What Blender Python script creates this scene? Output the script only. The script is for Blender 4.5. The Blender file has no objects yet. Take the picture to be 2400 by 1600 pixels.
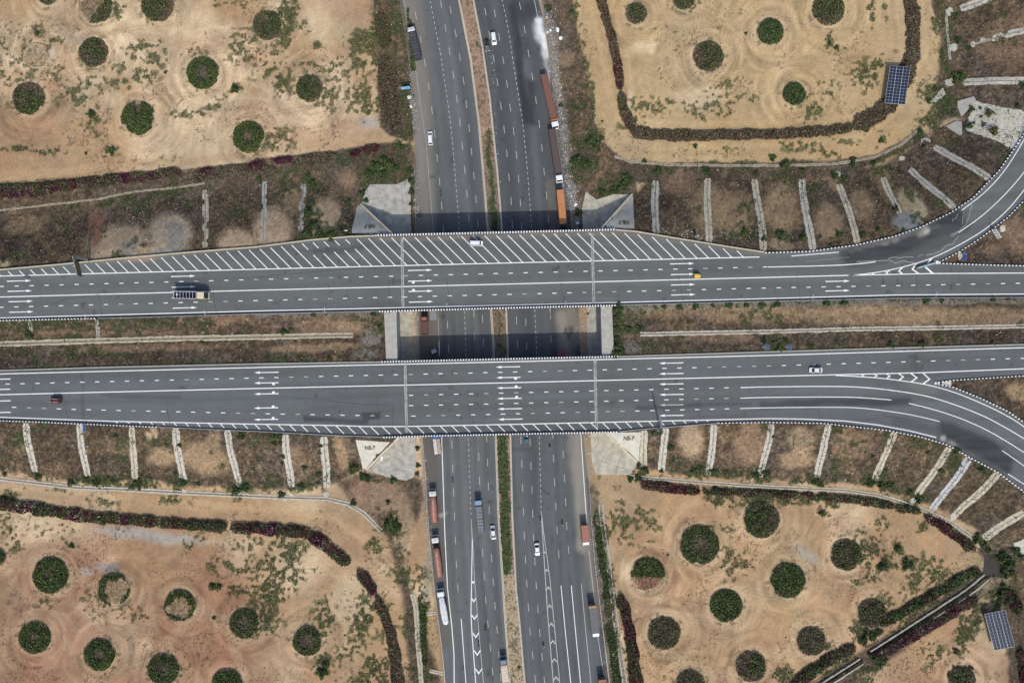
import bpy, bmesh, math, random
import numpy as np
from mathutils import Vector, Matrix
from mathutils.geometry import delaunay_2d_cdt

random.seed(7); RNG = np.random.default_rng(11)
SC = bpy.context.scene
COL = SC.collection
HC = 240.0          # height of the drone above the lower road, metres
ZD = 8.0            # level of the upper carriageways

# ---------------------------------------------------------------- camera
cam_d = bpy.data.cameras.new('camera'); cam = bpy.data.objects.new('camera', cam_d); COL.objects.link(cam)
cam.location = (0, 0, HC); cam.rotation_euler = (0, 0, 0)
cam_d.sensor_width = 36; cam_d.lens = 24.0; cam_d.clip_start = 1; cam_d.clip_end = 20000
SC.camera = cam
# ---------------------------------------------------------------- sky and sun
SUN_EL = math.radians(46); SUN_AZ = math.radians(173)      # azimuth from +Y clockwise: the sun stands a little east of south
world = bpy.data.worlds.new('World'); SC.world = world; world.use_nodes = True
nt = world.node_tree; bg = nt.nodes['Background']
sky = nt.nodes.new('ShaderNodeTexSky'); sky.sky_type = 'NISHITA'; sky.sun_disc = False
sky.sun_elevation = SUN_EL; sky.sun_rotation = SUN_AZ; sky.dust_density = 2.5; sky.air_density = 1.0
nt.links.new(sky.outputs[0], bg.inputs[0]); bg.inputs[1].default_value = 0.15
sl = bpy.data.lights.new('sun', 'SUN'); sl.energy = 2.7; sl.angle = math.radians(0.6); sl.color = (1.0, 0.955, 0.88)
sun = bpy.data.objects.new('sun', sl); COL.objects.link(sun); sun.location = (20, -150, 160)
sd = Vector((math.sin(SUN_AZ) * math.cos(SUN_EL), math.cos(SUN_AZ) * math.cos(SUN_EL), math.sin(SUN_EL)))
sun.rotation_euler = sd.to_track_quat('Z', 'Y').to_euler()
vs = SC.view_settings; vs.view_transform = 'Standard'; vs.look = 'None'; vs.exposure = 0.42; vs.gamma = 1

# ---------------------------------------------------------------- helpers
def W(px, py, z=0.0):
    k = (HC - z) / 1600.0
    return ((px - 1200) * k, (800 - py) * k)
def Wl(pts, z=0.0): return [W(p[0], p[1], z) for p in pts]

def link(o, parent=None):
    COL.objects.link(o)
    if parent is not None: o.parent = parent
    return o
def tag(o, label=None, cat=None, group=None, kind=None):
    if label: o['label'] = label
    if cat: o['category'] = cat
    if group: o['group'] = group
    if kind: o['kind'] = kind
    return o
def empty(name, loc=(0, 0, 0), rz=0.0, **kw):
    o = bpy.data.objects.new(name, None); link(o); o.location = loc; o.rotation_euler = (0, 0, rz)
    o.empty_display_size = 0.5
    return tag(o, **kw)

def fast(name, V, F, mats, parent=None, cols=None, smooth=False, midx=None, attr='col'):
    V = np.asarray(V, dtype=np.float32); F = np.asarray(F, dtype=np.int32)
    me = bpy.data.meshes.new(name); n, k = F.shape
    me.vertices.add(len(V)); me.vertices.foreach_set('co', V.ravel())
    me.loops.add(n * k); me.loops.foreach_set('vertex_index', F.ravel())
    me.polygons.add(n); me.polygons.foreach_set('loop_start', np.arange(0, n * k, k, dtype=np.int32))
    try: me.polygons.foreach_set('loop_total', np.full(n, k, dtype=np.int32))
    except Exception: pass
    if midx is not None: me.polygons.foreach_set('material_index', np.asarray(midx, dtype=np.int32))
    if smooth: me.polygons.foreach_set('use_smooth', np.ones(n, dtype=bool))
    me.update(calc_edges=True)
    if cols is not None:
        c = np.ones((len(V), 4), dtype=np.float32); c[:, :cols.shape[1]] = cols
        a = me.color_attributes.new(attr, 'FLOAT_COLOR', 'POINT'); a.data.foreach_set('color', c.ravel())
    for m in (mats if isinstance(mats, (list, tuple)) else [mats]): me.materials.append(m)
    o = bpy.data.objects.new(name, me); return link(o, parent)

class MB:
    """collects simple shapes into one mesh"""
    def __init__(s): s.v = []; s.f = []; s.m = []
    def add(s, vs, fs, m=0):
        b = len(s.v); s.v += [tuple(v) for v in vs]; s.f += [[i + b for i in f] for f in fs]; s.m += [m] * len(fs); return s
    def box(s, x0, x1, y0, y1, z0, z1, m=0, tx=0.0, ty=0.0, b=0.0):
        """box, top inset by tx, ty; b: small edge chamfer on top"""
        vs = [(x0, y0, z0), (x1, y0, z0), (x1, y1, z0), (x0, y1, z0)]
        if b > 0:
            zc = z1 - b
            fx = tx * (1 - b / (z1 - z0)); fy = ty * (1 - b / (z1 - z0))
            vs += [(x0 + fx, y0 + fy, zc), (x1 - fx, y0 + fy, zc), (x1 - fx, y1 - fy, zc), (x0 + fx, y1 - fy, zc)]
            vs += [(x0 + tx + b, y0 + ty + b, z1), (x1 - tx - b, y0 + ty + b, z1), (x1 - tx - b, y1 - ty - b, z1), (x0 + tx + b, y1 - ty - b, z1)]
            fs = [(3, 2, 1, 0), (8, 9, 10, 11)]
            for a in (0, 4):
                for i in range(4): j = (i + 1) % 4; fs.append((a + i, a + j, a + 4 + j, a + 4 + i))
        else:
            vs += [(x0 + tx, y0 + ty, z1), (x1 - tx, y0 + ty, z1), (x1 - tx, y1 - ty, z1), (x0 + tx, y1 - ty, z1)]
            fs = [(3, 2, 1, 0), (4, 5, 6, 7), (0, 1, 5, 4), (1, 2, 6, 5), (2, 3, 7, 6), (3, 0, 4, 7)]
        return s.add(vs, fs, m)
    def cyl(s, p, axis, r, h, n=12, m=0, r2=None):
        r2 = r if r2 is None else r2
        a = Vector(axis).normalized(); u = a.orthogonal().normalized(); w = a.cross(u); p = Vector(p); vs = []
        for rr, t in ((r, 0), (r2, h)):
            for i in range(n):
                an = 2 * math.pi * i / n; vs.append(p + a * t + u * (rr * math.cos(an)) + w * (rr * math.sin(an)))
        fs = [tuple(range(n - 1, -1, -1)), tuple(range(n, 2 * n))] + [(i, (i + 1) % n, n + (i + 1) % n, n + i) for i in range(n)]
        return s.add(vs, fs, m)
    def tube(s, pts, r, n=6, m=0):
        for a, b in zip(pts[:-1], pts[1:]):
            d = Vector(b) - Vector(a); s.cyl(a, d, r, d.length, n, m)
        return s
    def loft(s, rings, m=0, cap=True):
        n = len(rings[0]); vs = [v for r in rings for v in r]; fs = []
        for k in range(len(rings) - 1):
            for i in range(n): j = (i + 1) % n; fs.append((k * n + i, k * n + j, (k + 1) * n + j, (k + 1) * n + i))
        if cap: fs += [tuple(range(n - 1, -1, -1)), tuple(range((len(rings) - 1) * n, len(rings) * n))]
        return s.add(vs, fs, m)
    def mesh(s, name, mats):
        me = bpy.data.meshes.new(name); me.from_pydata(s.v, [], s.f)
        for m in (mats if isinstance(mats, (list, tuple)) else [mats]): me.materials.append(m)
        me.polygons.foreach_set('material_index', s.m)
        bm = bmesh.new(); bm.from_mesh(me); bmesh.ops.recalc_face_normals(bm, faces=bm.faces); bm.to_mesh(me); bm.free()
        me.update(); return me
    def obj(s, name, mats, parent=None):
        return link(bpy.data.objects.new(name, s.mesh(name, mats)), parent)

def inst(name, me, parent=None, loc=(0, 0, 0), rz=0.0, sc=1.0):
    o = bpy.data.objects.new(name, me); link(o, parent); o.location = loc; o.rotation_euler = (0, 0, rz)
    o.scale = (sc, sc, sc) if not isinstance(sc, tuple) else sc
    return o

# ---------------------------------------------------------------- noise on arrays
_T = np.random.default_rng(5).random((512, 512)).astype(np.float32)
def vn(x, y, scale, seed=0):
    u = np.asarray(x, dtype=np.float64) / scale + seed * 17.31 + 1000; v = np.asarray(y, dtype=np.float64) / scale + seed * 9.77 + 1000
    i = np.floor(u).astype(np.int64); j = np.floor(v).astype(np.int64)
    fu = u - i; fv = v - j; fu = fu * fu * (3 - 2 * fu); fv = fv * fv * (3 - 2 * fv)
    a = _T[i % 512, j % 512]; b = _T[(i + 1) % 512, j % 512]; c = _T[i % 512, (j + 1) % 512]; d = _T[(i + 1) % 512, (j + 1) % 512]
    return (a * (1 - fu) + b * fu) * (1 - fv) + (c * (1 - fu) + d * fu) * fv
def fbm(x, y, scale, seed=0, o=3):
    t = 0; a = 1; s = 0
    for k in range(o): t = t + a * vn(x, y, scale / 2 ** k, seed + k * 3); s += a; a *= 0.55
    return t / s
def sst(a, b, x):
    t = np.clip((x - a) / (b - a), 0, 1); return t * t * (3 - 2 * t)
def inside(x, y, poly):
    r = np.zeros(np.shape(x), dtype=bool); n = len(poly)
    for k in range(n):
        x0, y0 = poly[k]; x1, y1 = poly[(k + 1) % n]
        if y0 == y1: continue
        c = ((y0 > y) != (y1 > y)) & (x < (x1 - x0) * (y - y0) / (y1 - y0) + x0); r ^= c
    return r
def dseg(x, y, pts, closed=False):
    d = np.full(np.shape(x), 1e18); n = len(pts)
    for k in range(n if closed else n - 1):
        x0, y0 = pts[k]; x1, y1 = pts[(k + 1) % n]; dx, dy = x1 - x0, y1 - y0; L = dx * dx + dy * dy
        if L == 0: continue
        t = np.clip(((x - x0) * dx + (y - y0) * dy) / L, 0, 1)
        d = np.minimum(d, (x - x0 - t * dx) ** 2 + (y - y0 - t * dy) ** 2)
    return np.sqrt(d)
def dens(pts, step):
    out = [tuple(pts[0])]
    for a, b in zip(pts[:-1], pts[1:]):
        L = math.hypot(b[0] - a[0], b[1] - a[1]); n = max(1, int(L / step))
        for i in range(1, n + 1): t = i / n; out.append((a[0] + (b[0] - a[0]) * t, a[1] + (b[1] - a[1]) * t))
    return out
def smooth(pts, it=2):
    for _ in range(it):
        o = [pts[0]]
        for a, b in zip(pts[:-1], pts[1:]):
            o += [(a[0] * .75 + b[0] * .25, a[1] * .75 + b[1] * .25), (a[0] * .25 + b[0] * .75, a[1] * .25 + b[1] * .75)]
        pts = o + [pts[-1]]
    return pts
def cum(pts):
    p = np.array([q[:2] for q in pts]); return np.concatenate([[0], np.cumsum(np.hypot(*np.diff(p, axis=0).T))])
def at_len(pts, s):
    p = np.array([q[:2] for q in pts]); c = cum(pts); return np.stack([np.interp(s, c, p[:, 0]), np.interp(s, c, p[:, 1])], -1)

# ---------------------------------------------------------------- materials
def mat(name, col, rough=0.7, metal=0.0, var=0.15, scale=2.0, bump=0.0, attr=None, detail=4.0, spec=0.3, trans=0.0):
    m = bpy.data.materials.new(name); m.use_nodes = True; N = m.node_tree.nodes; L = m.node_tree.links
    p = N['Principled BSDF']; p.inputs['Roughness'].default_value = rough; p.inputs['Metallic'].default_value = metal
    p.inputs['Specular IOR Level'].default_value = spec
    tc = N.new('ShaderNodeTexCoord'); nz = N.new('ShaderNodeTexNoise'); nz.inputs['Scale'].default_value = scale; nz.inputs['Detail'].default_value = detail
    L.new(tc.outputs['Object'], nz.inputs['Vector'])
    mr = N.new('ShaderNodeMapRange'); mr.inputs['From Min'].default_value = 0.25; mr.inputs['From Max'].default_value = 0.75
    mr.inputs['To Min'].default_value = 1 - var; mr.inputs['To Max'].default_value = 1 + var; L.new(nz.outputs['Fac'], mr.inputs['Value'])
    mx = N.new('ShaderNodeMix'); mx.data_type = 'RGBA'; mx.blend_type = 'MULTIPLY'; mx.inputs[0].default_value = 1.0
    if attr:
        at = N.new('ShaderNodeAttribute'); at.attribute_name = attr; L.new(at.outputs['Color'], mx.inputs[6])
    else: mx.inputs[6].default_value = (*col, 1)
    L.new(mr.outputs[0], mx.inputs[7]); L.new(mx.outputs[2], p.inputs['Base Color'])
    if trans > 0: p.inputs['Transmission Weight'].default_value = 0
    if bump:
        b = N.new('ShaderNodeBump'); b.inputs['Strength'].default_value = bump; b.inputs['Distance'].default_value = 0.1
        L.new(nz.outputs['Fac'], b.inputs['Height']); L.new(b.outputs[0], p.inputs['Normal'])
    return m
M = {}
M['ground'] = mat('earth', (1, 1, 1), 0.95, attr='col', var=0.24, scale=2.2, bump=0.5, detail=6, spec=0.1)
M['asphalt'] = mat('asphalt', (1, 1, 1), 0.85, attr='col', var=0.07, scale=3.0, bump=0.1, detail=5, spec=0.25)
M['paint'] = mat('road_paint', (0.62, 0.62, 0.605), 0.6, var=0.2, scale=2.5, detail=8.0)
M['worn_paint'] = mat('worn_road_paint', (0.34, 0.333, 0.313), 0.7, var=0.35, scale=2.0)
M['faint_paint'] = mat('faint_road_paint', (0.252, 0.248, 0.238), 0.7, var=0.35, scale=2.0)
M['concrete'] = mat('concrete', (0.288, 0.277, 0.245), 0.9, var=0.16, scale=0.7, bump=0.2, detail=8)
M['pale_concrete'] = mat('pale_concrete', (0.382, 0.36, 0.313), 0.9, var=0.14, scale=1.2, bump=0.3, detail=8)
M['cream_concrete'] = mat('cream_concrete', (0.36, 0.324, 0.245), 0.9, var=0.16, scale=1.2, bump=0.3, detail=8)
M['dark_concrete'] = mat('channel_concrete', (0.20, 0.19, 0.17), 0.9, var=0.25, scale=1.5)
M['barrier'] = mat('barrier_concrete', (0.216, 0.212, 0.198), 0.9, var=0.18, scale=1.5)
M['black'] = mat('black_paint', (0.016, 0.018, 0.03), 0.55, var=0.25)
M['white'] = mat('white_paint', (0.624, 0.624, 0.616), 0.55, var=0.08)
M['steel'] = mat('galvanised_steel', (0.32, 0.345, 0.36), 0.45, 0.55, var=0.12)
M['girder'] = mat('girder_concrete', (0.238, 0.23, 0.209), 0.9, var=0.1)
M['leaf'] = mat('leaves', (1, 1, 1), 0.75, attr='col', var=0.22, scale=0.7, spec=0.12)
M['bark'] = mat('bark', (0.10, 0.075, 0.05), 0.9)
M['litter'] = mat('litter', (1, 1, 1), 0.8, attr='col', var=0.05)
M['joint'] = mat('joint_concrete', (0.266, 0.263, 0.248), 0.9, var=0.25, scale=0.8, detail=7)
M['glass'] = mat('vehicle_glass', (0.018, 0.022, 0.026), 0.08, var=0.05, spec=0.6)
M['tyre'] = mat('tyre', (0.018, 0.018, 0.018), 0.9)
M['rim'] = mat('rim', (0.35, 0.35, 0.36), 0.4, 0.6)
M['chassis'] = mat('chassis', (0.02, 0.02, 0.022), 0.7)
M['lamp'] = mat('lamp_lens', (0.75, 0.75, 0.72), 0.2, spec=0.6)
M['tail'] = mat('tail_lens', (0.35, 0.02, 0.02), 0.3)
M['blue_sign'] = mat('blue_sign', (0.025, 0.12, 0.45), 0.5, var=0.1)
M['pale_blue'] = mat('pale_blue_sign', (0.10, 0.30, 0.62), 0.5, var=0.1)
M['solar'] = mat('solar_cell', (0.012, 0.018, 0.034), 0.25, var=0.15, scale=1.0, spec=0.5)
M['alu'] = mat('aluminium', (0.55, 0.57, 0.60), 0.4, 0.3)
M['water'] = mat('murky_water', (0.040, 0.036, 0.026), 0.18, var=0.15, scale=0.3, spec=0.25)
M['moss'] = mat('moss_letters', (0.065, 0.062, 0.03), 0.95, var=0.35, scale=2.5)
_paint = {}
def car_paint(c, rough=0.32, var=0.05, scale=1.5):
    k = (c, rough, var)
    if k not in _paint: _paint[k] = mat('body_paint', c, rough, var=var, scale=scale, spec=0.5)
    return _paint[k]
# ================================================================ LAYOUT (photo pixels of the 2400x1600 survey picture, turned to metres at their own level)
N_EDGE = [(-700, 699), (-300, 661), (0, 632.7), (127.5, 621.4), (306, 604), (479.6, 588.8), (600, 579.5), (727.5, 563.3), (822, 555), (886, 552.8), (1200, 545.4), (1440, 539.5), (1488, 542.9), (1582.7, 558.7), (1710, 579.3), (1800, 593), (1897, 589.3), (2004, 574.7), (2093, 554.8), (2157, 532.7), (2228.6, 498.2), (2279.6, 463.8), (2340.8, 400), (2374, 352), (2400, 312.5), (2428, 262), (2450, 205), (2463, 140), (2469, 70), (2471, -60), (2472, -500)]
N_RAMP_IN = [(2199, 615), (2246, 591), (2297.4, 558), (2361, 509.7), (2400, 469), (2442, 415), (2478, 350), (2503, 280), (2515, 180), (2519, 60), (2520, -60), (2521, -500)]
N_GORE = [(2199, 617), (2300, 620.5), (2400, 623), (2600, 626), (3100, 628)]
N_SOUTH = [(-700, 766), (0, 750), (306, 743), (600, 734.5), (891, 727.8), (1200, 719.5), (1445, 713.8), (1800, 705), (2101, 697.7), (2400, 696), (2600, 695), (3100, 693)]
S_NORTH = [(-700, 889), (0, 869), (255, 861), (600, 853.3), (896, 848.5), (1200, 841.6), (1450, 836.2), (1800, 825), (2106, 815.8), (2400, 807.7), (2600, 802), (3100, 788)]
S_GORE = [(2189, 896.5), (2233.7, 890.6), (2400, 880.4), (2600, 868), (3100, 840)]
S_RAMP_IN = [(2189, 897.5), (2233.7, 907), (2297.4, 932.7), (2361, 963.3), (2400, 990), (2455, 1032), (2520, 1095), (2575, 1170), (2610, 1260), (2630, 1400), (2640, 1650), (2640, 2100)]
S_EDGE = [(-700, 962), (-300, 975), (0, 984.2), (102, 987.5), (255, 994.4), (370, 999), (600, 1009), (804, 1019.4), (901, 1022.4), (1008, 1018.9), (1200, 1014.8), (1451, 1009.7), (1506, 1004), (1672, 990.6), (1800, 989), (1927.5, 991.3), (2080.6, 1008), (2157, 1023.2), (2221, 1042.3), (2279.6, 1075.5), (2335.7, 1104.8), (2400, 1152), (2450, 1195), (2500, 1255), (2540, 1330), (2562, 1450), (2572, 1650), (2572, 2100)]
# corners of the bridge abutments, metres
NWC = W(918, 547.5, ZD); SWC = W(935, 1024, ZD); NEC = W(1410, 536, ZD); SEC = W(1419, 1012, ZD)
NWF = W(845, 478); SWF = W(858, 1101); NEF = W(1482, 455); SEF = W(1494, 1084)
def cut(pts, x, keep):
    """world polyline cut at the vertical line x"""
    out = []
    for a, b in zip(pts[:-1], pts[1:]):
        ia = (a[0] < x) == (keep == 'left'); ib = (b[0] < x) == (keep == 'left')
        if ia: out.append(a)
        if ia != ib: t = (x - a[0]) / (b[0] - a[0]); out.append((x, a[1] + (b[1] - a[1]) * t))
    if (pts[-1][0] < x) == (keep == 'left'): out.append(pts[-1])
    return out
wN = Wl(N_EDGE, ZD); wS = Wl(S_EDGE, ZD)
P_LEFT = cut(wN, NWC[0] - .2, 'left') + [NWC, SWC] + cut(wS, SWC[0] - .2, 'left')[::-1]
P_RIGHT = [NEC] + cut(wN, NEC[0] + .3, 'right') + [(600, 900), (600, -900)] + cut(wS, SEC[0] + .3, 'right')[::-1] + [SEC]
ROAD_N = Wl(N_EDGE, ZD) + Wl(N_RAMP_IN, ZD)[::-1] + Wl(N_GORE, ZD) + Wl(N_SOUTH, ZD)[::-1]
ROAD_S = Wl(S_NORTH, ZD) + Wl(S_GORE, ZD)[::-1] + Wl(S_RAMP_IN, ZD) + Wl(S_EDGE, ZD)[::-1]
FOOT_NW = [(-1500, 560), (-300, 525), (0, 505), (100, 495), (200, 480), (310, 460), (480, 440), (600, 424), (700, 416), (790, 428), (845, 478)]
FOOT_NE = [(1482, 455), (1510, 405), (1560, 393), (1700, 389), (1850, 388), (1960, 384), (2050, 371), (2118, 343), (2165, 308), (2205, 255), (2215, 190), (2224, 100), (2212, 0), (2205, -100), (2205, -900)]
FOOT_SW = [(-1500, 1060), (-300, 1095), (0, 1117), (102, 1129), (178, 1138), (306, 1144), (434, 1151), (600, 1158), (720, 1160), (800, 1145), (858, 1101)]
FOOT_SE = [(1494, 1084), (1515, 1112), (1633, 1127), (1800, 1138), (1978, 1145), (2055, 1156), (2119, 1175), (2182, 1197), (2234, 1222), (2280, 1255), (2312, 1290), (2362, 1365), (2384, 1414), (2397, 1455), (2412, 1600), (2420, 2400)]
F_POLYS = [Wl(FOOT_NW + [(1010, 478), (1010, -900), (-1500, -900)]), Wl([(1390, -900), (1390, 455)] + FOOT_NE),
           Wl(FOOT_SW + [(1010, 1101), (1010, 2400), (-1500, 2400)]), Wl([(1390, 2400), (1390, 1084)] + FOOT_SE)]
CORR = [NWF, NWC, SWC, SWF, (SWF[0], -900), (SEF[0], -900), SEF, SEC, NEC, NEF, (NEF[0], 900), (NWF[0], 900)]
# lower road
LW = [(900, -250), (942, 0), (957, 76.5), (970, 194), (972.4, 324), (975, 400), (978, 548), (979.5, 729), (983, 800), (990, 1022), (998, 1106), (1003, 1200), (1012, 1302), (1023.5, 1417), (1039, 1531.6), (1044, 1600), (1080, 1850)]
LE = [(1022, -250), (1074.5, 0), (1084.7, 51), (1102.5, 143), (1120.4, 280.6), (1131, 400), (1143, 548), (1150, 729), (1155, 800), (1161, 1022), (1167, 1200), (1175, 1327.6), (1181.6, 1429.6), (1194, 1600), (1218, 1850)]
RW = [(1060, -250), (1110, 0), (1130.6, 107), (1148.5, 229.6), (1166, 400), (1178, 545), (1187, 729), (1190, 800), (1197, 1022), (1201, 1200), (1210, 1378.6), (1218, 1455), (1230.6, 1600), (1258, 1850)]
RE = [(1213, -250), (1262, 0), (1275, 51), (1288, 153), (1309, 280.6), (1324, 400), (1339, 538), (1354, 719), (1360, 800), (1365, 1014), (1377, 1119), (1384, 1200), (1394, 1327.6), (1404, 1417), (1417, 1531.6), (1424.5, 1600), (1455, 1850)]

# ---------------------------------------------------------------- height of the ground
CH_MAIN = smooth([(2040, 1528), (2100, 1490), (2200, 1425), (2270, 1380), (2318, 1338)], 1)
CH_LOW = [(1880, 1632), (1925, 1602), (2015, 1545)]
POND = [(2311, 1300), (2336, 1298), (2350, 1330), (2351, 1352), (2330, 1346), (2306, 1352)]
def dpoly(x, y, polys):
    d = np.full(np.shape(x), 1e9)
    for p in polys:
        q = dseg(x, y, p, True); q[inside(x, y, p)] = 0; d = np.minimum(d, q)
    return d
def height(x, y):
    dP = dpoly(x, y, [P_LEFT, P_RIGHT]); dF = dpoly(x, y, F_POLYS)
    z = ZD * dF / np.maximum(dP + dF, 1e-6)
    u = np.clip(z / ZD, 0, 1); z = ZD * (u + 0.05 * np.sin(2 * math.pi * u) * -1)
    dR = dpoly(x, y, [ROAD_N, ROAD_S])
    inP = dP <= 0
    z = np.where(inP, ZD - 0.1 - np.minimum(0.9, 0.22 * np.maximum(dR - 1.0, 0)), np.minimum(z, ZD - 0.1))
    return z
GX0, GX1, GY0, GY1, GS = -206.0, 206.0, -144.0, 144.0, 0.43
cx = np.arange(GX0 - 6, GX1 + 8, 1.5); cy = np.arange(GY0 - 6, GY1 + 8, 1.5)
CXX, CYY = np.meshgrid(cx, cy); CZ = height(CXX, CYY)
def bil(x, y, A):
    u = np.clip((np.asarray(x) - cx[0]) / 1.5, 0, len(cx) - 1.001); v = np.clip((np.asarray(y) - cy[0]) / 1.5, 0, len(cy) - 1.001)
    i = u.astype(int); j = v.astype(int); fu = u - i; fv = v - j
    return (A[j, i] * (1 - fu) + A[j, i + 1] * fu) * (1 - fv) + (A[j + 1, i] * (1 - fu) + A[j + 1, i + 1] * fu) * fv
wCH = [Wl(CH_MAIN), Wl(CH_LOW)]; wPOND = Wl(POND)
def zg(x, y, detail=True):
    """ground level in metres at world x, y (arrays or numbers)"""
    x = np.atleast_1d(np.asarray(x, dtype=float)); y = np.atleast_1d(np.asarray(y, dtype=float))
    z = bil(x, y, CZ)
    far = (np.abs(x) > 208) | (np.abs(y) > 146)
    if far.any(): z[far] = height(x[far], y[far])
    ic = inside(x, y, CORR)
    z = np.where(ic, 0.0, z)
    if detail:
        rough = np.where(ic, 0.0, 1.0) * np.where(z > ZD - 0.3, 0.12, np.where(z < 0.1, 0.35, 1.0))
        z = z + rough * (fbm(x, y, 5, 2, 3) - 0.55) * 0.5
        near = (x > 90) & (y < -60)
        if near.any():
            xn = x[near]; yn = y[near]
            d = np.minimum(dseg(xn, yn, wCH[0]), dseg(xn, yn, wCH[1]))
            dp = dseg(xn, yn, wPOND, True); dp = np.where(inside(xn, yn, wPOND), -dp, dp)
            z[near] = z[near] - 1.3 * np.maximum(1 - sst(0.75, 1.25, d), 1 - sst(-0.8, 0.8, dp))
    return z
def zg1(x, y): return float(zg(x, y)[0])
def G(px, py):
    z = 0.0
    for _ in range(6): x, y = W(px, py, z); z = 0.5 * z + 0.5 * zg1(x, y)
    return (x, y, zg1(x, y))

# ---------------------------------------------------------------- painting tools: soil and asphalt colours per vertex
def mixc(C, c, m):
    C += (np.asarray(c, dtype=np.float32) - C) * m[:, None]
class Canvas:
    def __init__(s, x, y, z):
        s.x = x; s.y = y; s.u = 1200 + x * 1600 / (HC - z); s.v = 800 - y * 1600 / (HC - z)
        s.w1 = fbm(x, y, 6, 21, 3) - 0.5; s.w2 = fbm(x, y, 6, 33, 3) - 0.5; s.n = len(x)
    def ell(s, cx, cy, rx, ry, a=0.0, soft=0.25, warp=1.0):
        m = np.zeros(s.n, dtype=np.float32); R = max(rx, ry) * (1.3 + soft) + 12
        k = np.nonzero((abs(s.u - cx) < R) & (abs(s.v - cy) < R))[0]
        if len(k) == 0: return m
        c, q = math.cos(math.radians(a)), math.sin(math.radians(a)); dx = s.u[k] - cx + s.w1[k] * 14 * warp; dy = s.v[k] - cy + s.w2[k] * 14 * warp
        d = np.hypot((dx * c + dy * q) / rx, (-dx * q + dy * c) / ry); m[k] = 1 - sst(1 - soft, 1 + soft, d); return m
    def line(s, pts, w, soft=0.4, warp=1.0):
        m = np.zeros(s.n, dtype=np.float32); p = np.array(pts); R = w * (1 + soft) + 12
        k = np.nonzero((s.u > p[:, 0].min() - R) & (s.u < p[:, 0].max() + R) & (s.v > p[:, 1].min() - R) & (s.v < p[:, 1].max() + R))[0]
        if len(k) == 0: return m
        d = dseg(s.u[k] + s.w1[k] * 14 * warp, s.v[k] + s.w2[k] * 14 * warp, pts); m[k] = 1 - sst(w * (1 - soft), w * (1 + soft), d); return m
    def poly(s, pts, soft=6.0, warp=1.0):
        m = np.zeros(s.n, dtype=np.float32); p = np.array(pts); R = soft + 12
        k = np.nonzero((s.u > p[:, 0].min() - R) & (s.u < p[:, 0].max() + R) & (s.v > p[:, 1].min() - R) & (s.v < p[:, 1].max() + R))[0]
        if len(k) == 0: return m
        u = s.u[k] + s.w1[k] * 14 * warp; v = s.v[k] + s.w2[k] * 14 * warp
        d = dseg(u, v, pts, True); d = np.where(inside(u, v, pts), -d, d); m[k] = 1 - sst(-soft, soft, d); return m

SOIL = (0.485, 0.338, 0.205); SAND = (0.74, 0.60, 0.42); YEL = (0.49, 0.365, 0.205); RED = (0.40, 0.235, 0.155); GREY = (0.37, 0.355, 0.32)
DRYD = (0.085, 0.062, 0.044); DRYM = (0.15, 0.107, 0.068); DRYT = (0.27, 0.185, 0.10); GRN = (0.085, 0.115, 0.050); DGRN = (0.048, 0.075, 0.032)

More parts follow.
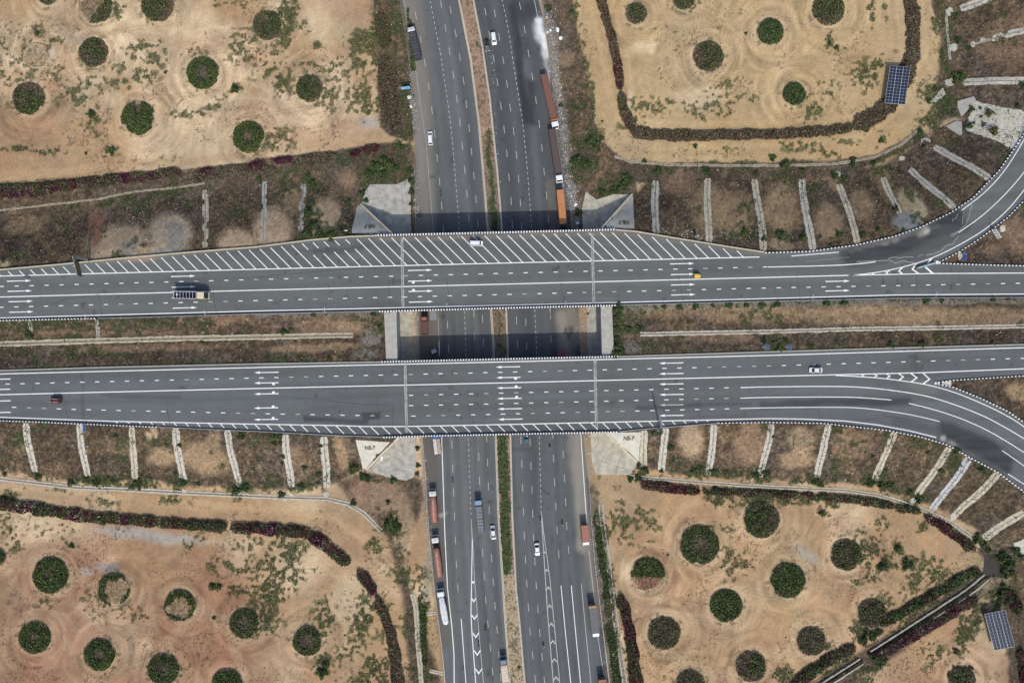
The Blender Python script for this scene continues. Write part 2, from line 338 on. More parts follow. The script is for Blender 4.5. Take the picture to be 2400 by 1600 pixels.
# planted rings: x, y, radius (px), kind, green share, hole radius share, direction (deg, 0 = right, 90 = up), label
BEDS = [
 (112, -10, 24, 'full', .35, 0, 0, 'half-dry round shrub bed beside the patch of grass-streaked sand'),
 (224, 18, 40, 'half', .7, .0, -40, 'round bed of straw-dry soil with one green crescent of shrubs'),
 (370, 15, 38, 'full', .5, 0, 180, 'round shrub bed, green on one side and grey-dry on the other, near the crescent bed'),
 (85, 131, 31, 'bare', 0, 0, 0, 'empty round earth bed with only a low rim and no shrubs'),
 (220, 124, 35, 'full', .22, 0, 0, 'grey-brown dried round bed next to the empty earth ring'),
 (68, 232, 38, 'full', .5, 0, -80, 'round bed with dry brown middle and green rim, below the empty earth ring'),
 (476, 172, 38, 'ring', .95, .40, 0, 'bright green shrub ring with yellowish tips round a bare grey middle'),
 (325, 278, 40, 'heart', .95, .0, 90, 'bright green heart-shaped shrub bed with a notch'),
 (583, 322, 37, 'ring', .9, .34, 60, 'dense green shrub ring with a dull dry centre by the sandy track'),
 (628, 61, 35, 'full', .45, 0, 0, 'olive round bed wrapped on one side by a strip of green weeds'),
 (726, 209, 32, 'full', .5, 0, 180, 'oval bed green on one flank and brown on the other, nearest the weed carpet'),
 (1491, 33, 25, 'full', .3, 0, 0, 'small dry round bed with a green heart beside the reddish hedge'),
 (1602, -2, 27, 'full', .5, 0, 0, 'dull green round bed between the small dry bed and the solar field'),
 (1660, 133, 36, 'full', .25, 0, 0, 'olive-brown round bed circled by wheel tracks, green dot in its middle'),
 (1805, 76, 31, 'full', 1.0, 0, 0, 'dense dark green round shrub in a bare earth collar, larger of two'),
 (1941, 23, 38, 'full', .55, 0, 80, 'large dull green round bed in the field of the solar array'),
 (1861, 221, 27, 'full', 1.0, 0, 0, 'dense dark green round shrub in a bare earth collar, smaller of two'),
 (-4, 1304, 19, 'full', 1.0, 0, 0, 'dark green round shrub bed at the border of the red soil field'),
 (120, 1347, 42, 'ring', 1.0, .22, 0, 'largest dense green shrub ring, small dry spot in its centre, red soil field'),
 (268, 1380, 38, 'cee', .9, .5, 150, 'broken shrub ring open on one side showing bare soil, red soil field'),
 (422, 1418, 37, 'cee', .95, .52, 90, 'dark green horseshoe of shrubs round a straw coloured floor, red soil field'),
 (574, 1460, 35, 'ring', .8, .50, 45, 'thin dark green shrub ring round a grey floor at the edge of the red soil'),
 (83, 1493, 37, 'ring', 1.0, .30, 0, 'dense green shrub bed with grey centre and an earth ramp circling it'),
 (235, 1533, 37, 'ring', 1.0, .33, 0, 'grass green shrub bed with a brown middle inside red concentric tracks'),
 (384, 1567, 37, 'ring', .85, .40, 200, 'green shrub bed split by a grey dry band, red soil field'),
 (533, 1601, 36, 'full', .95, 0, 0, 'dark green shrub bed next to the grey-banded bed, red soil field'),
 (721, 1501, 34, 'ring', .85, .52, 200, 'lone dark green shrub ring with grey floor by the weedy sand'),
 (1639, 1276, 46, 'ring', .8, .5, 120, 'wide ragged green ring of shrubs with dry middle, nearest the ramp slope drain'),
 (1518, 1345, 40, 'half', .9, 0, 90, 'bed half green and half bare orange soil by the roadside hedge'),
 (1784, 1217, 43, 'full', .45, 0, 180, 'large olive bed with straggling edge under the purple hedge'),
 (1701, 1418, 38, 'full', .9, 0, 0, 'plain green round bed in the middle of the tan field'),
 (1556, 1482, 39, 'full', .12, 0, 0, 'large chocolate brown dried round bed of the tan field'),
 (1760, 1560, 36, 'full', .25, 0, 0, 'dark dry round bed with green patch by the dried twin bed'),
 (1618, 1602, 34, 'full', .15, 0, 0, 'almost black dried round bed beside the chocolate brown bed'),
 (1846, 1359, 41, 'full', .9, 0, 60, 'bright green round bed with a dark ragged collar, tan field'),
 (1982, 1299, 37, 'full', .4, 0, 0, 'brown round bed with green weeds on the side towards the ditch'),
 (2042, 1436, 34, 'full', .25, 0, 0, 'dark dry round bed closest to the concrete ditch'),
 (1901, 1501, 34, 'full', .1, 0, 0, 'grey-brown dried round bed by the dirt crossing of the ditch'),
 (2254, 1592, 32, 'full', .6, 0, 180, 'yellowish green round bed between the ditch and the solar array'),
]

def paint_ground(x, y, z):
    c = Canvas(x, y, z); n = c.n
    big = fbm(x, y, 30, 1, 3); med = fbm(x, y, 7, 4, 3); fine = vn(x, y, 1.1, 8); vf = RNG.random(n)
    C = np.empty((n, 3), dtype=np.float32); C[:] = SOIL
    mixc(C, SAND, sst(0.45, 0.62, big) * 0.75); mixc(C, RED, sst(0.50, 0.68, fbm(x, y, 24, 9, 3)) * 0.5); mixc(C, (.36, .27, .18), sst(.5, .66, fbm(x, y, 15, 19, 3)) * .4)
    # the field beside the ramp is yellower, the field below left is redder
    mixc(C, YEL, c.poly([(1330, -60), (2210, -60), (2215, 200), (2150, 330), (1960, 385), (1480, 390), (1390, 330)], 10) * 0.75)
    bl = c.poly([(-80, 1255), (350, 1265), (560, 1330), (640, 1420), (620, 1680), (-80, 1680)], 60)
    mixc(C, RED, bl * sst(0.35, 0.62, fbm(x, y, 16, 14, 3)) * 0.75)
    for e in [(60, 1520, 70, 60), (440, 1390, 60, 40), (300, 1570, 70, 40), (120, 1290, 80, 20), (640, 1310, 60, 14)]: mixc(C, RED, c.ell(*e, 0, .6) * .45)
    for e in [(300, 1247, 75, 14, 5), (400, 1262, 90, 12, 4), (250, 1330, 30, 9, 20), (200, 1340, 16, 10, 0), (255, 1328, 22, 7, -20), (1890, 1300, 40, 12, 35), (860, 290, 24, 14, 0), (180, 95, 40, 16, 30), (128, 16, 12, 7, 0), (120, 130, 10, 18, 0)]:
        mixc(C, (0.44, 0.45, 0.44), c.ell(*e, .7) * .75)
    for e in [(265, 235, 20, 22, 0), (210, 190, 40, 20, 20), (290, 105, 50, 22, 20), (520, 240, 60, 16, -12), (700, 260, 60, 40, 20), (1470, 1340, 16, 26, 10), (1500, 110, 26, 12, 0), (1530, 110, 8, 18, 8), (560, 120, 60, 20, -30), (1480, 240, 6, 24, -12), (1640, 230, 50, 26, 0), (650, 350, 80, 12, -4), (40, 130, 60, 30, 0), (700, 1330, 70, 50, -30), (820, 1400, 40, 60, 0)]:
        mixc(C, SAND, c.ell(*e, .6) * .75)
    # dirt tracks
    for p, w in [([(-20, 415), (200, 398), (430, 378), (600, 358), (760, 335), (880, 325), (975, 330)], 9), ([(0, 1150), (300, 1175), (600, 1195), (780, 1210), (860, 1260), (900, 1290)], 10), ([(1370, 1130), (1480, 1180), (1560, 1230), (1600, 1360), (1580, 1420)], 9), ([(1990, 1460), (2025, 1560), (2060, 1600)], 9)]:
        mixc(C, (0.52, 0.375, 0.235), c.line(p, w, .5) * .8)
    # wheel rings around the beds and tyre lines
    dmin = np.full(n, 1e9); ti = np.zeros(n); ri = np.zeros(n); oi = np.zeros(n)
    for b in BEDS:
        q = np.hypot(c.u - b[0], c.v - b[1]) - b[2]; m_ = q < dmin; dmin = np.where(m_, q, dmin); ti = np.where(m_, np.arctan2(c.v - b[1], c.u - b[0]), ti); oi = np.where(m_, b[0] * .37, oi); ri = np.where(m_, b[2], ri)
    fall = np.exp(-(np.maximum(dmin, 0) / 85) ** 2) * (dmin > 0)
    wob = dmin + 5 * (fbm(x, y, 9, 97, 2) - .5)
    sw = fbm(oi + ti * (ri + np.maximum(dmin, 0)) * .15 / 7.0, wob * .15 / 1.25, 1.0, 31, 2) - .5; sw2 = fbm(oi + ti * (ri + np.maximum(dmin, 0)) * .15 / 9.0, wob * .15 / 3.6, 1.0, 37, 2) - .5
    ring = (sw * 3.4 + sw2 * 3.0) * fall
    dh = np.minimum(dseg(c.u, c.v, [(1404, -20), (1434.7, 97), (1455, 217), (1483, 306), (1540, 318), (1800, 316), (1927, 309), (2004, 298), (2055, 270), (2093, 230), (2119, 180), (2142, 115), (2129, -20)]), dseg(c.u, c.v, [(-60, 1160), (300, 1190), (600, 1215), (760, 1235), (850, 1300)]))
    ring = ring + (fbm(dh * .15 / 1.1, dh * .01 + big * 2, 1.0, 41, 2) - .5) * 2.2 * np.exp(-(dh / 55) ** 2) * (dmin > 12)
    gl_ = sst(.50, .66, fbm(x, y, 20, 45, 3)) * .30; mixc(C, (.40, .335, .245), gl_ * (dmin > 2))
    for i_, b in enumerate(BEDS):        # wheel tracks winding between the beds
        for b2 in BEDS[i_ + 1:]:
            L_ = math.hypot(b[0] - b2[0], b[1] - b2[1])
            if L_ > 190 or (b[1] < 700) != (b2[1] < 700) or (b[0] < 1100) != (b2[0] < 1100): continue
            mx_, my_ = (b[0] + b2[0]) / 2, (b[1] + b2[1]) / 2; nx_, ny_ = -(b2[1] - b[1]) / L_, (b2[0] - b[0]) / L_; sg = 1 if (i_ % 2) else -1
            pts_ = smooth([(b[0] + sg * nx_ * (b[2] + 12), b[1] + sg * ny_ * (b[2] + 12)), (mx_, my_), (b2[0] - sg * nx_ * (b2[2] + 12), b2[1] - sg * ny_ * (b2[2] + 12))], 2)
            mixc(C, (.55, .42, .275), c.line(pts_, 10, .6, .5) * .6 * (dmin > 3)); mixc(C, (.27, .19, .13), (c.line(pts_, 4.2, .3, .5) - c.line(pts_, 2.6, .3, .5)).clip(0) * .55 * (dmin > 3))
    th = fbm(x, y, 60, 40, 2) * 6.0
    lin = np.sin((x * np.cos(th) + y * np.sin(th)) * 5.5 + 6 * big) * (fbm(x, y, 14, 44, 2) > .47)
    lin2 = np.sin((x * np.sin(th * 1.3) - y * np.cos(th * 1.3)) * 3.9 + 5 * med) * (fbm(x, y, 11, 47, 2) > .52)
    C *= (1 + 0.20 * np.clip(ring, -2, 2) + 0.05 * lin + 0.04 * lin2 + 0.26 * (med - .5) + 0.16 * (fine - .5) + 0.05 * (vf - .5))[:, None]
    mixc(C, SAND, np.exp(-(np.maximum(dmin - 5, 0) / 5) ** 2) * (dmin > 1) * .35 * (med > .42))
    # grey-black crumbs strewn over the fields
    crumbs = (vn(x, y, 0.9, 51) > .80) & (fbm(x, y, 9, 52, 3) > .58)
    mixc(C, (0.12, 0.10, 0.07), crumbs * .55)
    collar = (dmin > 1) & (dmin < 11) & (vn(x, y, 1.1, 57) > .60) & (fbm(ti * 3 + oi, dmin * .05, 1.0, 58, 2) > .52); mixc(C, (.13, .115, .075), collar * .65)
    green = np.zeros(n, dtype=np.float32); dry = np.zeros(n, dtype=np.float32); scrub = np.zeros(n, dtype=np.float32)
    # embankments
    slope = sst(0.25, 0.8, z + (c.w1) * .6); dry = np.maximum(dry, slope)
    for p, s in [([(-80, 432), (200, 415), (430, 397), (600, 376), (760, 354), (870, 338), (960, 336), (985, 400), (985, 560), (-80, 700)], 3),
                 ([(872, -60), (950, -60), (975, 330), (915, 320), (888, 300), (884, 150)], 3), ([(1262, -60), (1330, -60), (1360, 100), (1380, 220), (1405, 330), (1480, 385), (1500, 460), (1340, 560), (1300, 250)], 3),
                 ([(1480, 380), (1960, 378), (2060, 358), (2140, 310), (2160, 290), (2170, 330), (1960, 420), (1480, 430)], 4), ([(2168, -60), (2500, -60), (2500, 400), (2200, 320), (2190, 240), (2205, 100)], 4),
                 ([(780, 1120), (960, 1110), (990, 1120), (1000, 1180), (960, 1250), (940, 1330), (985, 1430), (1035, 1600), (990, 1680), (960, 1600), (945, 1400), (900, 1230), (840, 1190)], 8),
                 ([(1370, 1120), (1395, 1130), (1440, 1400), (1470, 1680), (1420, 1680), (1385, 1300)], 4),
                 ([(1840, 1640), (2010, 1530), (2250, 1370), (2310, 1330), (2330, 1380), (2240, 1440), (2060, 1560), (1960, 1640)], 6), ([(2290, 1280), (2500, 1280), (2500, 1680), (2370, 1680), (2360, 1480), (2330, 1370)], 6)]:
        dry = np.maximum(dry, c.poly(p, s) * 0.93)
    g1 = fbm(x, y, 2.2, 61, 3); g2 = vn(x, y, 0.8, 62); g3 = fbm(x, y, 13, 63, 3)
    D = np.empty((n, 3), dtype=np.float32); D[:] = DRYM
    mixc(D, DRYT, sst(0.46, 0.68, 0.5 * g1 + 0.5 * g3) * 0.95); mixc(D, DRYD, sst(0.48, 0.68, 0.55 * fbm(x, y, 3.1, 64, 3) + 0.45 * fbm(x, y, 17, 65, 2)) * 0.8)
    mixc(D, (0.16, 0.13, 0.105), sst(.5, .7, fbm(x, y, 9, 70, 2)) * .5)
    D *= (0.42 + 1.25 * g2 * (0.4 + 1.1 * vf))[:, None]
    C += (D - C) * dry[:, None]
    # bare or tan patches on the slopes: (x, y, rx, ry, angle, colour, strength)
    bare = np.zeros(n, dtype=np.float32); TAN = (0.62, 0.455, 0.28); ORG = (0.42, 0.275, 0.165); LGT = (0.50, 0.345, 0.195)
    for e, col, st in [((275, 565, 72, 34, -4), (0.57, 0.425, 0.275), .9), ((400, 545, 50, 46, -4), (0.57, 0.445, 0.295), .92), ((320, 590, 115, 14, -5), TAN, .85), ((225, 535, 16, 46, 5), (0.34, 0.17, 0.11), .7), ((410, 560, 26, 40, 0), GREY, .6), ((305, 580, 18, 20, 0), GREY, .6), ((380, 592, 30, 8, 0), (.4, .39, .35), .6),
                       ((555, 570, 45, 34, 5), TAN, .85), ((640, 545, 42, 56, 10), TAN, .88), ((690, 470, 24, 30, 0), LGT, .5), ((765, 510, 40, 46, 20), TAN, .8), ((735, 560, 20, 20, 0), TAN, .8), ((10, 615, 14, 12, 0), TAN, .8), ((60, 530, 50, 20, -10), LGT, .5), ((815, 420, 20, 20, 0), ORG, .6),
                       ((1660, 490, 40, 60, 0), LGT, .55), ((1590, 430, 40, 30, 0), ORG, .5), ((1720, 500, 50, 46, 0), LGT, .6), ((1830, 490, 40, 60, 0), LGT, .65), ((1830, 575, 30, 14, 0), TAN, .5), ((1940, 520, 34, 40, 0), LGT, .6), ((2020, 480, 26, 40, -20), LGT, .5), ((1955, 420, 20, 24, 0), LGT, .5), ((2130, 470, 26, 34, -20), (.52, .41, .25), .85), ((2155, 495, 16, 26, -20), (.52, .41, .25), .85), ((2130, 520, 34, 22, 10), (.30, .30, .29), .9), ((2075, 430, 16, 50, -25), ORG, .5),
                       ((2060, 740, 180, 24, 0), LGT, .6), ((2300, 745, 160, 24, 0), LGT, .5), ((1760, 735, 120, 22, 0), LGT, .45), ((1560, 725, 80, 20, 0), LGT, .35), ((1700, 790, 90, 12, 0), ORG, .4), ((520, 745, 60, 12, 0), ORG, .4), ((760, 765, 70, 20, 0), ORG, .5), ((820, 770, 30, 20, 0), LGT, .5), ((330, 815, 200, 8, -1), ORG, .35), ((730, 815, 110, 10, -1), LGT, .6), ((2390, 560, 40, 50, -50), ORG, .5), ((2330, 590, 24, 16, 0), ORG, .4), ((2385, 920, 30, 20, 30), LGT, .6), ((250, 780, 200, 6, 0), ORG, .35),
                       ((355, 1015, 14, 14, 0), TAN, .9), ((380, 1070, 36, 20, 0), LGT, .75), ((480, 1075, 60, 36, 10), LGT, .7), ((280, 1040, 30, 20, 0), ORG, .4), ((690, 1070, 30, 30, 0), ORG, .5), ((800, 1060, 14, 50, -20), LGT, .6), ((500, 1030, 20, 18, 0), LGT, .5), ((1620, 1030, 30, 40, 0), TAN, .65), ((1760, 1040, 40, 50, 0), ORG, .6), ((1870, 1075, 40, 22, 0), LGT, .7), ((1880, 1030, 30, 30, -20), TAN, .45), ((2000, 1040, 50, 30, 0), ORG, .4), ((1340, 1120, 20, 8, 0), TAN, .3), ((2370, 100, 60, 60, 0), ORG, .35), ((2330, 110, 60, 30, 0), ORG, .3),
                       ((890, 1165, 70, 40, 10), (.42, .285, .18), .95), ((850, 1140, 26, 20, 0), RED, .5), ((945, 1240, 26, 60, 0), (.47, .34, .21), .9), ((1000, 1210, 14, 50, 0), (.42, .31, .2), .8), ((1300, 420, 10, 20, 0), TAN, .4), ((1305, 200, 10, 60, -10), (.36, .29, .2), .5), ((1325, 140, 20, 20, 0), LGT, .4), ((2215, 285, 40, 9, -8), TAN, .8), ((880, 90, 10, 120, -3), DRYM, .3), ((2350, 1350, 20, 20, 0), (.40, .31, .19), .6), ((2300, 1375, 26, 18, -30), (.40, .31, .19), .7), ((2290, 1315, 22, 16, 0), (.40, .31, .19), .7)]:
        mm = np.clip(c.ell(*e, .35) * st * 1.2, 0, .97); tex = np.array(col, dtype=np.float32)[None] * (0.78 + 0.44 * g2 * (.6 + .8 * vf) * (0.7 + .6 * g1))[:, None]
        C += (tex - C) * mm[:, None]; bare = np.maximum(bare, mm)
    # weeds: ellipses of thin to dense green
    WE = [(850, 100, 30, 28, 0, .95), (840, 140, 26, 18, 0, .8), (875, 75, 10, 40, 0, .9), (670, 50, 20, 60, 10, .85), (715, 65, 10, 12, 0, .8), (745, 98, 8, 12, 40, .7), (640, 150, 46, 30, 0, .55), (660, 190, 22, 40, 10, .8), (790, 170, 30, 40, 0, .5), (820, 210, 44, 40, 0, .6), (845, 235, 30, 40, 0, .75), (770, 230, 30, 30, 0, .5), (877, 130, 10, 30, 0, .7), (885, 240, 8, 40, 0, .6), (640, 330, 40, 24, -10, .65), (720, 145, 20, 14, 0, .6),
          (325, 120, 40, 22, -20, .65), (360, 135, 30, 24, 30, .65), (310, 165, 50, 20, 20, .55), (200, 205, 60, 26, -15, .5), (190, 225, 30, 16, 0, .7), (220, 265, 16, 18, 40, .8), (130, 180, 50, 24, 20, .4), (40, 170, 40, 60, 0, .45), (30, 120, 50, 30, 0, .4), (125, 100, 20, 14, 0, .6), (85, 70, 14, 16, 0, .5), (280, 25, 16, 14, 0, .8), (260, 10, 24, 20, 0, .6), (440, 262, 40, 8, 5, .6), (490, 250, 40, 10, -25, .7), (550, 210, 16, 12, -40, .8), (260, 352, 14, 10, 0, .8), (40, 350, 30, 8, 0, .85), (110, 356, 30, 8, 0, .8), (570, 110, 40, 30, 0, .5), (600, 90, 30, 40, 0, .4), (560, 15, 40, 14, 0, .4), (510, 8, 14, 10, 0, .7), (455, 125, 24, 12, 0, .55), (220, 300, 30, 20, 0, .4), (290, 195, 30, 16, 0, .5),
          (1575, 238, 20, 10, 0, .6), (1670, 250, 50, 24, -10, .55), (1680, 215, 36, 16, -20, .6), (1750, 235, 24, 14, 0, .55), (1510, 255, 40, 20, 0, .5), (1480, 290, 22, 22, 0, .8), (1610, 20, 30, 20, 0, .4), (2045, 30, 8, 30, -5, .8), (2075, 30, 6, 24, -8, .7), (1945, 95, 10, 16, 20, .8), (1970, 115, 16, 8, 30, .7), (2030, 175, 30, 26, -30, .8), (2060, 155, 14, 20, 30, .7), (1930, 230, 40, 26, -20, .55), (1910, 260, 30, 18, -30, .7), (1900, 340, 60, 10, 0, .6), (1930, 360, 40, 10, 10, .6), (2065, 330, 10, 14, 0, .7), (1960, 330, 40, 8, 0, .5), (2190, 60, 10, 20, -30, .7), (2185, 65, 6, 20, -30, .8), (1700, 350, 40, 12, 0, .3), (1860, 345, 30, 12, 0, .5),
          (660, 1290, 40, 40, 10, .75), (620, 1320, 50, 30, 0, .6), (630, 1380, 44, 40, 0, .9), (660, 1350, 50, 30, 0, .8), (610, 1450, 40, 30, 20, .8), (690, 1360, 40, 20, -20, .6), (730, 1340, 24, 16, 0, .5), (760, 1460, 24, 36, 0, .7), (560, 1330, 60, 14, 20, .65), (560, 1380, 26, 10, 10, .8), (500, 1330, 20, 10, 30, .7), (500, 1372, 14, 8, 0, .8), (540, 1385, 14, 8, 0, .8), (850, 1440, 24, 50, 20, .85), (870, 1440, 14, 40, 20, .7), (840, 1500, 30, 50, 0, .6), (880, 1580, 36, 50, 0, .85), (760, 1560, 18, 20, 0, .85), (820, 1540, 30, 40, 0, .5), (910, 1400, 16, 60, -15, .4), (860, 1590, 60, 30, 0, .6), (900, 1500, 30, 60, 0, .4), (960, 1480, 12, 60, 0, .5), (770, 1420, 20, 30, 0, .5),
          (920, 1230, 24, 24, 0, .95), (900, 1240, 14, 14, 0, .9), (880, 1270, 16, 30, 20, .7), (960, 1350, 40, 40, 0, .6), (930, 1300, 30, 20, 0, .4), (990, 1430, 12, 60, 0, .95), (990, 1500, 12, 40, 0, .9), (975, 1560, 18, 40, 0, .6), (25, 1250, 20, 40, -20, .7), (10, 1215, 14, 20, 0, .6), (15, 1160, 20, 10, 0, .7), (170, 1270, 14, 10, 0, .5), (130, 1240, 40, 20, 0, .45), (440, 1285, 16, 14, 0, .6), (240, 1430, 40, 20, 0, .5), (300, 1440, 40, 16, 0, .5), (210, 1395, 20, 14, 0, .4), (100, 1420, 30, 12, 0, .4), (430, 1590, 14, 30, 0, .5), (240, 1175, 40, 8, 5, .5), (400, 1172, 20, 10, 0, .6), (130, 1150, 50, 6, 6, .35), (480, 1250, 40, 10, 0, .5), (590, 1280, 40, 20, 0, .5),
          (1680, 1240, 40, 16, 0, .5), (2030, 1300, 24, 50, 0, .85), (2060, 1230, 30, 20, 0, .5), (2070, 1320, 22, 16, 0, .9), (2100, 1285, 14, 14, 0, .9), (2125, 1320, 30, 16, 0, .8), (2140, 1360, 24, 24, 0, .7), (2180, 1320, 30, 20, 0, .55), (2190, 1350, 26, 24, 0, .7), (2020, 1360, 50, 14, -10, .4), (2070, 1420, 30, 40, 0, .5), (2100, 1440, 30, 30, -40, .6), (1720, 1320, 40, 30, 20, .55), (1480, 1240, 50, 34, 0, .5), (1500, 1220, 30, 24, 0, .6), (1460, 1210, 30, 30, 0, .5), (1940, 1505, 14, 12, 0, .9), (1925, 1470, 12, 8, 30, .8), (1830, 1580, 20, 20, 0, .8), (2260, 1480, 24, 40, 20, .9), (2290, 1450, 20, 30, 30, .9), (2180, 1530, 24, 26, -30, .6), (2240, 1525, 20, 14, 0, .7), (2150, 1560, 30, 16, 0, .4), (1690, 1165, 26, 18, 0, .9), (1770, 1175, 30, 20, 0, .9), (1860, 1165, 60, 14, 0, .9), (1940, 1175, 30, 14, 0, .8), (2160, 1230, 14, 12, 0, .8), (1930, 1200, 16, 10, 0, .7),
          (1410, 1260, 12, 60, -5, 1.), (1425, 1380, 14, 60, -5, 1.), (1432, 1480, 14, 60, -5, 1.), (1450, 1560, 16, 40, 0, .7), (1400, 1170, 10, 40, 0, .4), (1370, 150, 7, 60, -6, .9), (1385, 230, 6, 50, -5, .9), (1390, 320, 22, 16, 0, .95), (1350, 340, 30, 20, 0, .7), (1350, 260, 22, 40, 0, .6), (1340, 300, 20, 20, 0, .6), (1345, 400, 40, 24, 0, .8), (1430, 430, 30, 30, 0, .9), (1390, 385, 20, 20, 0, .9), (1285, 20, 10, 10, 0, .8), (1350, 30, 8, 20, 0, .6), (1300, 100, 6, 20, 0, .3),
          (925, 40, 14, 50, 0, .9), (945, 60, 6, 60, -4, .9), (920, 130, 16, 40, 0, .6), (950, 220, 14, 30, 0, .95), (960, 290, 10, 50, -3, .85), (945, 160, 14, 30, 0, .7), (905, 60, 20, 50, 0, .4), (905, 230, 24, 60, 0, .35), (950, 110, 8, 40, 0, .8),
          (900, 385, 50, 22, -10, .95), (880, 430, 40, 30, 0, .85), (935, 345, 12, 12, 0, .9), (960, 440, 8, 60, 0, .9), (850, 460, 10, 14, 0, .9), (770, 545, 60, 18, 0, .8), (720, 530, 14, 40, 0, .8), (740, 430, 20, 20, 0, .5), (725, 420, 16, 20, 0, .8), (690, 440, 14, 10, 0, .4), (660, 405, 60, 6, -8, .5), (240, 475, 120, 8, -8, .75), (400, 450, 80, 7, -8, .75), (30, 436, 60, 5, -4, .9), (120, 520, 40, 20, 0, .25), (450, 480, 30, 30, 0, .25), (350, 470, 100, 14, -8, .3), (520, 400, 80, 8, -8, .4), (780, 380, 60, 12, -8, .5),
          (120, 760, 180, 14, -1, .75), (390, 755, 70, 14, 0, .85), (200, 748, 140, 6, 0, .6), (30, 815, 60, 8, 0, .5), (180, 825, 160, 10, -1, .6), (500, 745, 60, 12, 0, .4), (880, 770, 26, 40, 0, .5), (850, 745, 30, 14, 0, .5), (885, 760, 8, 50, 0, .8), (450, 852, 120, 5, 0, .5), (800, 842, 100, 5, 0, .5), (860, 820, 40, 16, 0, .35),
          (1445, 750, 14, 50, 0, .95), (1443, 815, 14, 26, 0, 1.), (1490, 725, 40, 14, 0, .6), (1480, 770, 26, 10, 0, .8), (1600, 720, 120, 8, 0, .55), (1750, 720, 60, 8, 0, .5), (1510, 810, 60, 14, 0, .4), (1700, 820, 160, 6, 0, .4), (2100, 812, 200, 5, -2, .5), (2250, 790, 120, 14, 0, .3), (1900, 712, 120, 5, 0, .5), (2250, 705, 200, 5, 0, .5),
          (220, 1125, 60, 12, 5, .8), (100, 1115, 40, 8, 5, .6), (300, 1130, 60, 14, 0, .9), (420, 1135, 30, 20, 0, .8), (560, 1140, 40, 20, 0, .9), (640, 1130, 40, 20, 0, .7), (700, 1135, 60, 14, 0, .6), (830, 1100, 14, 14, 0, 1.), (850, 1120, 20, 12, 0, .95), (880, 1125, 30, 8, 10, .8), (700, 1020, 40, 10, 0, .5), (640, 1030, 26, 12, 0, .6), (320, 1005, 30, 8, 0, .6), (570, 1020, 20, 10, 0, .7), (760, 1025, 60, 8, 0, .5), (890, 1030, 40, 6, 0, .9),
          (1500, 1105, 18, 14, 0, 1.), (1640, 1100, 40, 18, 0, .9), (1700, 1110, 60, 14, 0, .8), (1780, 1110, 30, 20, 0, .95), (1560, 1105, 20, 14, 0, .7), (1540, 1015, 30, 8, 0, .9), (1800, 1010, 20, 8, 0, .7), (1900, 1125, 60, 12, 0, .85), (2050, 1130, 60, 16, 10, .85), (2150, 1165, 26, 20, 0, .8), (2230, 1080, 30, 16, 30, .8), (2300, 1095, 26, 16, 30, .8), (2080, 1020, 20, 14, 0, .6), (2160, 1040, 40, 14, 20, .5), (1930, 1030, 40, 8, 0, .4), (2350, 1315, 30, 30, 0, 1.), (2300, 1265, 24, 14, 30, .9), (2370, 1400, 20, 40, 0, .7), (2260, 1250, 40, 14, 30, .5),
          (2200, 230, 50, 24, 20, .95), (2180, 280, 20, 24, -30, .95), (2240, 185, 30, 14, 0, .8), (2210, 40, 10, 60, 0, .8), (2216, 140, 8, 60, 0, .8), (2240, 90, 20, 12, 0, .7), (2160, 310, 20, 14, -40, .7), (2110, 350, 30, 12, -30, .5), (2070, 365, 20, 8, 0, .6), (1800, 385, 200, 6, 0, .5), (1560, 400, 40, 12, 0, .7), (1840, 410, 60, 10, 0, .6), (1960, 415, 20, 14, 0, .7), (1830, 552, 26, 10, 0, .8), (1960, 555, 20, 8, 0, .7), (2200, 480, 20, 14, -30, .7), (2150, 545, 14, 6, 0, .8), (1760, 545, 60, 12, 5, .5), (1600, 560, 60, 8, 10, .6), (1700, 575, 60, 6, 10, .6),
          (2020, 1480, 20, 26, 0, .95), (2055, 1540, 18, 18, 0, .95), (2030, 1580, 30, 20, -30, .8), (2200, 1395, 90, 12, -33, .85), (2120, 1430, 60, 12, -35, .8), (2180, 1450, 100, 12, -33, .6), (2340, 1400, 30, 24, 0, .95), (2130, 1390, 26, 14, -20, .5), (1960, 1560, 40, 16, -35, .7)]
    gd = np.zeros(n, dtype=np.float32)
    for e in WE: gd = np.maximum(gd, c.ell(e[0], e[1], e[2] * 1.15, e[3] * 1.15, e[4], .75, 1.6) * e[5])
    gd = np.maximum(gd, dry * sst(.60, .72, fbm(x, y, 8, 77, 3)) * .55)
    gn = sst(.20, .80, .5 * fbm(x, y, 4.2, 81, 3) + .5 * vn(x, y, 1.0, 82)); gsel = sst(-.07, .07, gd * .92 - gn - .02) * (gd > .04)
    Gc = np.empty((n, 3), dtype=np.float32); Gc[:] = GRN; mixc(Gc, DGRN, sst(.4, .7, fbm(x, y, 5, 83, 2)) * .8); mixc(Gc, (0.12, 0.105, 0.05), sst(.52, .7, fbm(x, y, 7, 84, 3)) * .7)
    Gc *= (0.6 + 0.8 * vf)[:, None]
    C += (Gc - C) * (gsel * (.45 + .35 * vf))[:, None]
    # verges of the lower road: packed dirt, dust and rubbish
    for p, w, col, st in [(LW, 7, (.30, .23, .165), .8), (RE, 10, (.33, .27, .20), .75), ([(1330, 400), (1350, 560), (1368, 740), (1375, 1000), (1388, 1110), (1400, 1230)], 8, (.40, .30, .19), .8), ([(1290, 60), (1302, 180), (1322, 330), (1338, 470)], 12, (.40, .36, .30), .6), ([(1345, 440), (1352, 520)], 10, (.42, .38, .32), .7), ([(1000, 1330), (1005, 1290), (1000, 1400)], 8, (.33, .32, .27), .8)]:
        mixc(C, np.array(col) , c.line(p, w, .5) * st * (0.55 + .6 * g1))
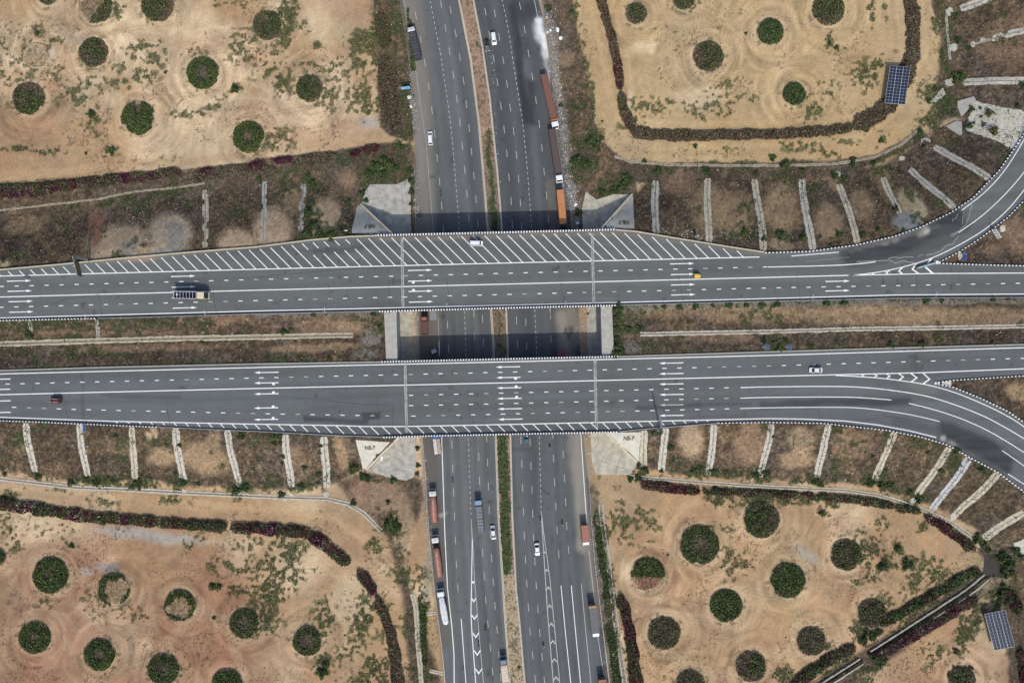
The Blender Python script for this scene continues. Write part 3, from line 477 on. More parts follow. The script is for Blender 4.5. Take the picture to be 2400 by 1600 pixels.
    # pale grit near road edges at the top of the banks
    mixc(C, (.36, .33, .27), c.line([(600, 735), (890, 735)], 7, .6) * .5); mixc(C, (.36, .33, .27), c.line([(1450, 722), (1800, 713), (2400, 704)], 6, .6) * .55)
    # concrete dust
    for e in [(870, 800, 26, 30, 0), (855, 830, 30, 12, 0), (1480, 815, 22, 14, 0)]: mixc(C, (.33, .31, .26), c.ell(*e, .5) * .8 * (g1 > .42))
    # weathered tone of the whole site
    C *= (np.array([.615, .588, .535]) * (1 - dry[:, None]) + np.array([.445, .455, .48]) * dry[:, None]).astype(np.float32)
    C *= (1 - bl[:, None] * np.array([.18, .23, .22])).astype(np.float32)
    C *= (1 + (RNG.random(n) - .5) * .06 * (1 + 2.5 * dry) + (vn(x, y, 2.0, 95) - .5) * .12)[:, None].astype(np.float32)
    return C, gsel * gd, dry * (1 - bare * .92)
# ================================================================ GROUND
gx = np.arange(GX0, GX1 + 1e-6, GS); gy = np.arange(GY0, GY1 + 1e-6, GS)
gxf = np.concatenate([[-6000, -1500, -500, -300, -240], gx, [240, 300, 500, 1500, 6000]]); gyf = np.concatenate([[-6000, -1500, -500, -260, -180], gy, [180, 260, 500, 1500, 6000]])
XX, YY = np.meshgrid(gxf, gyf); xr = XX.ravel(); yr = YY.ravel()
zr = zg(xr, yr); zr[(abs(xr) > 520) | (abs(yr) > 520)] = 0
colr, GREEN, DRYM_ = paint_ground(xr, yr, zr)
nx, ny = len(gxf), len(gyf); ii = np.arange(nx * ny).reshape(ny, nx)
FQ = np.stack([ii[:-1, :-1].ravel(), ii[:-1, 1:].ravel(), ii[1:, 1:].ravel(), ii[1:, :-1].ravel()], 1)
ground = fast('ground', np.stack([xr, yr, zr], 1), FQ, M['ground'], cols=colr, smooth=True); tag(ground, 'tan bare earth fields and dry grass banks of the interchange', 'ground', kind='structure')

def fill_poly(poly, step, jitter=0.25, edge=None):
    """triangulate a flat polygon with interior points; returns xy and triangles"""
    e = edge or step * 1.5
    b = dens(list(poly) + [poly[0]], e)[:-1]
    p = np.array(poly); X, Y = np.meshgrid(np.arange(p[:, 0].min(), p[:, 0].max(), step), np.arange(p[:, 1].min(), p[:, 1].max(), step))
    X = X.ravel() + RNG.uniform(-jitter, jitter, X.size) * step; Y = Y.ravel() + RNG.uniform(-jitter, jitter, Y.size) * step
    k = inside(X, Y, poly); X = X[k]; Y = Y[k]; k = dseg(X, Y, poly, True) > step * .55; X = X[k]; Y = Y[k]
    vin = [Vector(q) for q in b] + [Vector(q) for q in zip(X, Y)]; nb = len(b)
    r = delaunay_2d_cdt(vin, [(i, (i + 1) % nb) for i in range(nb)], [], 1, 1e-5)
    return np.array([(v.x, v.y) for v in r[0]]), np.array([f[:3] for f in r[2]])
def fix_up(xy, T):
    a = xy[T[:, 0]]; b = xy[T[:, 1]]; c = xy[T[:, 2]]; cr = (b[:, 0] - a[:, 0]) * (c[:, 1] - a[:, 1]) - (b[:, 1] - a[:, 1]) * (c[:, 0] - a[:, 0])
    T = T.copy(); T[cr < 0] = T[cr < 0][:, ::-1]; return T
def sheet(name, poly, step, z, m, parent=None, paint=None):
    xy, T = fill_poly(poly, step); T = fix_up(xy, T); zz = np.full(len(xy), z)
    return fast(name, np.column_stack([xy, zz]), T, m, parent, cols=paint(xy[:, 0], xy[:, 1], zz) if paint else None)
def drape(name, poly, step, dz, m, parent=None, thick=0.25, ragged=0.0):
    if ragged:
        b = np.array(dens(list(poly) + [poly[0]], .8)[:-1]); b = b + RNG.normal(0, ragged, b.shape); poly = [tuple(q) for q in b]
    xy, T = fill_poly(poly, step, .2); T = fix_up(xy, T); z = zg(xy[:, 0], xy[:, 1]) + dz
    # skirt round the border gives the slab its thickness
    ed = {}
    for t in T:
        for a, b in ((t[0], t[1]), (t[1], t[2]), (t[2], t[0])):
            if (b, a) in ed: del ed[(b, a)]
            else: ed[(a, b)] = 1
    V = np.column_stack([xy, z]); n = len(V); V2 = V.copy(); V2[:, 2] -= thick + dz
    F = [tuple(t) + (t[2],) for t in T]
    me = bpy.data.meshes.new(name); me.from_pydata([tuple(v) for v in V] + [tuple(v) for v in V2], [], [tuple(int(i) for i in t) for t in T] + [(int(b), int(a), int(a) + n, int(b) + n) for a, b in ed])
    me.materials.append(m); me.validate(); me.update()
    return link(bpy.data.objects.new(name, me), parent)

# ---------------------------------------------------------------- ROADS
def asphalt(base, streak_dir, marks):
    """colour painter: lengthwise wear streaks plus the stains and patches of that road"""
    def f(x, y, z):
        c = Canvas(x, y, z); n = c.n
        if streak_dir == 'x': u = y - 0.0256 * x; v = x
        else: u = c.u - np.interp(c.v, [p[1] for p in LE], [p[0] for p in LE]); u = u * .15; v = y
        C = np.empty((n, 3), dtype=np.float32); C[:] = base
        k_ = 1.0 if streak_dir == 'x' else 1.7; s = (fbm(u, v / 60, 1.9, 3, 3) - .5) * .42 * k_ + (fbm(u, v / 14, .8, 9, 2) - .5) * .16 * k_ + (fbm(x, y, 14, 5, 3) - .5) * .24 + (RNG.random(n) - .5) * .05 + (vn(x, y, 1.2, 71) - .5) * .07
        C *= (1 + s)[:, None]
        spot = sst(.86, .93, vn(x, y, 1.3, 91)) * sst(.5, .62, fbm(x, y, 12, 92, 2)); mixc(C, (.028, .028, .028), spot * .6)
        for kind, arg, col, st in marks:
            m = c.ell(*arg) if kind == 'e' else c.line(*arg) if kind == 'l' else c.poly(*arg)
            br = 1.0 + .35 * (fbm(u, v / 8, 1.2, 14, 2) - .5) * 2
            mixc(C, col, np.clip(m * st * br, 0, 1))
        return C
    return f
DK = (.024, .0255, .028); DK2 = (.034, .0355, .038); PALE = (.20, .19, .165); DUST = (.145, .13, .105)
marks_n = [('l', ([(2000, 605), (2060, 595), (2130, 575), (2190, 545), (2240, 510)], 22, .5, .6), DK, .85), ('l', ([(2130, 600), (2200, 570), (2260, 530)], 14, .6, .6), DK2, .6), ('p', ([(1966, 590), (2010, 582), (2016, 616), (1970, 610)], 2, .1), DK2, .7), ('e', (2165, 545, 14, 9, -20, .6), PALE, .9), ('e', (2172, 543, 8, 8, 0, .6), (.40, .39, .36), .8), ('e', (2098, 565, 9, 5, 0, .5), PALE, .7), ('e', (2074, 570, 8, 5, 0, .5), PALE, .6), ('l', ([(1990, 592), (2200, 530)], 3, .6, .3), (.11, .1, .09), .5),
           ('l', ([(600, 575), (300, 606), (230, 614)], 5, .6, .5), DUST, .8), ('e', (330, 607, 40, 7, -5, .6), (.30, .21, .13), .6), ('l', ([(886, 562), (1440, 548)], 4, .6, .4), (.15, .125, .10), .7), ('l', ([(1440, 545), (1800, 598)], 4, .6, .4), DUST, .5), ('l', ([(740, 590), (800, 588), (865, 575)], 6, .6, .6), DK2, .5), ('l', ([(1900, 640), (2100, 612), (2210, 560)], 10, .8, .6), (.085, .084, .082), .4)]
marks_s = [('p', ([(711, 974), (860, 984), (866, 996), (712, 986)], 2, .15), DK, .75), ('p', ([(848, 966), (893, 966), (893, 982), (848, 982)], 2, .1), DK, .7), ('l', ([(1495, 956), (1640, 949)], 5, .5, .3), DK, .6), ('l', ([(1640, 949), (1760, 945)], 3, .7, .4), DK2, .5), ('l', ([(1790, 948), (1900, 945), (2000, 943), (2130, 942)], 9, .7, .6), DK, .75), ('l', ([(2100, 990), (2200, 1010)], 10, .8, .6), DK2, .4), ('p', ([(2200, 985), (2235, 990), (2330, 1030), (2380, 1075), (2365, 1110), (2280, 1062), (2205, 1030)], 9, .5), DK, .9), ('e', (2210, 1028, 6, 8, 0, .6), (.30, .29, .26), .9), ('e', (2232, 1038, 12, 6, 25, .6), PALE, .8), ('e', (2160, 905, 40, 14, 15, .7), (.13, .125, .11), .5), ('l', ([(240, 926), (420, 932)], 4, .7, .6), DK2, .45), ('l', ([(193, 870), (194, 985)], 3, .5, .2), DK2, .4), ('l', ([(0, 872), (600, 857)], 4, .6, .3), DK2, .5), ('e', (2150, 860, 10, 30, 0, .8), DK2, .3)]
marks_n += [('l', ([(0, 748), (600, 732), (1200, 717), (2400, 693)], 4, .5, .2), DK2, .6)]
marks_l = [('l', ([(960, 0), (985, 200), (990, 330), (995, 540), (1005, 780)], 24, .7, .8), (.150, .138, .118), .8), ('l', ([(1000, 1020), (1010, 1200), (1030, 1350), (1040, 1500)], 20, .6, .8), (.088, .078, .066), .75), ('l', ([(1000, 740), (1005, 820)], 26, .5, .6), (.105, .092, .075), .85), ('l', ([(955, 20), (972, 150), (985, 320), (990, 420)], 7, .6, .6), (.17, .15, .125), .6), ('e', (1030, 1204, 16, 4, -15, .6), (.26, .26, .25), .7), ('e', (985, 500, 8, 8, 0, .3), DK, .7), ('e', (1012, 416, 8, 3, 0, .3), DK, .6), ('e', (1038, 740, 6, 6, 0, .3), DK, .7), ('l', ([(1120, 1280), (1140, 1450), (1155, 1600)], 3, .6, .3), DK2, .5), ('l', ([(1070, 0), (1090, 160), (1115, 400), (1140, 800)], 12, .7, .5), (.062, .064, .067), .5), ('e', (1022, 270, 2.5, 10, 0, .4), DK, .6)]
marks_r = [('e', (1214, 25, 18, 40, -12, .7), DK, .85), ('l', ([(1200, 20), (1215, 140), (1232, 280)], 8, .6, 1.), DK, .85), ('p', ([(1222, 180), (1256, 190), (1262, 290), (1232, 296)], 8, 1.2), DK, .8), ('e', (1245, 20, 16, 26, 0, .7), DK, .7), ('e', (1240, 260, 20, 34, -8, .6), DK, .6), ('e', (1225, 110, 16, 20, 0, .8), DK, .5), ('l', ([(1262, 50), (1267, 86)], 7, .8, 1.5), (.55, .55, .54), .95), ('l', ([(1268, 92), (1277, 132)], 8, .8, 1.6), (.58, .58, .57), 1.), ('l', ([(1274, 120), (1285, 180)], 5, .9, 1.2), (.30, .30, .29), .7), ('l', ([(1256, 60), (1262, 100)], 6, .9, 1.6), (.26, .26, .26), .6), ('l', ([(1300, 0), (1310, 250), (1326, 400)], 4, .6, .3), DUST, .5), ('l', ([(1315, 740), (1325, 830), (1345, 1015), (1355, 1110), (1368, 1280)], 16, .55, .8), (.185, .172, .145), .9), ('l', ([(1290, 430), (1300, 540)], 12, .6, .8), (.115, .105, .09), .7), ('l', ([(1340, 730), (1348, 800)], 14, .5, .7), (.17, .15, .12), .8), ('e', (1333, 780, 6, 16, 10, .4), DK, .8), ('e', (1322, 772, 4, 8, 10, .4), DK, .7), ('l', ([(1368, 1200), (1385, 1340), (1400, 1460)], 10, .7, .7), (.15, .135, .11), .7), ('e', (1230, 1055, 40, 4, 3, .8), DK2, .5), ('l', ([(1180, 0), (1190, 300), (1235, 800), (1245, 1200)], 12, .7, .4), (.050, .052, .056), .5), ('l', ([(1330, 300), (1335, 420)], 8, .6, .5), (.14, .125, .10), .6)]
road_n = sheet('upper_road', ROAD_N, 0.8, ZD, M['asphalt'], paint=asphalt((.083, .0905, .0895), 'x', marks_n)); tag(road_n, 'grey asphalt carriageway with wide hatched shoulder and curving ramp', 'road', kind='structure')
road_s = sheet('upper_road', ROAD_S, 0.8, ZD, M['asphalt'], paint=asphalt((.081, .0885, .0885), 'x', marks_s)); tag(road_s, 'grey asphalt carriageway with narrow hatched shoulder and curving ramp', 'road', kind='structure')
low_l = sheet('lower_road', Wl(LW) + Wl(LE)[::-1], 0.75, .02, M['asphalt'], paint=asphalt((.083, .089, .090), 'y', marks_l)); tag(low_l, 'dusty asphalt carriageway passing below the bridges beside the parked tankers', 'road', kind='structure')
low_r = sheet('lower_road', Wl(RW) + Wl(RE)[::-1], 0.75, .02, M['asphalt'], paint=asphalt((.067, .0725, .0755), 'y', marks_r)); tag(low_r, 'darker asphalt carriageway below the bridges with oil patches and white powder spill', 'road', kind='structure')
# median of the lower road, a raised earth strip between two kerbs
MED = Wl([(p[0] + 3.2, p[1]) for p in LE]) + Wl([(p[0] - 2.2, p[1]) for p in RW])[::-1]
def paint_med(x, y, z):
    c = Canvas(x, y, z); n = c.n; C = np.empty((n, 3), dtype=np.float32); C[:] = (.24, .165, .115)
    C *= (.72 + .5 * fbm(x, y, 4, 7, 3))[:, None]; mixc(C, (.28, .225, .15), c.poly([(1150, 1330), (1250, 1330), (1280, 1700), (1150, 1700)], 8)); mixc(C, (.15, .12, .09), c.poly([(1120, 380), (1180, 380), (1200, 860), (1140, 860)], 20) * .8)
    mixc(C, (.075, .058, .04), ((vn(x, y, .9, 55) > .66) & (fbm(x, y, 4, 56, 2) > .48)) * .7)
    g = np.maximum.reduce([c.line([(1143, 305), (1150, 400), (1160, 540)], 6, .7) * .7, c.line([(1177, 1015), (1181, 1150)], 12, .4), c.line([(1182, 1172), (1187, 1335)], 12, .4), c.line([(1165, 725), (1172, 850)], 8, .6) * .3, c.ell(1216, 1562, 4, 4), c.ell(1118, 103, 5, 6) * .7])
    gs = sst(-.1, .1, g - fbm(x, y, 2.2, 58, 3) * .9); gc = np.array(GRN)[None] * .55 * (.55 + .9 * vn(x, y, .8, 59))[:, None]; C += (gc - C) * (gs * .9)[:, None]; return C
median = sheet('median', MED, .6, .16, M['ground'], paint=paint_med); tag(median, 'raised earth median strip between the two lower carriageways', 'median', kind='structure')
def ribbon(pts, w, z, offset=0.0):
    """flat strip along a world polyline -> verts, faces"""
    p = np.array([q[:2] for q in pts]); d = np.gradient(p, axis=0); L = np.hypot(d[:, 0], d[:, 1]); nrm = np.stack([-d[:, 1] / L, d[:, 0] / L], 1)
    a = p + nrm * (offset + w / 2); b = p + nrm * (offset - w / 2); n = len(p); zz = np.full((n, 1), z)
    V = np.vstack([np.hstack([b, zz]), np.hstack([a, zz])]); F = [(i, i + 1, n + i + 1, n + i) for i in range(n - 1)]
    return V.tolist(), F
def profile(name, pts, prof, mats, parent=None, midx=None, zfun=None, closed_ends=True):
    """sweep a cross profile [(across, up)] along a world polyline"""
    p = np.array([q[:2] for q in pts]); d = np.gradient(p, axis=0); L = np.hypot(d[:, 0], d[:, 1]); nrm = np.stack([-d[:, 1] / L, d[:, 0] / L], 1)
    zb = np.array([q[2] for q in pts]) if len(pts[0]) > 2 else np.zeros(len(p))
    k = len(prof); V = []
    for i in range(len(p)):
        for a, u in prof: V.append((p[i, 0] + nrm[i, 0] * a, p[i, 1] + nrm[i, 1] * a, zb[i] + u))
    F = []; mi = []
    for i in range(len(p) - 1):
        for j in range(k):
            F.append((i * k + j, i * k + (j + 1) % k, (i + 1) * k + (j + 1) % k, (i + 1) * k + j)); mi.append(midx(i) if midx else 0)
    mb = MB(); mb.v = [tuple(map(float, v)) for v in V]; mb.f = [list(f) for f in F]; mb.m = mi
    mb.f += [list(range(k)), list(range((len(p) - 1) * k, len(p) * k))]; mb.m += [midx(0) if midx else 0, midx(len(p) - 2) if midx else 0]
    return mb.obj(name, mats, parent)
for side, off in ((LE, 2.4), (RW, -1.6)):
    k = profile('kerb', [(*q, 0.0) for q in dens(Wl([(p[0] + off, p[1]) for p in side]), 2)], [(-.16, 0), (.16, 0), (.16, .21), (-.16, .21)], [M['cream_concrete']], median)

# ---------------------------------------------------------------- ROAD MARKINGS
def solid(parent, name, pts, w, z, m, sm=0):
    q = dens(smooth(pts, sm) if sm else pts, 3.0); V, F = ribbon(q, w * 1.15, z); return fast(name, V, F, m, parent)
_dash = {}
def dash_mesh(L, w, m):
    k = (L, w, m.name)
    if k not in _dash:
        me = bpy.data.meshes.new('lane_dash'); me.from_pydata([(-L / 2, -w / 2, 0), (L / 2, -w / 2, 0), (L / 2, w / 2, 0), (-L / 2, w / 2, 0)], [], [(0, 1, 2, 3)]); me.materials.append(m); _dash[k] = me
    return _dash[k]
def dashes(parent, pts, phase, period, L, w, z, m, joined=None):
    c = cum(pts); s = np.arange(phase, c[-1], period); A = at_len(pts, s); B = at_len(pts, np.minimum(s + .5, c[-1])); A0 = at_len(pts, np.maximum(s - .5, 0))
    for a, b, a0 in zip(A, B, A0):
        if abs(a[0]) > 186 or abs(a[1]) > 126: continue
        an = math.atan2(b[1] - a0[1], b[0] - a0[0]); mm = m if random.random() < .8 else M['worn_paint']
        if joined is None: inst('lane_dash', dash_mesh(L, w, mm), parent, (a[0], a[1], z), an)
        else:
            c_, s_ = math.cos(an), math.sin(an); joined.add([(a[0] + c_ * x - s_ * y, a[1] + s_ * x + c_ * y, z) for x, y in ((-L / 2, -w / 2), (L / 2, -w / 2), (L / 2, w / 2), (-L / 2, w / 2))], [(0, 1, 2, 3)])
ZM = ZD + .008
PT = M['paint']
for nm, pts, w in [('edge_line', [(-60, 648.5), (600, 631), (1200, 616), (1780, 602.3)], .26), ('lane_line', [(-60, 697.5), (600, 680), (1200, 665.3), (1800, 650), (1995, 645)], .26), ('edge_line', [(1995, 645), (2182, 641), (2400, 639.8), (2480, 639)], .26), ('edge_line', [(-60, 746.5), (600, 728.5), (1200, 715), (1800, 699.5), (2101, 691), (2400, 688.8), (2480, 688)], .26),
                   ('gore_line', [(1988, 645.6), (2050, 639.8), (2113.8, 627), (2182.6, 606.6), (2246, 576), (2310, 537.8), (2361, 494), (2400, 446), (2430, 405), (2460, 340)], .24), ('ramp_line', [(1800, 625.8), (1953, 622.4), (2016.8, 618), (2052, 613.5)], .24), ('ramp_line', [(2246.4, 545.4), (2305, 504.6), (2361, 451), (2400, 405), (2430, 360)], .22), ('ramp_line', [(2254, 493), (2310, 451), (2356, 400), (2400, 329), (2425, 280)], .22), ('ramp_line', [(1855, 600), (1966, 591)], .22)]:
    solid(road_n, nm, Wl(smooth(pts, 2) if 'ramp' in nm or 'gore' in nm else pts, ZD), w, ZM, PT)
for nm, pts, w in [('edge_line', [(-60, 877.5), (600, 861), (1200, 847.5), (1800, 832.7), (2400, 814.5), (2480, 812)], .26), ('lane_line', [(-60, 926), (600, 910), (1200, 896.4), (1800, 881.6), (1953, 878), (2019, 876.5), (2165, 873), (2400, 863.8), (2480, 860)], .26), ('gore_line', [(1958, 879.4), (2029.6, 883), (2080.6, 887.5), (2136.7, 895), (2177.6, 902), (2233.7, 917.3), (2297.4, 942.9), (2361, 973.5), (2400, 999), (2450, 1036)], .24),
                   ('ramp_line', [(1735.7, 908), (1800, 906), (1978.6, 904.6), (2055, 909.7), (2131.6, 920), (2182.6, 930), (2246, 950.5), (2310, 976), (2361, 1004), (2400, 1027), (2450, 1060)], .24), ('ramp_line', [(1735, 932.7), (1800, 930.6), (1978.6, 929.6), (2029.6, 932), (2089.5, 937)], .22), ('ramp_line', [(2130, 944.6), (2195, 960.7), (2259, 982.4), (2323, 1011.7), (2400, 1059), (2440, 1088)], .22), ('ramp_line', [(1734.4, 957), (1800, 954.8), (1978.6, 953.6), (2029.6, 956.4), (2106, 966.3), (2157, 976), (2203, 987.5)], .2), ('ramp_line', [(2348.5, 1055), (2400, 1090.8), (2440, 1122)], .2),
                   ('edge_line', [(-60, 975), (0, 977.3), (270, 987), (600, 993.5), (804, 997), (855, 999), (949.5, 999), (1200, 994), (1409, 989.3), (1659, 983.7), (1800, 980.4), (1884, 981.6), (1978.6, 986), (2055, 995), (2131.6, 1009), (2194, 1024.5)], .26), ('edge_line', [(2362.5, 1110), (2400, 1134), (2440, 1165)], .22)]:
    solid(road_s, nm, Wl(smooth(pts, 2) if 'ramp' in nm or 'gore' in nm else pts, ZD), w, ZM, PT)
K8 = (HC - ZD) / 1600
def pdash(parent, pts, first, period=35.1, m=PT):
    q = Wl(pts, ZD); dashes(parent, q, max(0, (first - pts[0][0]) * K8), period * K8, 10 * K8, .27, ZM, m)
pdash(road_n, [(-60, 673), (600, 655), (1200, 640), (1800, 625.4)], 4); pdash(road_n, [(-60, 721.6), (600, 704.3), (1200, 689.5), (1800, 674.7), (2374, 664), (2480, 662)], 3, 35.05)
pdash(road_s, [(-60, 901.5), (600, 885.4), (1200, 871.5), (1800, 857.2), (2376, 840), (2480, 837)], 17.8, 35.0); pdash(road_s, [(-60, 951), (33, 954), (173.5, 959), (589, 968.4), (763, 971.7), (934, 974.7)], 33, 35.0); pdash(road_s, [(968, 974.7), (1178, 970), (1706, 957.6)], 969, 35.0)
pdash(road_s, [(963, 926), (1210, 920), (1708, 908.3)], 963.5, 35.2); pdash(road_s, [(963, 950), (1175, 945.7), (1708, 932.9)], 963.5, 35.2)
# arrows
def arrow_mesh(turn, m):
    mb = MB(); L = 57 * K8
    mb.add([(0, -.16, 0), (L * .78, -.12, 0), (L * .78, .12, 0), (0, .16, 0)], [(0, 1, 2, 3)]); mb.add([(L * .77, -.42, 0.0005), (L, 0, 0.0005), (L * .77, .42, 0.0005)], [(0, 1, 2)])
    if turn: s = turn; mb.add([(L * .16, s * .1, .001), (L * .27, s * .1, .001), (L * .25, s * .55, .001), (L * .28, s * .62, .001), (L * .20, s * .85, .001), (L * .12, s * .62, .001), (L * .16, s * .52, .001)], [tuple(range(7)) if s < 0 else tuple(range(6, -1, -1))])
    return mb.mesh('lane_arrow', m)
AM = {(t, k): arrow_mesh(t, mm) for t in (-1, 0, 1) for k, mm in (('p', PT), ('w', M['worn_paint']))}
def arrow(parent, px, py, right, turn=0, k='p'):
    x, y = W(px, py, ZD); a = math.atan(0.0256) if right else math.pi + math.atan(0.018)
    inst('lane_arrow', AM[(turn, k)], parent, (x, y, ZM + .002), a)
for px, py, t in [(16, 659, 0), (18, 682.7, 0), (20, 707, 0), (21.7, 731.6, 0), (401, 648, 0), (402.5, 673, 0), (404, 698, 0), (405, 722, 0), (956, 634, 0), (957, 659, -1), (957.6, 683, 1), (958.4, 708, 0), (1570.4, 618.6, 0), (1572, 643.6, 0), (1572.4, 667.9, 0), (1573, 691.3, 0), (1934.7, 659.7, 0), (1934.7, 682, 0)]: arrow(road_n, px, py, True, t)
for px, py, t, k in [(24.7, 887.8, 0, 'p'), (24, 911.7, 0, 'p'), (24.7, 938.8, 0, 'p'), (25, 965.8, 0, 'p'), (652.8, 872, 0, 'p'), (652.8, 896.4, 1, 'p'), (652.8, 922, -1, 'p'), (652, 955, -1, 'p'), (652, 982, -1, 'p'), (1219, 859, 0, 'p'), (1220, 883.7, 1, 'p'), (1221.4, 908, -1, 'p'), (1222.4, 932.7, -1, 'p'), (1223.7, 957, 0, 'p'), (1224.7, 981.4, 0, 'p'), (1601.8, 850, 0, 'p'), (1602, 874.7, 0, 'p'), (1602, 899, 0, 'p'), (1602.6, 923.7, 0, 'p'), (1602, 948, 0, 'w'), (1602, 972.7, 0, 'p')]: arrow(road_s, px, py, False, t, k)
# hatching
def stripe(parent, a, b, w=.24, m=PT, name='hatch_stripe', z=ZM):
    V, F = ribbon([a, b], w, z + .001); return fast(name, V, F, m, parent)
nb = [(-60, 648.5), (600, 631), (1200, 616), (1780, 602.3)]
for k in range(-1, 64):
    bx = 29.3 + 27.2 * k; by = np.interp(bx, [p[0] for p in nb], [p[1] for p in nb])
    lim = 0
    for t in np.arange(1, 90, .5):
        ex, ey = bx - t, by - t * 1.01
        if ey < np.interp(ex, [p[0] for p in N_EDGE[:17]], [p[1] for p in N_EDGE[:17]]) + 5.0: break
        lim = t
    if lim < 4: continue
    gap = 738 < bx < 880
    pt = lambda t: W(bx - t, by - t * 1.01, ZD)
    if gap:
        g = np.interp(bx, [738, 880], [30, 44]); stripe(road_n, pt(0), pt(g - 3), .27); stripe(road_n, pt(g + 9), pt(lim), .27)
    else: stripe(road_n, pt(0), pt(lim), .27)
sbp = [(270, 987), (600, 993.5), (804, 997), (855, 999), (949.5, 999), (1200, 994), (1409, 989.3), (1659, 983.7)]
for k in range(52):
    bx = 270.9 + 27.15 * k; by = np.interp(bx, [p[0] for p in sbp], [p[1] for p in sbp]); lim = 0
    for t in np.arange(1, 40, .5):
        if by + t > np.interp(bx + t * 1.02, [p[0] for p in S_EDGE[:16]], [p[1] for p in S_EDGE[:16]]) - 3.6: break
        lim = t
    if lim > 3: stripe(road_s, W(bx, by, ZD), W(bx + lim * 1.02, by + lim, ZD), .27)
# gore chevrons
def chevron(parent, pts, w, z, m, name='chevron_marking'):
    mb = MB(); p = [Vector((*q, 0)) for q in pts]; d0 = (p[1] - p[0]).normalized(); d1 = (p[2] - p[1]).normalized(); ax = ((p[0] + p[2]) / 2 - p[1]).normalized() * w * 1.5
    q = [p[0], p[1], p[2]]; r = [v + ax for v in q]
    mb.add([(v.x, v.y, z) for v in (q[0], q[1], r[1], r[0])], [(0, 1, 2, 3)]); mb.add([(v.x, v.y, z) for v in (q[1], q[2], r[2], r[1])], [(0, 1, 2, 3)]); return mb.obj(name, m, parent)
for tip, up, dn in [((2043, 640.5), (2048, 638), (2046, 643.5)), ((2074, 637.5), (2084, 634.5), (2080, 643)), ((2104.5, 635), (2113, 627), (2113, 642)), ((2136, 631.5), (2146, 617.5), (2151, 641.5)), ]: chevron(road_n, Wl([up, tip, dn], ZD), .42, ZM + .002, PT)
stripe(road_n, W(2184, 605, ZD), W(2174, 617.5, ZD), .55, PT, 'chevron_marking'); stripe(road_n, W(2169, 626, ZD), W(2187, 641, ZD), .55, PT, 'chevron_marking')
for tip, up, dn in [((2027, 879.2), (2021, 877), (2021, 881.5)), ((2058, 879.8), (2049, 876.2), (2051, 884)), ((2088, 881.5), (2080, 876), (2081, 886)), ((2119.5, 883), (2108, 875), (2110, 890)), ((2151, 885), (2137, 874.5), (2138, 894.5)), ((2181, 888.5), (2165, 873.8), (2166, 899))]: chevron(road_s, Wl([up, tip, dn], ZD), .42, ZM + .002, PT)
# lower carriageways
ZL = .03; WPT = M['worn_paint']; FPT = M['faint_paint']
E_ = [(905, -150), (949.5, 15), (957, 61), (970, 135), (985, 240), (998, 326.5), (1004, 400), (1015.8, 543), (1026, 729), (1029, 800), (1035, 1022), (1041, 1200), (1042.6, 1251), (1049, 1378.6), (1059, 1468), (1064, 1531.6), (1065, 1650)]
A_ = [(985, -110), (1008, 0), (1018, 53.6), (1031, 117), (1041, 184), (1051.5, 255), (1059, 319), (1066, 400), (1077, 537.8), (1088.5, 729), (1091, 800), (1097.4, 1022), (1104, 1210)]
B_ = [(1016, -80), (1033.7, 10), (1043.9, 66), (1054, 122.4), (1063, 178.6), (1071.4, 234.7), (1078, 291), (1084, 347), (1090, 406), (1095, 460), (1099, 517), (1111, 744), (1121, 1030), (1124.7, 1144), (1129, 1258.7), (1132.4, 1315), (1136.5, 1371), (1140, 1428), (1146, 1483), (1151.5, 1540.6), (1157, 1598), (1165, 1660)]
C_ = [(1037, -60), (1055.9, 24), (1068, 79), (1078, 135), (1086.7, 191), (1093.6, 247.4), (1100, 303.6), (1105.6, 359.7), (1111, 415), (1116, 471), (1120, 525), (1131, 751), (1141, 1030), (1145, 1149.5), (1147.4, 1216.6), (1150.5, 1283), (1155, 1348), (1160, 1415.6), (1165.8, 1482), (1171, 1557), (1180, 1650)]
D_ = [(955, -50), (975, 38), (986.5, 93), (996, 148), (1004.8, 204), (1012.5, 259), (1019, 315), (1024.7, 371), (1030.6, 428), (1035.5, 484), (1038.8, 538), (1049, 765), (1058.7, 1028), (1064.8, 1193), (1066.8, 1251), (1068.9, 1307), (1072, 1363), (1077, 1420)]
F_ = [(1117, -80), (1137.8, 28), (1147, 83), (1157, 138), (1166, 192.6), (1174, 248.7), (1181.6, 303.6), (1188, 359.7), (1193, 416.6), (1198, 469), (1210.7, 752), (1221, 1032), (1225, 1142), (1228.8, 1253.6), (1234.4, 1364.5), (1242, 1475), (1253.6, 1585), (1262, 1650)]
G_ = [(1140, -80), (1160, 32), (1170, 87), (1178.6, 135), (1186.7, 185), (1194, 241), (1202.5, 297), (1209.7, 353), (1214.8, 410), (1219, 465), (1222.4, 522), (1232, 744), (1242, 1027), (1246.4, 1136.7), (1250, 1248.5), (1256, 1359.4), (1263.8, 1470), (1274.7, 1581), (1282, 1650)]
H_ = [(1158, -90), (1177.8, 5), (1186.7, 46), (1198, 112), (1202.5, 143), (1215, 224.5), (1225.5, 291), (1236, 397), (1245.4, 527.5), (1253.6, 729), (1256.6, 795), (1263.8, 1017), (1265.8, 1093), (1268.4, 1200)]
I_ = [(1205, -50), (1219, 15), (1229.8, 70), (1238.8, 125), (1247.7, 180), (1256, 234.7), (1263.8, 291), (1270, 345.7), (1275, 400), (1281, 457), (1285, 512), (1290, 737), (1297, 1066.6), (1299.5, 1122.7), (1302.6, 1177.6), (1305, 1233), (1309, 1288), (1313, 1345)]
J_ = [(1313, 940), (1320, 1064), (1323, 1119), (1325.5, 1172.4), (1328, 1227), (1332, 1281), (1336.5, 1338)]
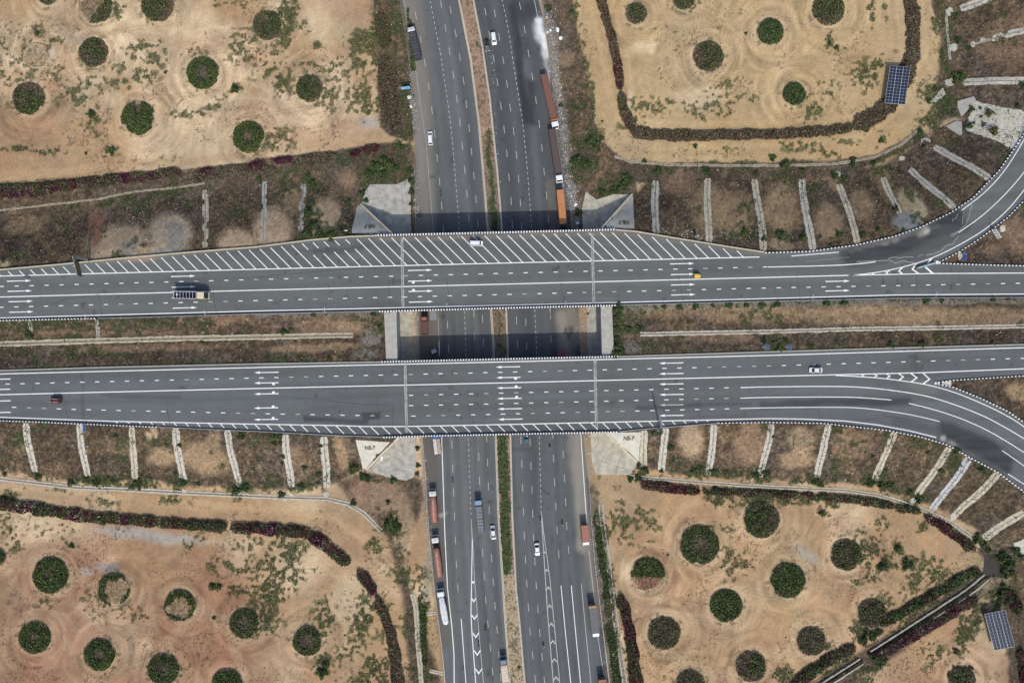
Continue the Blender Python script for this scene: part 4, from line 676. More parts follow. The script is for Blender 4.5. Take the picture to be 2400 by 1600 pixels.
def ldash(parent, pts, y0, m): # y0: picture row of one dash
    q = Wl(pts); c = cum(q); s0 = np.interp(y0, [p[1] for p in pts], c); per = 56.0 * .15; dashes(parent, q, s0 % per, per, 2.7, .19, ZL, m)
ldash(low_l, B_, 66, WPT); ldash(low_l, C_, 79, WPT); ldash(low_l, D_, 93, WPT); ldash(low_r, F_, 83, WPT); ldash(low_r, G_, 87, WPT); ldash(low_r, I_, 70, WPT); ldash(low_r, J_, 1064, WPT)
for par, pts in ((low_l, A_), (low_r, H_)):
    mb = MB(); q = Wl(pts); dashes(par, q, 1.0, 12.4 * .15, .95, .2, ZL, WPT, joined=mb); o = mb.obj('short_dashes', WPT, par); o['kind'] = 'stuff'
solid(low_l, 'edge_line', Wl(E_[:7]), .16, ZL, FPT); solid(low_l, 'edge_line', Wl(E_[6:10]), .16, ZL, FPT); solid(low_l, 'edge_line', Wl(E_[9:]), .24, ZL, PT); solid(low_l, 'lane_line', Wl([(1080.9, 1448.7), (1092, 1600), (1095, 1650)]), .2, ZL, PT)
solid(low_l, 'edge_line', Wl([(p[0] - .6, p[1]) for p in LE]), .2, ZL, M['worn_paint']); solid(low_r, 'edge_line', Wl([(p[0] + .6, p[1]) for p in RW]), .2, ZL, M['worn_paint'])
solid(low_r, 'edge_line', Wl([(1230, -60), (1252, 0), (1262, 48)]), .18, ZL, WPT); solid(low_r, 'edge_line', Wl([(1284, 160), (1301, 290), (1317, 400), (1320, 440)]), .18, ZL, WPT)
solid(low_r, 'edge_line', Wl([(1361, 1014), (1368, 1119), (1373.5, 1200), (1376, 1232)]), .2, ZL, PT); solid(low_r, 'edge_line', Wl([(1380, 1290), (1388.8, 1366), (1401.5, 1493), (1415.6, 1582.7), (1425, 1650)]), .18, ZL, WPT)
solid(low_r, 'lane_line', Wl([(1314.8, 1371), (1326, 1490), (1337.8, 1600), (1343, 1650)]), .2, ZL, PT); solid(low_r, 'lane_line', Wl([(1339, 1371), (1349, 1480), (1360.7, 1600), (1366, 1650)]), .2, ZL, PT); solid(low_r, 'lane_line', Wl([(1362.5, 1368), (1373, 1480), (1385, 1600), (1390, 1650)]), .18, ZL, WPT); solid(low_r, 'lane_line', Wl([(1290, 740), (1288.5, 719)]), .2, ZL, WPT)
gl = [(1104.6, 1215), (1107, 1258.7), (1105.5, 1350), (1103.8, 1437), (1106, 1480.6), (1115, 1600), (1119, 1650)]; gr = [(1105, 1215), (1107.9, 1264), (1112.8, 1366), (1123, 1488), (1133, 1600), (1138, 1650)]
solid(low_l, 'gore_line', Wl(gl), .22, ZL, PT); solid(low_l, 'gore_line', Wl(gr), .16, ZL, WPT)
for zy in (1366, 1408, 1448, 1490.5, 1532, 1575):
    xl = np.interp(zy, [p[1] for p in gl], [p[0] for p in gl]) + 1.2; xr_ = np.interp(zy, [p[1] for p in gr], [p[0] for p in gr]) - 1.2; h = (xr_ - xl) * .45
    chevron(low_l, Wl([(xl, zy - h), ((xl + xr_) / 2, zy + h * .6), (xr_, zy - h)]), .42, ZL + .002, PT)
gl = [(1268.4, 1200), (1270, 1225.5), (1276.5, 1327.6), (1284, 1445), (1297, 1600), (1302, 1650)]; gr = [(1269, 1200), (1274, 1246), (1289, 1358), (1299.5, 1468), (1312, 1600), (1318, 1650)]
solid(low_r, 'gore_line', Wl(gl), .22, ZL, WPT); solid(low_r, 'gore_line', Wl(gr), .2, ZL, WPT)
for zy in (1247.5, 1291, 1333, 1375, 1417, 1460, 1501, 1543.5, 1586):
    xl = np.interp(zy, [p[1] for p in gl], [p[0] for p in gl]) + 1.2; xr_ = np.interp(zy, [p[1] for p in gr], [p[0] for p in gr]) - 1.2; h = max(2, (xr_ - xl) * .4)
    chevron(low_r, Wl([(xl, zy + h), ((xl + xr_) / 2, zy - h * .6), (xr_, zy + h)]), .42, ZL + .002, WPT)
# cracks: pale sealed ones on the ramp, thin dark ones elsewhere
def crack(parent, pts, w, m, jag=.35):
    q = dens(Wl(pts, ZD), .8); q = [(a + random.gauss(0, jag * .3), b + random.gauss(0, jag * .3)) for a, b in q]; V, F = ribbon(q, w, ZM + .004); return fast('crack', V, F, m, parent)
CRP = mat('sealed_crack', (.24, .235, .22), .9, var=.3); CRD = mat('dark_crack', (.03, .03, .032), .9, var=.3)
for pts, w in [([(2008, 613), (2060, 611), (2085, 610), (2100, 616), (2120, 611), (2146, 617)], .22), ([(2082, 608), (2095, 603), (2120, 604), (2142, 601)], .2), ([(2170, 598), (2190, 595), (2205, 588), (2216, 577), (2235, 570), (2247, 553)], .2), ([(2228, 551), (2250, 539), (2265, 525), (2271, 505), (2280, 470)], .18), ([(2255, 525), (2260, 490)], .12), ([(2231, 520), (2246, 502)], .14), ([(2150, 602), (2164, 596)], .16), ([(1890, 613), (1990, 602)], .1), ([(2228, 556), (2250, 542)], .2)]: crack(road_n, pts, w, CRP)
for par, pts, w in [(road_n, [(769, 666), (777, 719)], .1), (road_n, [(911, 625), (913, 718)], .1), (road_n, [(1045, 650), (1055, 718)], .1), (road_n, [(1311, 643), (1324, 712)], .09), (road_n, [(1590, 645), (1601, 703)], .09), (road_n, [(1867, 638), (1876, 697)], .09), (road_n, [(230, 681), (238, 740)], .1), (road_n, [(498, 672), (508, 735)], .1), (road_n, [(2148, 643), (2147, 690)], .12), (road_n, [(600, 650), (700, 640), (800, 632), (900, 626)], .12), (road_n, [(120, 712), (160, 700), (230, 690)], .12),
                     (road_s, [(389, 938), (398, 995)], .09), (road_s, [(150, 932), (160, 985)], .1), (road_s, [(884, 925), (886, 1000)], .09), (road_s, [(920, 948), (921, 996)], .12), (road_s, [(1125, 945), (1135, 1010)], .09), (road_s, [(1377, 942), (1384, 1005)], .09), (road_s, [(1635, 938), (1641, 990)], .09), (road_s, [(1915, 930), (1922, 988)], .09), (road_s, [(2147, 827), (2144, 875)], .14), (road_s, [(690, 933), (760, 936), (830, 946), (910, 948)], .1), (road_s, [(2070, 973), (2100, 978), (2130, 982)], .16), (road_s, [(2010, 984), (2040, 982), (2080, 990), (2110, 998)], .12), (road_s, [(2158, 868), (2165, 853), (2180, 842)], .12), (road_s, [(2195, 995), (2200, 1040)], .1)]: crack(par, pts, w, CRD)

# ---------------------------------------------------------------- BRIDGES
def bridge(name, north, south, label, jl, jr):
    root = empty(name, (*W(1165, (north(1165) + south(1165)) / 2), 0), label=label, cat='bridge'); o = root.location
    L = lambda p, z: (p[0] - o.x, p[1] - o.y, z)
    xs = [W(px, 0, ZD)[0] for px in np.linspace(918, 1420, 12)]
    def edge(f, off=0.0): return [W(px, f(px) + off, ZD) for px in np.linspace(919, 1418, 12)]
    nE = edge(north, -3.2); sE = edge(south, 3.2)
    mb = MB(); rings = [[L(a, ZD - .03), L(b, ZD - .03), L((b[0], b[1] + .6), ZD - 1.9), L((a[0], a[1] - .6), ZD - 1.9)] for a, b in zip(nE, sE)]
    mb.loft(rings); mb.obj('deck_slab', M['girder'], root)
    wid = nE[0][1] - sE[0][1]; ng = 8
    for i in range(ng):
        t = (i + .5) / ng; a = (nE[1][0] * (1 - t) + sE[1][0] * t, nE[1][1] * (1 - t) + sE[1][1] * t); b = (nE[-2][0] * (1 - t) + sE[-2][0] * t, nE[-2][1] * (1 - t) + sE[-2][1] * t)
        g = MB(); dy = .35; g.loft([[L((p[0], p[1] - dy), ZD - 2.9), L((p[0], p[1] + dy), ZD - 2.9), L((p[0], p[1] + dy), ZD - 1.88), L((p[0], p[1] - dy), ZD - 1.88)] for p in (a, b)]); g.obj('girder', M['girder'], root)
    # pier wall in the lower median
    g = MB(); ym = (nE[6][1] + sE[6][1]) / 2
    for k in range(4):
        t = (k + .5) / 4; yy = nE[6][1] * (1 - t) + sE[6][1] * t; py = 800 - yy / .15; pxm = (np.interp(py, [p[1] for p in LE], [p[0] for p in LE]) + np.interp(py, [p[1] for p in RW], [p[0] for p in RW])) / 2; xm = W(pxm, 0)[0]
        c = MB(); c.cyl(L((xm, yy), .1), (0, 0, 1), .55, ZD - 3.0, 14); c.obj('pier', M['girder'], root)
    # expansion joints: pale concrete strips across the asphalt
    for (ax, ay), (bx, by), w in (jl, jr):
        P0 = np.array(W(ax, ay, ZD)); P1 = np.array(W(bx, by, ZD)); q = dens([tuple(P0), tuple(P1)], .5)
        for off in (-.27, .27):
            V, F = ribbon(q, .34, ZM + .006, off); V = [(v[0] - o.x + random.gauss(0, .05), v[1] - o.y, v[2]) for v in V]; fast('expansion_joint', V, F, M['joint'], root)
    return root
fN = lambda px: float(np.interp(px, [p[0] for p in N_EDGE[:14]], [p[1] for p in N_EDGE[:14]])); fNs = lambda px: float(np.interp(px, [p[0] for p in N_SOUTH], [p[1] for p in N_SOUTH]))
fSn = lambda px: float(np.interp(px, [p[0] for p in S_NORTH], [p[1] for p in S_NORTH])); fS = lambda px: float(np.interp(px, [p[0] for p in S_EDGE[:16]], [p[1] for p in S_EDGE[:16]]))
br_n = bridge('overpass_bridge', fN, fNs, 'concrete overpass bridge carrying the wide hatched shoulder with a parked white van', ((942, 556), (944.5, 719), 1), ((1388, 547), (1391.5, 712), 1))
br_s = bridge('overpass_bridge', fSn, fS, 'concrete overpass bridge carrying the carriageway of left-pointing lane arrows', ((949.5, 850), (953, 1013), 1), ((1394.4, 838.5), (1397.7, 1004), 1))
# barriers: (pixel polyline, painted?, block length, height, width, side label)
def barrier(pts, z, label, painted, blk=.5, h=.9, w=.36, parent=None, name='crash_barrier', m=None):
    q = Wl(pts, z); q = dens(q, blk) if not painted else [tuple(v) for v in at_len(q, np.arange(0, cum(q)[-1], blk))]
    o = profile(name, [(a, b, z - .1) for a, b in q], [(-w / 2, 0), (w / 2, 0), (w / 2 * .75, h + .1), (-w / 2 * .75, h + .1)], [M['white'], M['black'], m or M['barrier']], parent, (lambda i: i % 2) if painted else (lambda i: 2))
    if parent is None: tag(o, label, 'barrier')
    return o
def sub(pts, x0, x1, off=0.0):
    f = lambda x: float(np.interp(x, [p[0] for p in pts], [p[1] for p in pts]))
    return [(x0, f(x0) + off)] + [(p[0], p[1] + off) for p in pts if x0 < p[0] < x1] + [(x1, f(x1) + off)]
def reparent(o, root):
    o.parent = root; o.location = (-root.location.x, -root.location.y, -root.location.z)
NT = N_EDGE[:17]; ST = S_EDGE[:19]
for root, lst in ((br_n, [sub(NT, 886, 1441, -1.2), sub(N_SOUTH, 889, 1446, 1.6)]), (br_s, [sub(S_NORTH, 895, 1450, -1.2), sub(ST, 899, 1452, 1.6)])):
    for p in lst:
        o = barrier(p, ZD, None, True, .475, .75, .55, parent=root, name='parapet'); o.location = (-root.location.x, -root.location.y, 0)
barrier(sub(NT, -120, 885, -.6), ZD, 'grey concrete kerb barrier above the dusty slope with sand stains', False, 2, .55, .42, m=M['cream_concrete'])
barrier(sub(NT, 1442, 1790, -.6), ZD, 'grey concrete kerb barrier tapering the hatched shoulder towards the ramp', False, 2, .55, .42, m=M['cream_concrete'])
barrier([(1792, 592.5)] + N_EDGE[16:], ZD, 'black and white painted kerb round the outside of the ramp by the honeycomb paving', True, .62, .4, .36)
barrier(N_RAMP_IN[:-1], ZD, 'black and white painted kerb on the inner side of the ramp with cracked asphalt', True, .62, .4, .36)
barrier(N_GORE[:3] + [(2480, 624.5)], ZD, 'black and white painted kerb along the exit gore beside the blue arrow sign', True, .62, .4, .36)
barrier(sub(N_SOUTH, -120, 230, 1.2), ZD, 'dark edge barrier with small white dashes beside the median drain end', True, .55, .6, .36)
barrier(sub(N_SOUTH, 231, 888, 1.0), ZD, 'low steel edge rail between the hatched carriageway and the median', False, 2, .55, .22, m=M['steel'])
barrier(sub(N_SOUTH, 1447, 2480, 1.0), ZD, 'low steel edge rail above the long brown median bank', False, 2, .55, .22, m=M['steel'])
barrier(sub(S_NORTH, -120, 894, -1.0), ZD, 'pale concrete edge kerb across the median from the steel rail, green weeds side', False, 2, .35, .4, m=M['concrete'])
barrier(sub(S_NORTH, 1451, 2480, -1.0), ZD, 'pale concrete edge kerb under the two small solar posts', False, 2, .35, .4, m=M['concrete'])
barrier(sub(ST, -120, 372, 1.0), ZD, 'dark barrier with small white dashes above the chutes and blue sign', True, .55, .6, .36)
barrier(sub(ST, 373, 898, 1.0), ZD, 'low steel edge rail along the narrow hatched shoulder', False, 2, .5, .22, m=M['steel'])
barrier(sub(ST, 1453, 1680, 1.0), ZD, 'low steel edge rail at the foot of the sign gantry', False, 2, .5, .22, m=M['steel'])
barrier([(1681, 991)] + S_EDGE[14:-1], ZD, 'black and white painted kerb round the outside of the ramp above the white chute', True, .62, .45, .36)
barrier(S_RAMP_IN[:-1], ZD, 'black and white painted kerb on the inner side of the ramp with the oil-dark lane', True, .62, .4, .36)
barrier(S_GORE[:3] + [(2480, 875)], ZD, 'black and white painted kerb along the merge gore of white chevrons', True, .62, .4, .36)
# abutment and wing walls
def wall(name, a, b, za, zb, th, label, m=M['concrete'], cat='wall'):
    a = Vector((*a, 0)); b = Vector((*b, 0)); d = (b - a).normalized(); n = Vector((-d.y, d.x, 0)) * th / 2; mb = MB(); R = []
    k = 8
    for i in range(k + 1):
        p = a.lerp(b, i / k); z = za + (zb - za) * i / k; R.append([(p.x - n.x, p.y - n.y, -.4), (p.x + n.x, p.y + n.y, -.4), (p.x + n.x, p.y + n.y, z), (p.x - n.x, p.y - n.y, z)])
    mb.loft(R); o = mb.obj(name, m); return tag(o, label, cat)
STEELW = mat('abutment_face', (.25, .265, .27), .8, var=.12)
wall('abutment_wall', (NWC[0] + .1, NWC[1] + .3), (SWC[0] + .1, SWC[1] - .3), ZD - .05, ZD - .05, .7, 'tall concrete abutment wall on the side of the parked dark red truck', STEELW)
wall('abutment_wall', (NEC[0] - .1, NEC[1] + .3), (SEC[0] - .1, SEC[1] - .3), ZD - .05, ZD - .05, .7, 'tall concrete abutment wall behind the rubble strewn footway', STEELW)
for c_, f_, lab in ((NWC, NWF, 'diagonal concrete wing wall casting shade on the apron with dark stains'), (NEC, NEF, 'diagonal concrete wing wall beside the cream apron near the orange truck'), (SWC, SWF, 'diagonal concrete wing wall beside the apron with a white slab on it'), (SEC, SEF, 'diagonal concrete wing wall beside the jigsaw cracked apron')):
    wall('wing_wall', c_, f_, ZD + .15, .35, .75, lab, M['cream_concrete'])
# aprons, sloped NE-7 panels, footways
def slab(name, pts, z, label, m=M['concrete'], cat='pavement', step=2.0, th=.12):
    mb = MB(); w = Wl(pts, z); n = len(w); mb.add([(*p, z - th) for p in w] + [(*p, z) for p in w], [tuple(range(n - 1, -1, -1)), tuple(range(n, 2 * n))] + [(i, (i + 1) % n, n + (i + 1) % n, n + i) for i in range(n)])
    return tag(mb.obj(name, m), label, cat)
APN = mat('apron_concrete', (.285, .277, .243), .92, var=.34, scale=.5, bump=.2, detail=9); APC = mat('cream_apron', (.325, .305, .245), .92, var=.32, scale=.45, bump=.2, detail=9)
slab('apron', [(847, 479), (856, 448), (868, 432), (930, 432), (955, 420), (962, 430), (964, 560), (938, 562), (918, 550), (860, 492)], .13, 'grey concrete apron below the wing wall with two dark oil stains', APN)
slab('apron', [(1373, 448), (1398, 468), (1440, 455), (1478, 456), (1483, 459), (1412, 540), (1404, 556), (1366, 556), (1364, 490)], .13, 'cream concrete apron beside the tipped rubble', APC)
slab('apron', [(861, 1103), (932, 1032), (942, 1015), (976, 1015), (974, 1098), (969, 1118), (952, 1126), (915, 1119)], .13, 'grey concrete apron with swirl marks and a small white slab', APN)
slab('apron', [(1384, 1012), (1417, 1012), (1495, 1084), (1487, 1100), (1476, 1112), (1396, 1112), (1387, 1080)], .13, 'cream concrete apron of large cracked slabs', APC)
slab('footway', [(936, 545), (966, 545), (967, 730), (970, 1020), (938, 1020), (937, 800)], .10, 'sandy concrete footway along the abutment under the bridges, truck side', APC, 'footway')
slab('footway', [(1376, 540), (1405, 540), (1406, 730), (1408, 1016), (1384, 1016), (1376, 800)], .10, 'sandy concrete footway along the abutment under the bridges, rubble side', APN, 'footway')
slab('approach_slab', [(900, 730), (929, 730), (931.5, 845), (905, 845)], ZD - .03, 'pale concrete slab closing the median at the abutment, weed spotted', M['concrete'], 'slab', th=.5)
slab('approach_slab', [(1408, 718), (1434, 718), (1439, 834), (1411, 835)], ZD - .03, 'pale concrete slab closing the median at the abutment beside green bushes', M['concrete'], 'slab', th=.5)
ACR = mat('apron_crack', (.10, .095, .08), .95, var=.3)
aprons = [o for o in COL.objects if o.name.startswith('apron')]
for i_, L_ in enumerate([[[(860, 470), (890, 462), (915, 470)], [(940, 430), (944, 500), (940, 545)], [(880, 440), (905, 452)]], [[(1380, 470), (1400, 500), (1425, 505)], [(1366, 500), (1395, 515), (1420, 520)], [(1400, 470), (1412, 490), (1405, 530)], [(1440, 462), (1428, 492)]], [[(905, 1080), (920, 1070), (940, 1078), (948, 1092)], [(885, 1100), (905, 1108), (930, 1100), (950, 1105)], [(940, 1040), (948, 1070)]], [[(1390, 1050), (1405, 1040), (1400, 1020)], [(1400, 1100), (1420, 1060), (1440, 1040)], [(1442, 1110), (1450, 1080), (1460, 1065)], [(1395, 1075), (1425, 1085), (1470, 1100)]]]):
    for p_ in L_:
        q = dens(Wl(p_, .13), .7); q = [(a + random.gauss(0, .09), b + random.gauss(0, .09)) for a, b in q]; V, F = ribbon(q, .11, .136); fast('crack', V, F, ACR, aprons[i_])
def gw(pts): return [G(*p)[:2] for p in pts]
PANEL = mat('panel_concrete', (.29, .28, .25), .92, var=.2, scale=.5, bump=.2, detail=9); PANEL2 = mat('panel_pale', (.34, .328, .285), .92, var=.16, scale=.5, bump=.2, detail=9)
for pts, m, lab, tx, rot in [([(824, 547), (836, 485), (843, 480), (912, 546), (905, 549)], PANEL, 'sloped concrete panel with moss-smeared lettering beside the oil stained apron', (867, 531), 180), ([(1414, 536), (1476, 463), (1484, 460), (1486, 537)], PANEL, 'sloped concrete panel lettered upside down with moss, by the cream apron', (1462, 522), 180),
                             ([(834, 1030), (935, 1030), (858, 1099), (850, 1098)], PANEL2, 'pale sloped concrete panel with dark letters and soot dots, beside the swirl marked apron', (868, 1049.5), 0), ([(1424, 1013), (1501, 1012), (1498, 1080), (1492, 1080)], PANEL2, 'pale sloped concrete panel with dark letters and one long crack, by the jigsaw apron', (1473, 1027), 0)]:
    o = drape('slope_panel', gw(pts), 1.2, .10, m, thick=.3); tag(o, lab, 'panel')
    tcu = bpy.data.curves.new('lettering', 'FONT'); tcu.body = 'NE-7'; tcu.size = 1.75; tcu.align_x = 'CENTER'; tcu.align_y = 'CENTER'; tcu.offset = .05
    to = bpy.data.objects.new('lettering', tcu); COL.objects.link(to); bpy.context.view_layer.update()
    me = bpy.data.meshes.new_from_object(to); bpy.data.objects.remove(to); bm = bmesh.new(); bm.from_mesh(me)
    bmesh.ops.subdivide_edges(bm, edges=[e for e in bm.edges if e.calc_length() > .8], cuts=1); bmesh.ops.triangulate(bm, faces=bm.faces)
    bx, by, bz = G(*tx); ca, sa = math.cos(math.radians(rot)), math.sin(math.radians(rot))
    for v in bm.verts:
        X = bx + v.co.x * ca - v.co.y * 1.15 * sa; Y = by + v.co.x * sa + v.co.y * 1.15 * ca; v.co = (X, Y, zg1(X, Y) + .26)
    bm.to_mesh(me); bm.free(); me.materials.clear(); me.materials.append(M['moss']); lo = bpy.data.objects.new('lettering', me); link(lo, o)
# ---------------------------------------------------------------- drainage chutes down the banks
PC, CC, GC_ = mat('chute_concrete', (.335, .318, .27), .92, var=.2, scale=.9), mat('cream_chute_concrete', (.325, .295, .225), .92, var=.2, scale=.9), mat('grey_concrete', (.30, .31, .315), .92, var=.16, scale=1.2)
def chute(top, bot, w, label, group, m=PC, broken=0.0, chan=True):
    a = G(*top); b = G(*bot); L = math.hypot(b[0] - a[0], b[1] - a[1]); n = max(6, int(L / .45)); root = empty('drainage_chute', (a[0], a[1], a[2]), label=label, cat='drain', group=group)
    d = ((b[0] - a[0]) / L, (b[1] - a[1]) / L); nr = (-d[1], d[0]); sd_ = random.random() * 99; W2 = w * .075
    P = [(a[0] + d[0] * L * i / n, a[1] + d[1] * L * i / n) for i in range(n + 1)]; ph = random.uniform(0, 6)
    P = [(p[0] + nr[0] * .25 * math.sin(ph + i * .09), p[1] + nr[1] * .25 * math.sin(ph + i * .09)) for i, p in enumerate(P)]
    for s in (-1, 1):
        mb = MB(); rows = []
        for i, p in enumerate(P):
            e = W2 * (.78 + .20 * vn(i * .45, sd_ + s * 40, 1.1, 3) + .2 * vn(i * .45, sd_ + s * 40, 3.5, 8)) + .05 * random.random()
            if i < 2 or i > n - 2: e *= .8
            if broken and vn(i * .45, sd_ + s * 11, 1.6, 5) < broken: e = .34
            r = []
            for off, dz in ((.20, -.25), (.20, .10), (e, .07), (e + .05, -.25)):
                x = p[0] + nr[0] * off * s; y = p[1] + nr[1] * off * s; r.append((x - a[0], y - a[1], zg1(x, y) + dz - a[2]))
            rows.append(r)
        mb.loft(rows); mb.obj('concrete_apron', m, root)
    mb = MB(); rows = []
    for p in P:
        r = []
        for off, dz in ((-.24, -.2), (.24, -.2), (.24, .015), (-.24, .015)):
            x = p[0] + nr[0] * off; y = p[1] + nr[1] * off; r.append((x - a[0], y - a[1], zg1(*p) + dz - a[2]))
        rows.append(r)
    mb.loft(rows); mb.obj('channel', M['dark_concrete'], root)
    return root
ORD = ['first', 'second', 'third', 'fourth', 'fifth', 'sixth', 'seventh', 'eighth', 'ninth', 'tenth', 'eleventh', 'twelfth']
slopes = {
 'sw': ('above the purple hedge, counting from the swirl marked apron', [((762, 1023), (764, 1142), 17, PC), ((670, 1018), (683, 1140), 16, PC), ((535, 1008), (560, 1142), 15, PC), ((412, 1002), (432, 1135), 17, PC), ((309, 1000), (318, 1122), 15, CC), ((188, 993), (205, 1119), 15, PC), ((62, 991), (82, 1105), 16, PC)]),
 'se': ('below the oil-dark ramp, counting from the jigsaw apron', [((1511, 1008), (1506, 1100), 16, CC), ((1562, 1003), (1548, 1105), 16, PC), ((1674, 995), (1660, 1112), 16, PC), ((1806, 993), (1783, 1118), 15, PC), ((1942, 995), (1913, 1118), 16, PC), ((2092, 1013), (2050, 1128), 16, CC), ((2222, 1048), (2150, 1160), 16, CC), ((2270, 1072), (2184, 1194), 17, GC_), ((2336, 1108), (2236, 1212), 17, CC), ((2400, 1200), (2305, 1262), 18, CC)]),
 'ne': ('beside the solar array field, counting from the rubble apron', [((1537, 550), (1537, 424), 16, M['concrete']), ((1659, 567), (1659, 418), 16, CC), ((1788, 588), (1770, 420), 16, CC), ((1902, 586), (1878, 420), 17, PC), ((2010, 571), (1966, 432), 15, CC), ((2106, 500), (2070, 416), 14, CC), ((2235, 490), (2132, 396), 15, M['concrete']), ((2318, 422), (2190, 342), 15, M['concrete'])]),
 'nw': ('on the sand stained bank, counting from the oil stained apron', [((707, 540), (710, 432), 13, M['concrete']), ((616, 568), (622, 425), 11, M['concrete']), ((481, 580), (482, 445), 14, CC)]),
 'tr': ('on the outer ramp bank, counting from the honeycomb paving', [((2450, 190), (2255, 194), 17, PC), ((2455, 60), (2275, 105), 15, PC), ((2455, -60), (2250, 20), 17, PC)]),
 'med': ('in the weedy median, counting from the drain end', [((229, 748), (231, 792), 8, M['concrete']), ((69, 752), (73, 778), 8, M['concrete'])]),
}
chutes = []
for key, (txt, L_) in slopes.items():
    for i, (t, b, w, m) in enumerate(L_):
        kind = 'white-grey' if m is GC_ else 'cream' if m is CC else 'grey' if m is M['concrete'] else 'pale'
        chutes.append(chute(t, b, w, '%s %s drainage chute %s' % (ORD[i], kind, txt), 'drainage chutes on the banks', m, broken=.36 if key == 'nw' else .38 if (key == 'tr' and i == 1) else .0))
# long drains at the foot of the banks
def drain(pts, w, gapw, label, m=CC, z=None, ragged=.1, name='drain', wet=False):
    q = [G(*p) for p in pts]; q2 = dens([p[:2] for p in q], .9); p = np.array(q2); d = np.gradient(p, axis=0); L = np.hypot(d[:, 0], d[:, 1]); nr = np.stack([-d[:, 1] / L, d[:, 0] / L], 1)
    root = empty(name, q[0], label=label, cat='drain'); o = q[0]
    for s in (-1, 1):
        R = []
        for i in range(len(p)):
            e = gapw / 2 + w * (.8 + .4 * vn(i * .9, s * 30 + q[0][0], 2.2, 4)) + random.uniform(-ragged, ragged); r = []
            for off, dz in ((gapw / 2, -.3 if not wet else -1.0), (gapw / 2, .16), (e, .14), (e + .03, -.3 if not wet else -1.0)):
                x = p[i, 0] + nr[i, 0] * off * s; y = p[i, 1] + nr[i, 1] * off * s; zz = max(zg1(p[i, 0], p[i, 1]), zg1(x, y)) if z is None else z; r.append((x - o[0], y - o[1], zz + dz - o[2]))
            R.append(r)
        mb = MB(); mb.loft(R); mb.obj('concrete_lip', m, root)
    R = []
    for i in range(len(p)):
        zz = zg1(p[i, 0], p[i, 1]) if z is None else z; r = []
        for off, dz in ((-gapw / 2 - .02, -.3 if not wet else -.9), (gapw / 2 + .02, -.3 if not wet else -.9), (gapw / 2 + .02, .03 if not wet else -.2), (-gapw / 2 - .02, .03 if not wet else -.2)): r.append((p[i, 0] + nr[i, 0] * off - o[0], p[i, 1] + nr[i, 1] * off - o[1], zz + dz - o[2]))
        R.append(r)
    if not wet: mb = MB(); mb.loft(R); mb.obj('channel', mat_drain, root)
    return root
DIM2 = mat('ditch_concrete', (.30, .275, .22), .92, var=.2, scale=1.2); DIM = mat('dusty_concrete', (.275, .245, .185), .92, var=.2, scale=1.2); mat_drain = mat('silted_channel', (.20, .16, .11), .95, var=.25, scale=.8)
drain([(-60, 795), (0, 806), (210, 799), (420, 793), (640, 789), (828, 785)], .55, .75, 'long cream median drain with a rounded end, between weeds', CC)
drain([(1500, 783), (1800, 777), (2000, 771), (2200, 768), (2400, 764), (2470, 762)], .5, .45, 'long pale median drain under the brown bank', PC)
drain([(-60, 1113), (0, 1121), (102, 1133), (178.6, 1142), (306, 1147), (433.7, 1154), (600, 1162), (700, 1166), (766, 1168), (817, 1180), (855, 1204), (893, 1243)], .5, .5, 'long pale drain curving along the foot of the bank by the purple hedge', PC)
drain([(1478, 1116), (1542, 1121), (1633.7, 1129), (1800, 1140), (1978.6, 1148), (2055, 1159), (2119, 1178), (2182, 1201), (2233.7, 1226), (2279.6, 1259), (2298, 1280)], .5, .4, 'long cream drain along the foot of the ramp bank towards the pond', CC)
drain([(1440, 366), (1475, 378), (1560, 386), (1700, 388), (1850, 388), (1960, 384), (2050, 369), (2110, 340), (2150, 308)], .28, .3, 'long pale drain between the solar array field and the ramp bank', DIM)
drain([(-60, 497), (0, 493), (150, 476), (230, 467), (310, 450), (410, 440), (480, 430)], .22, .2, 'weed-broken cream drain along the foot of the sand stained bank', DIM)
drain([(2217, 30), (2222, 100), (2226, 140)], .25, .25, 'short pale drain at the foot of the outer ramp bank', PC)
drain([(1408, 1180), (1412, 1230), (1424, 1310), (1436, 1400), (1447, 1490), (1460, 1570), (1470, 1640)], .45, .9, 'long grey roadside drain between the green verge and the red-purple hedge', M['concrete'])
drain([(966, 1390), (975, 1420), (979, 1500), (985, 1560), (990, 1650)], .8, .15, 'broken pale roadside drain beside the green verge', CC)
for i, (p, lab) in enumerate([([(998, 1437), (1022, 1436)], 'short cream spur drain below the white tanker'), ([(1007, 1571), (1040, 1577)], 'short pale spur drain at the end of the guard rail')]): drain(p, .6, .2, lab, CC)
drain([(p[0], p[1]) for p in CH_MAIN[:-1]], .42, 1.9, 'long water-filled concrete ditch running to the pond', DIM2, z=.14, wet=True); drain(CH_LOW, .42, 1.7, 'concrete ditch beyond the dirt crossing, half dry', DIM2, z=.14, wet=True)
mb = MB()
wq = dens(Wl(CH_MAIN + [(2330, 1330)]), 2); V, F = ribbon(wq, 2.1, -.55); water = fast('water', V, F, M['water']); tag(water, 'murky water standing in the concrete ditch', 'water', kind='structure')
wq = sheet('water', [(x * 1.0, y) for x, y in Wl([(2306, 1296), (2340, 1294), (2356, 1330), (2356, 1358), (2328, 1350), (2300, 1357)])], 1.5, -.53, M['water']); tag(wq, 'murky brown pond at the culvert mouth', 'water', kind='structure')
wq = dens(Wl(CH_LOW), 2); V, F = ribbon(wq, 1.9, -.75); tag(fast('water', V, F, M['water']), 'thin water in the far ditch', 'water', kind='structure')
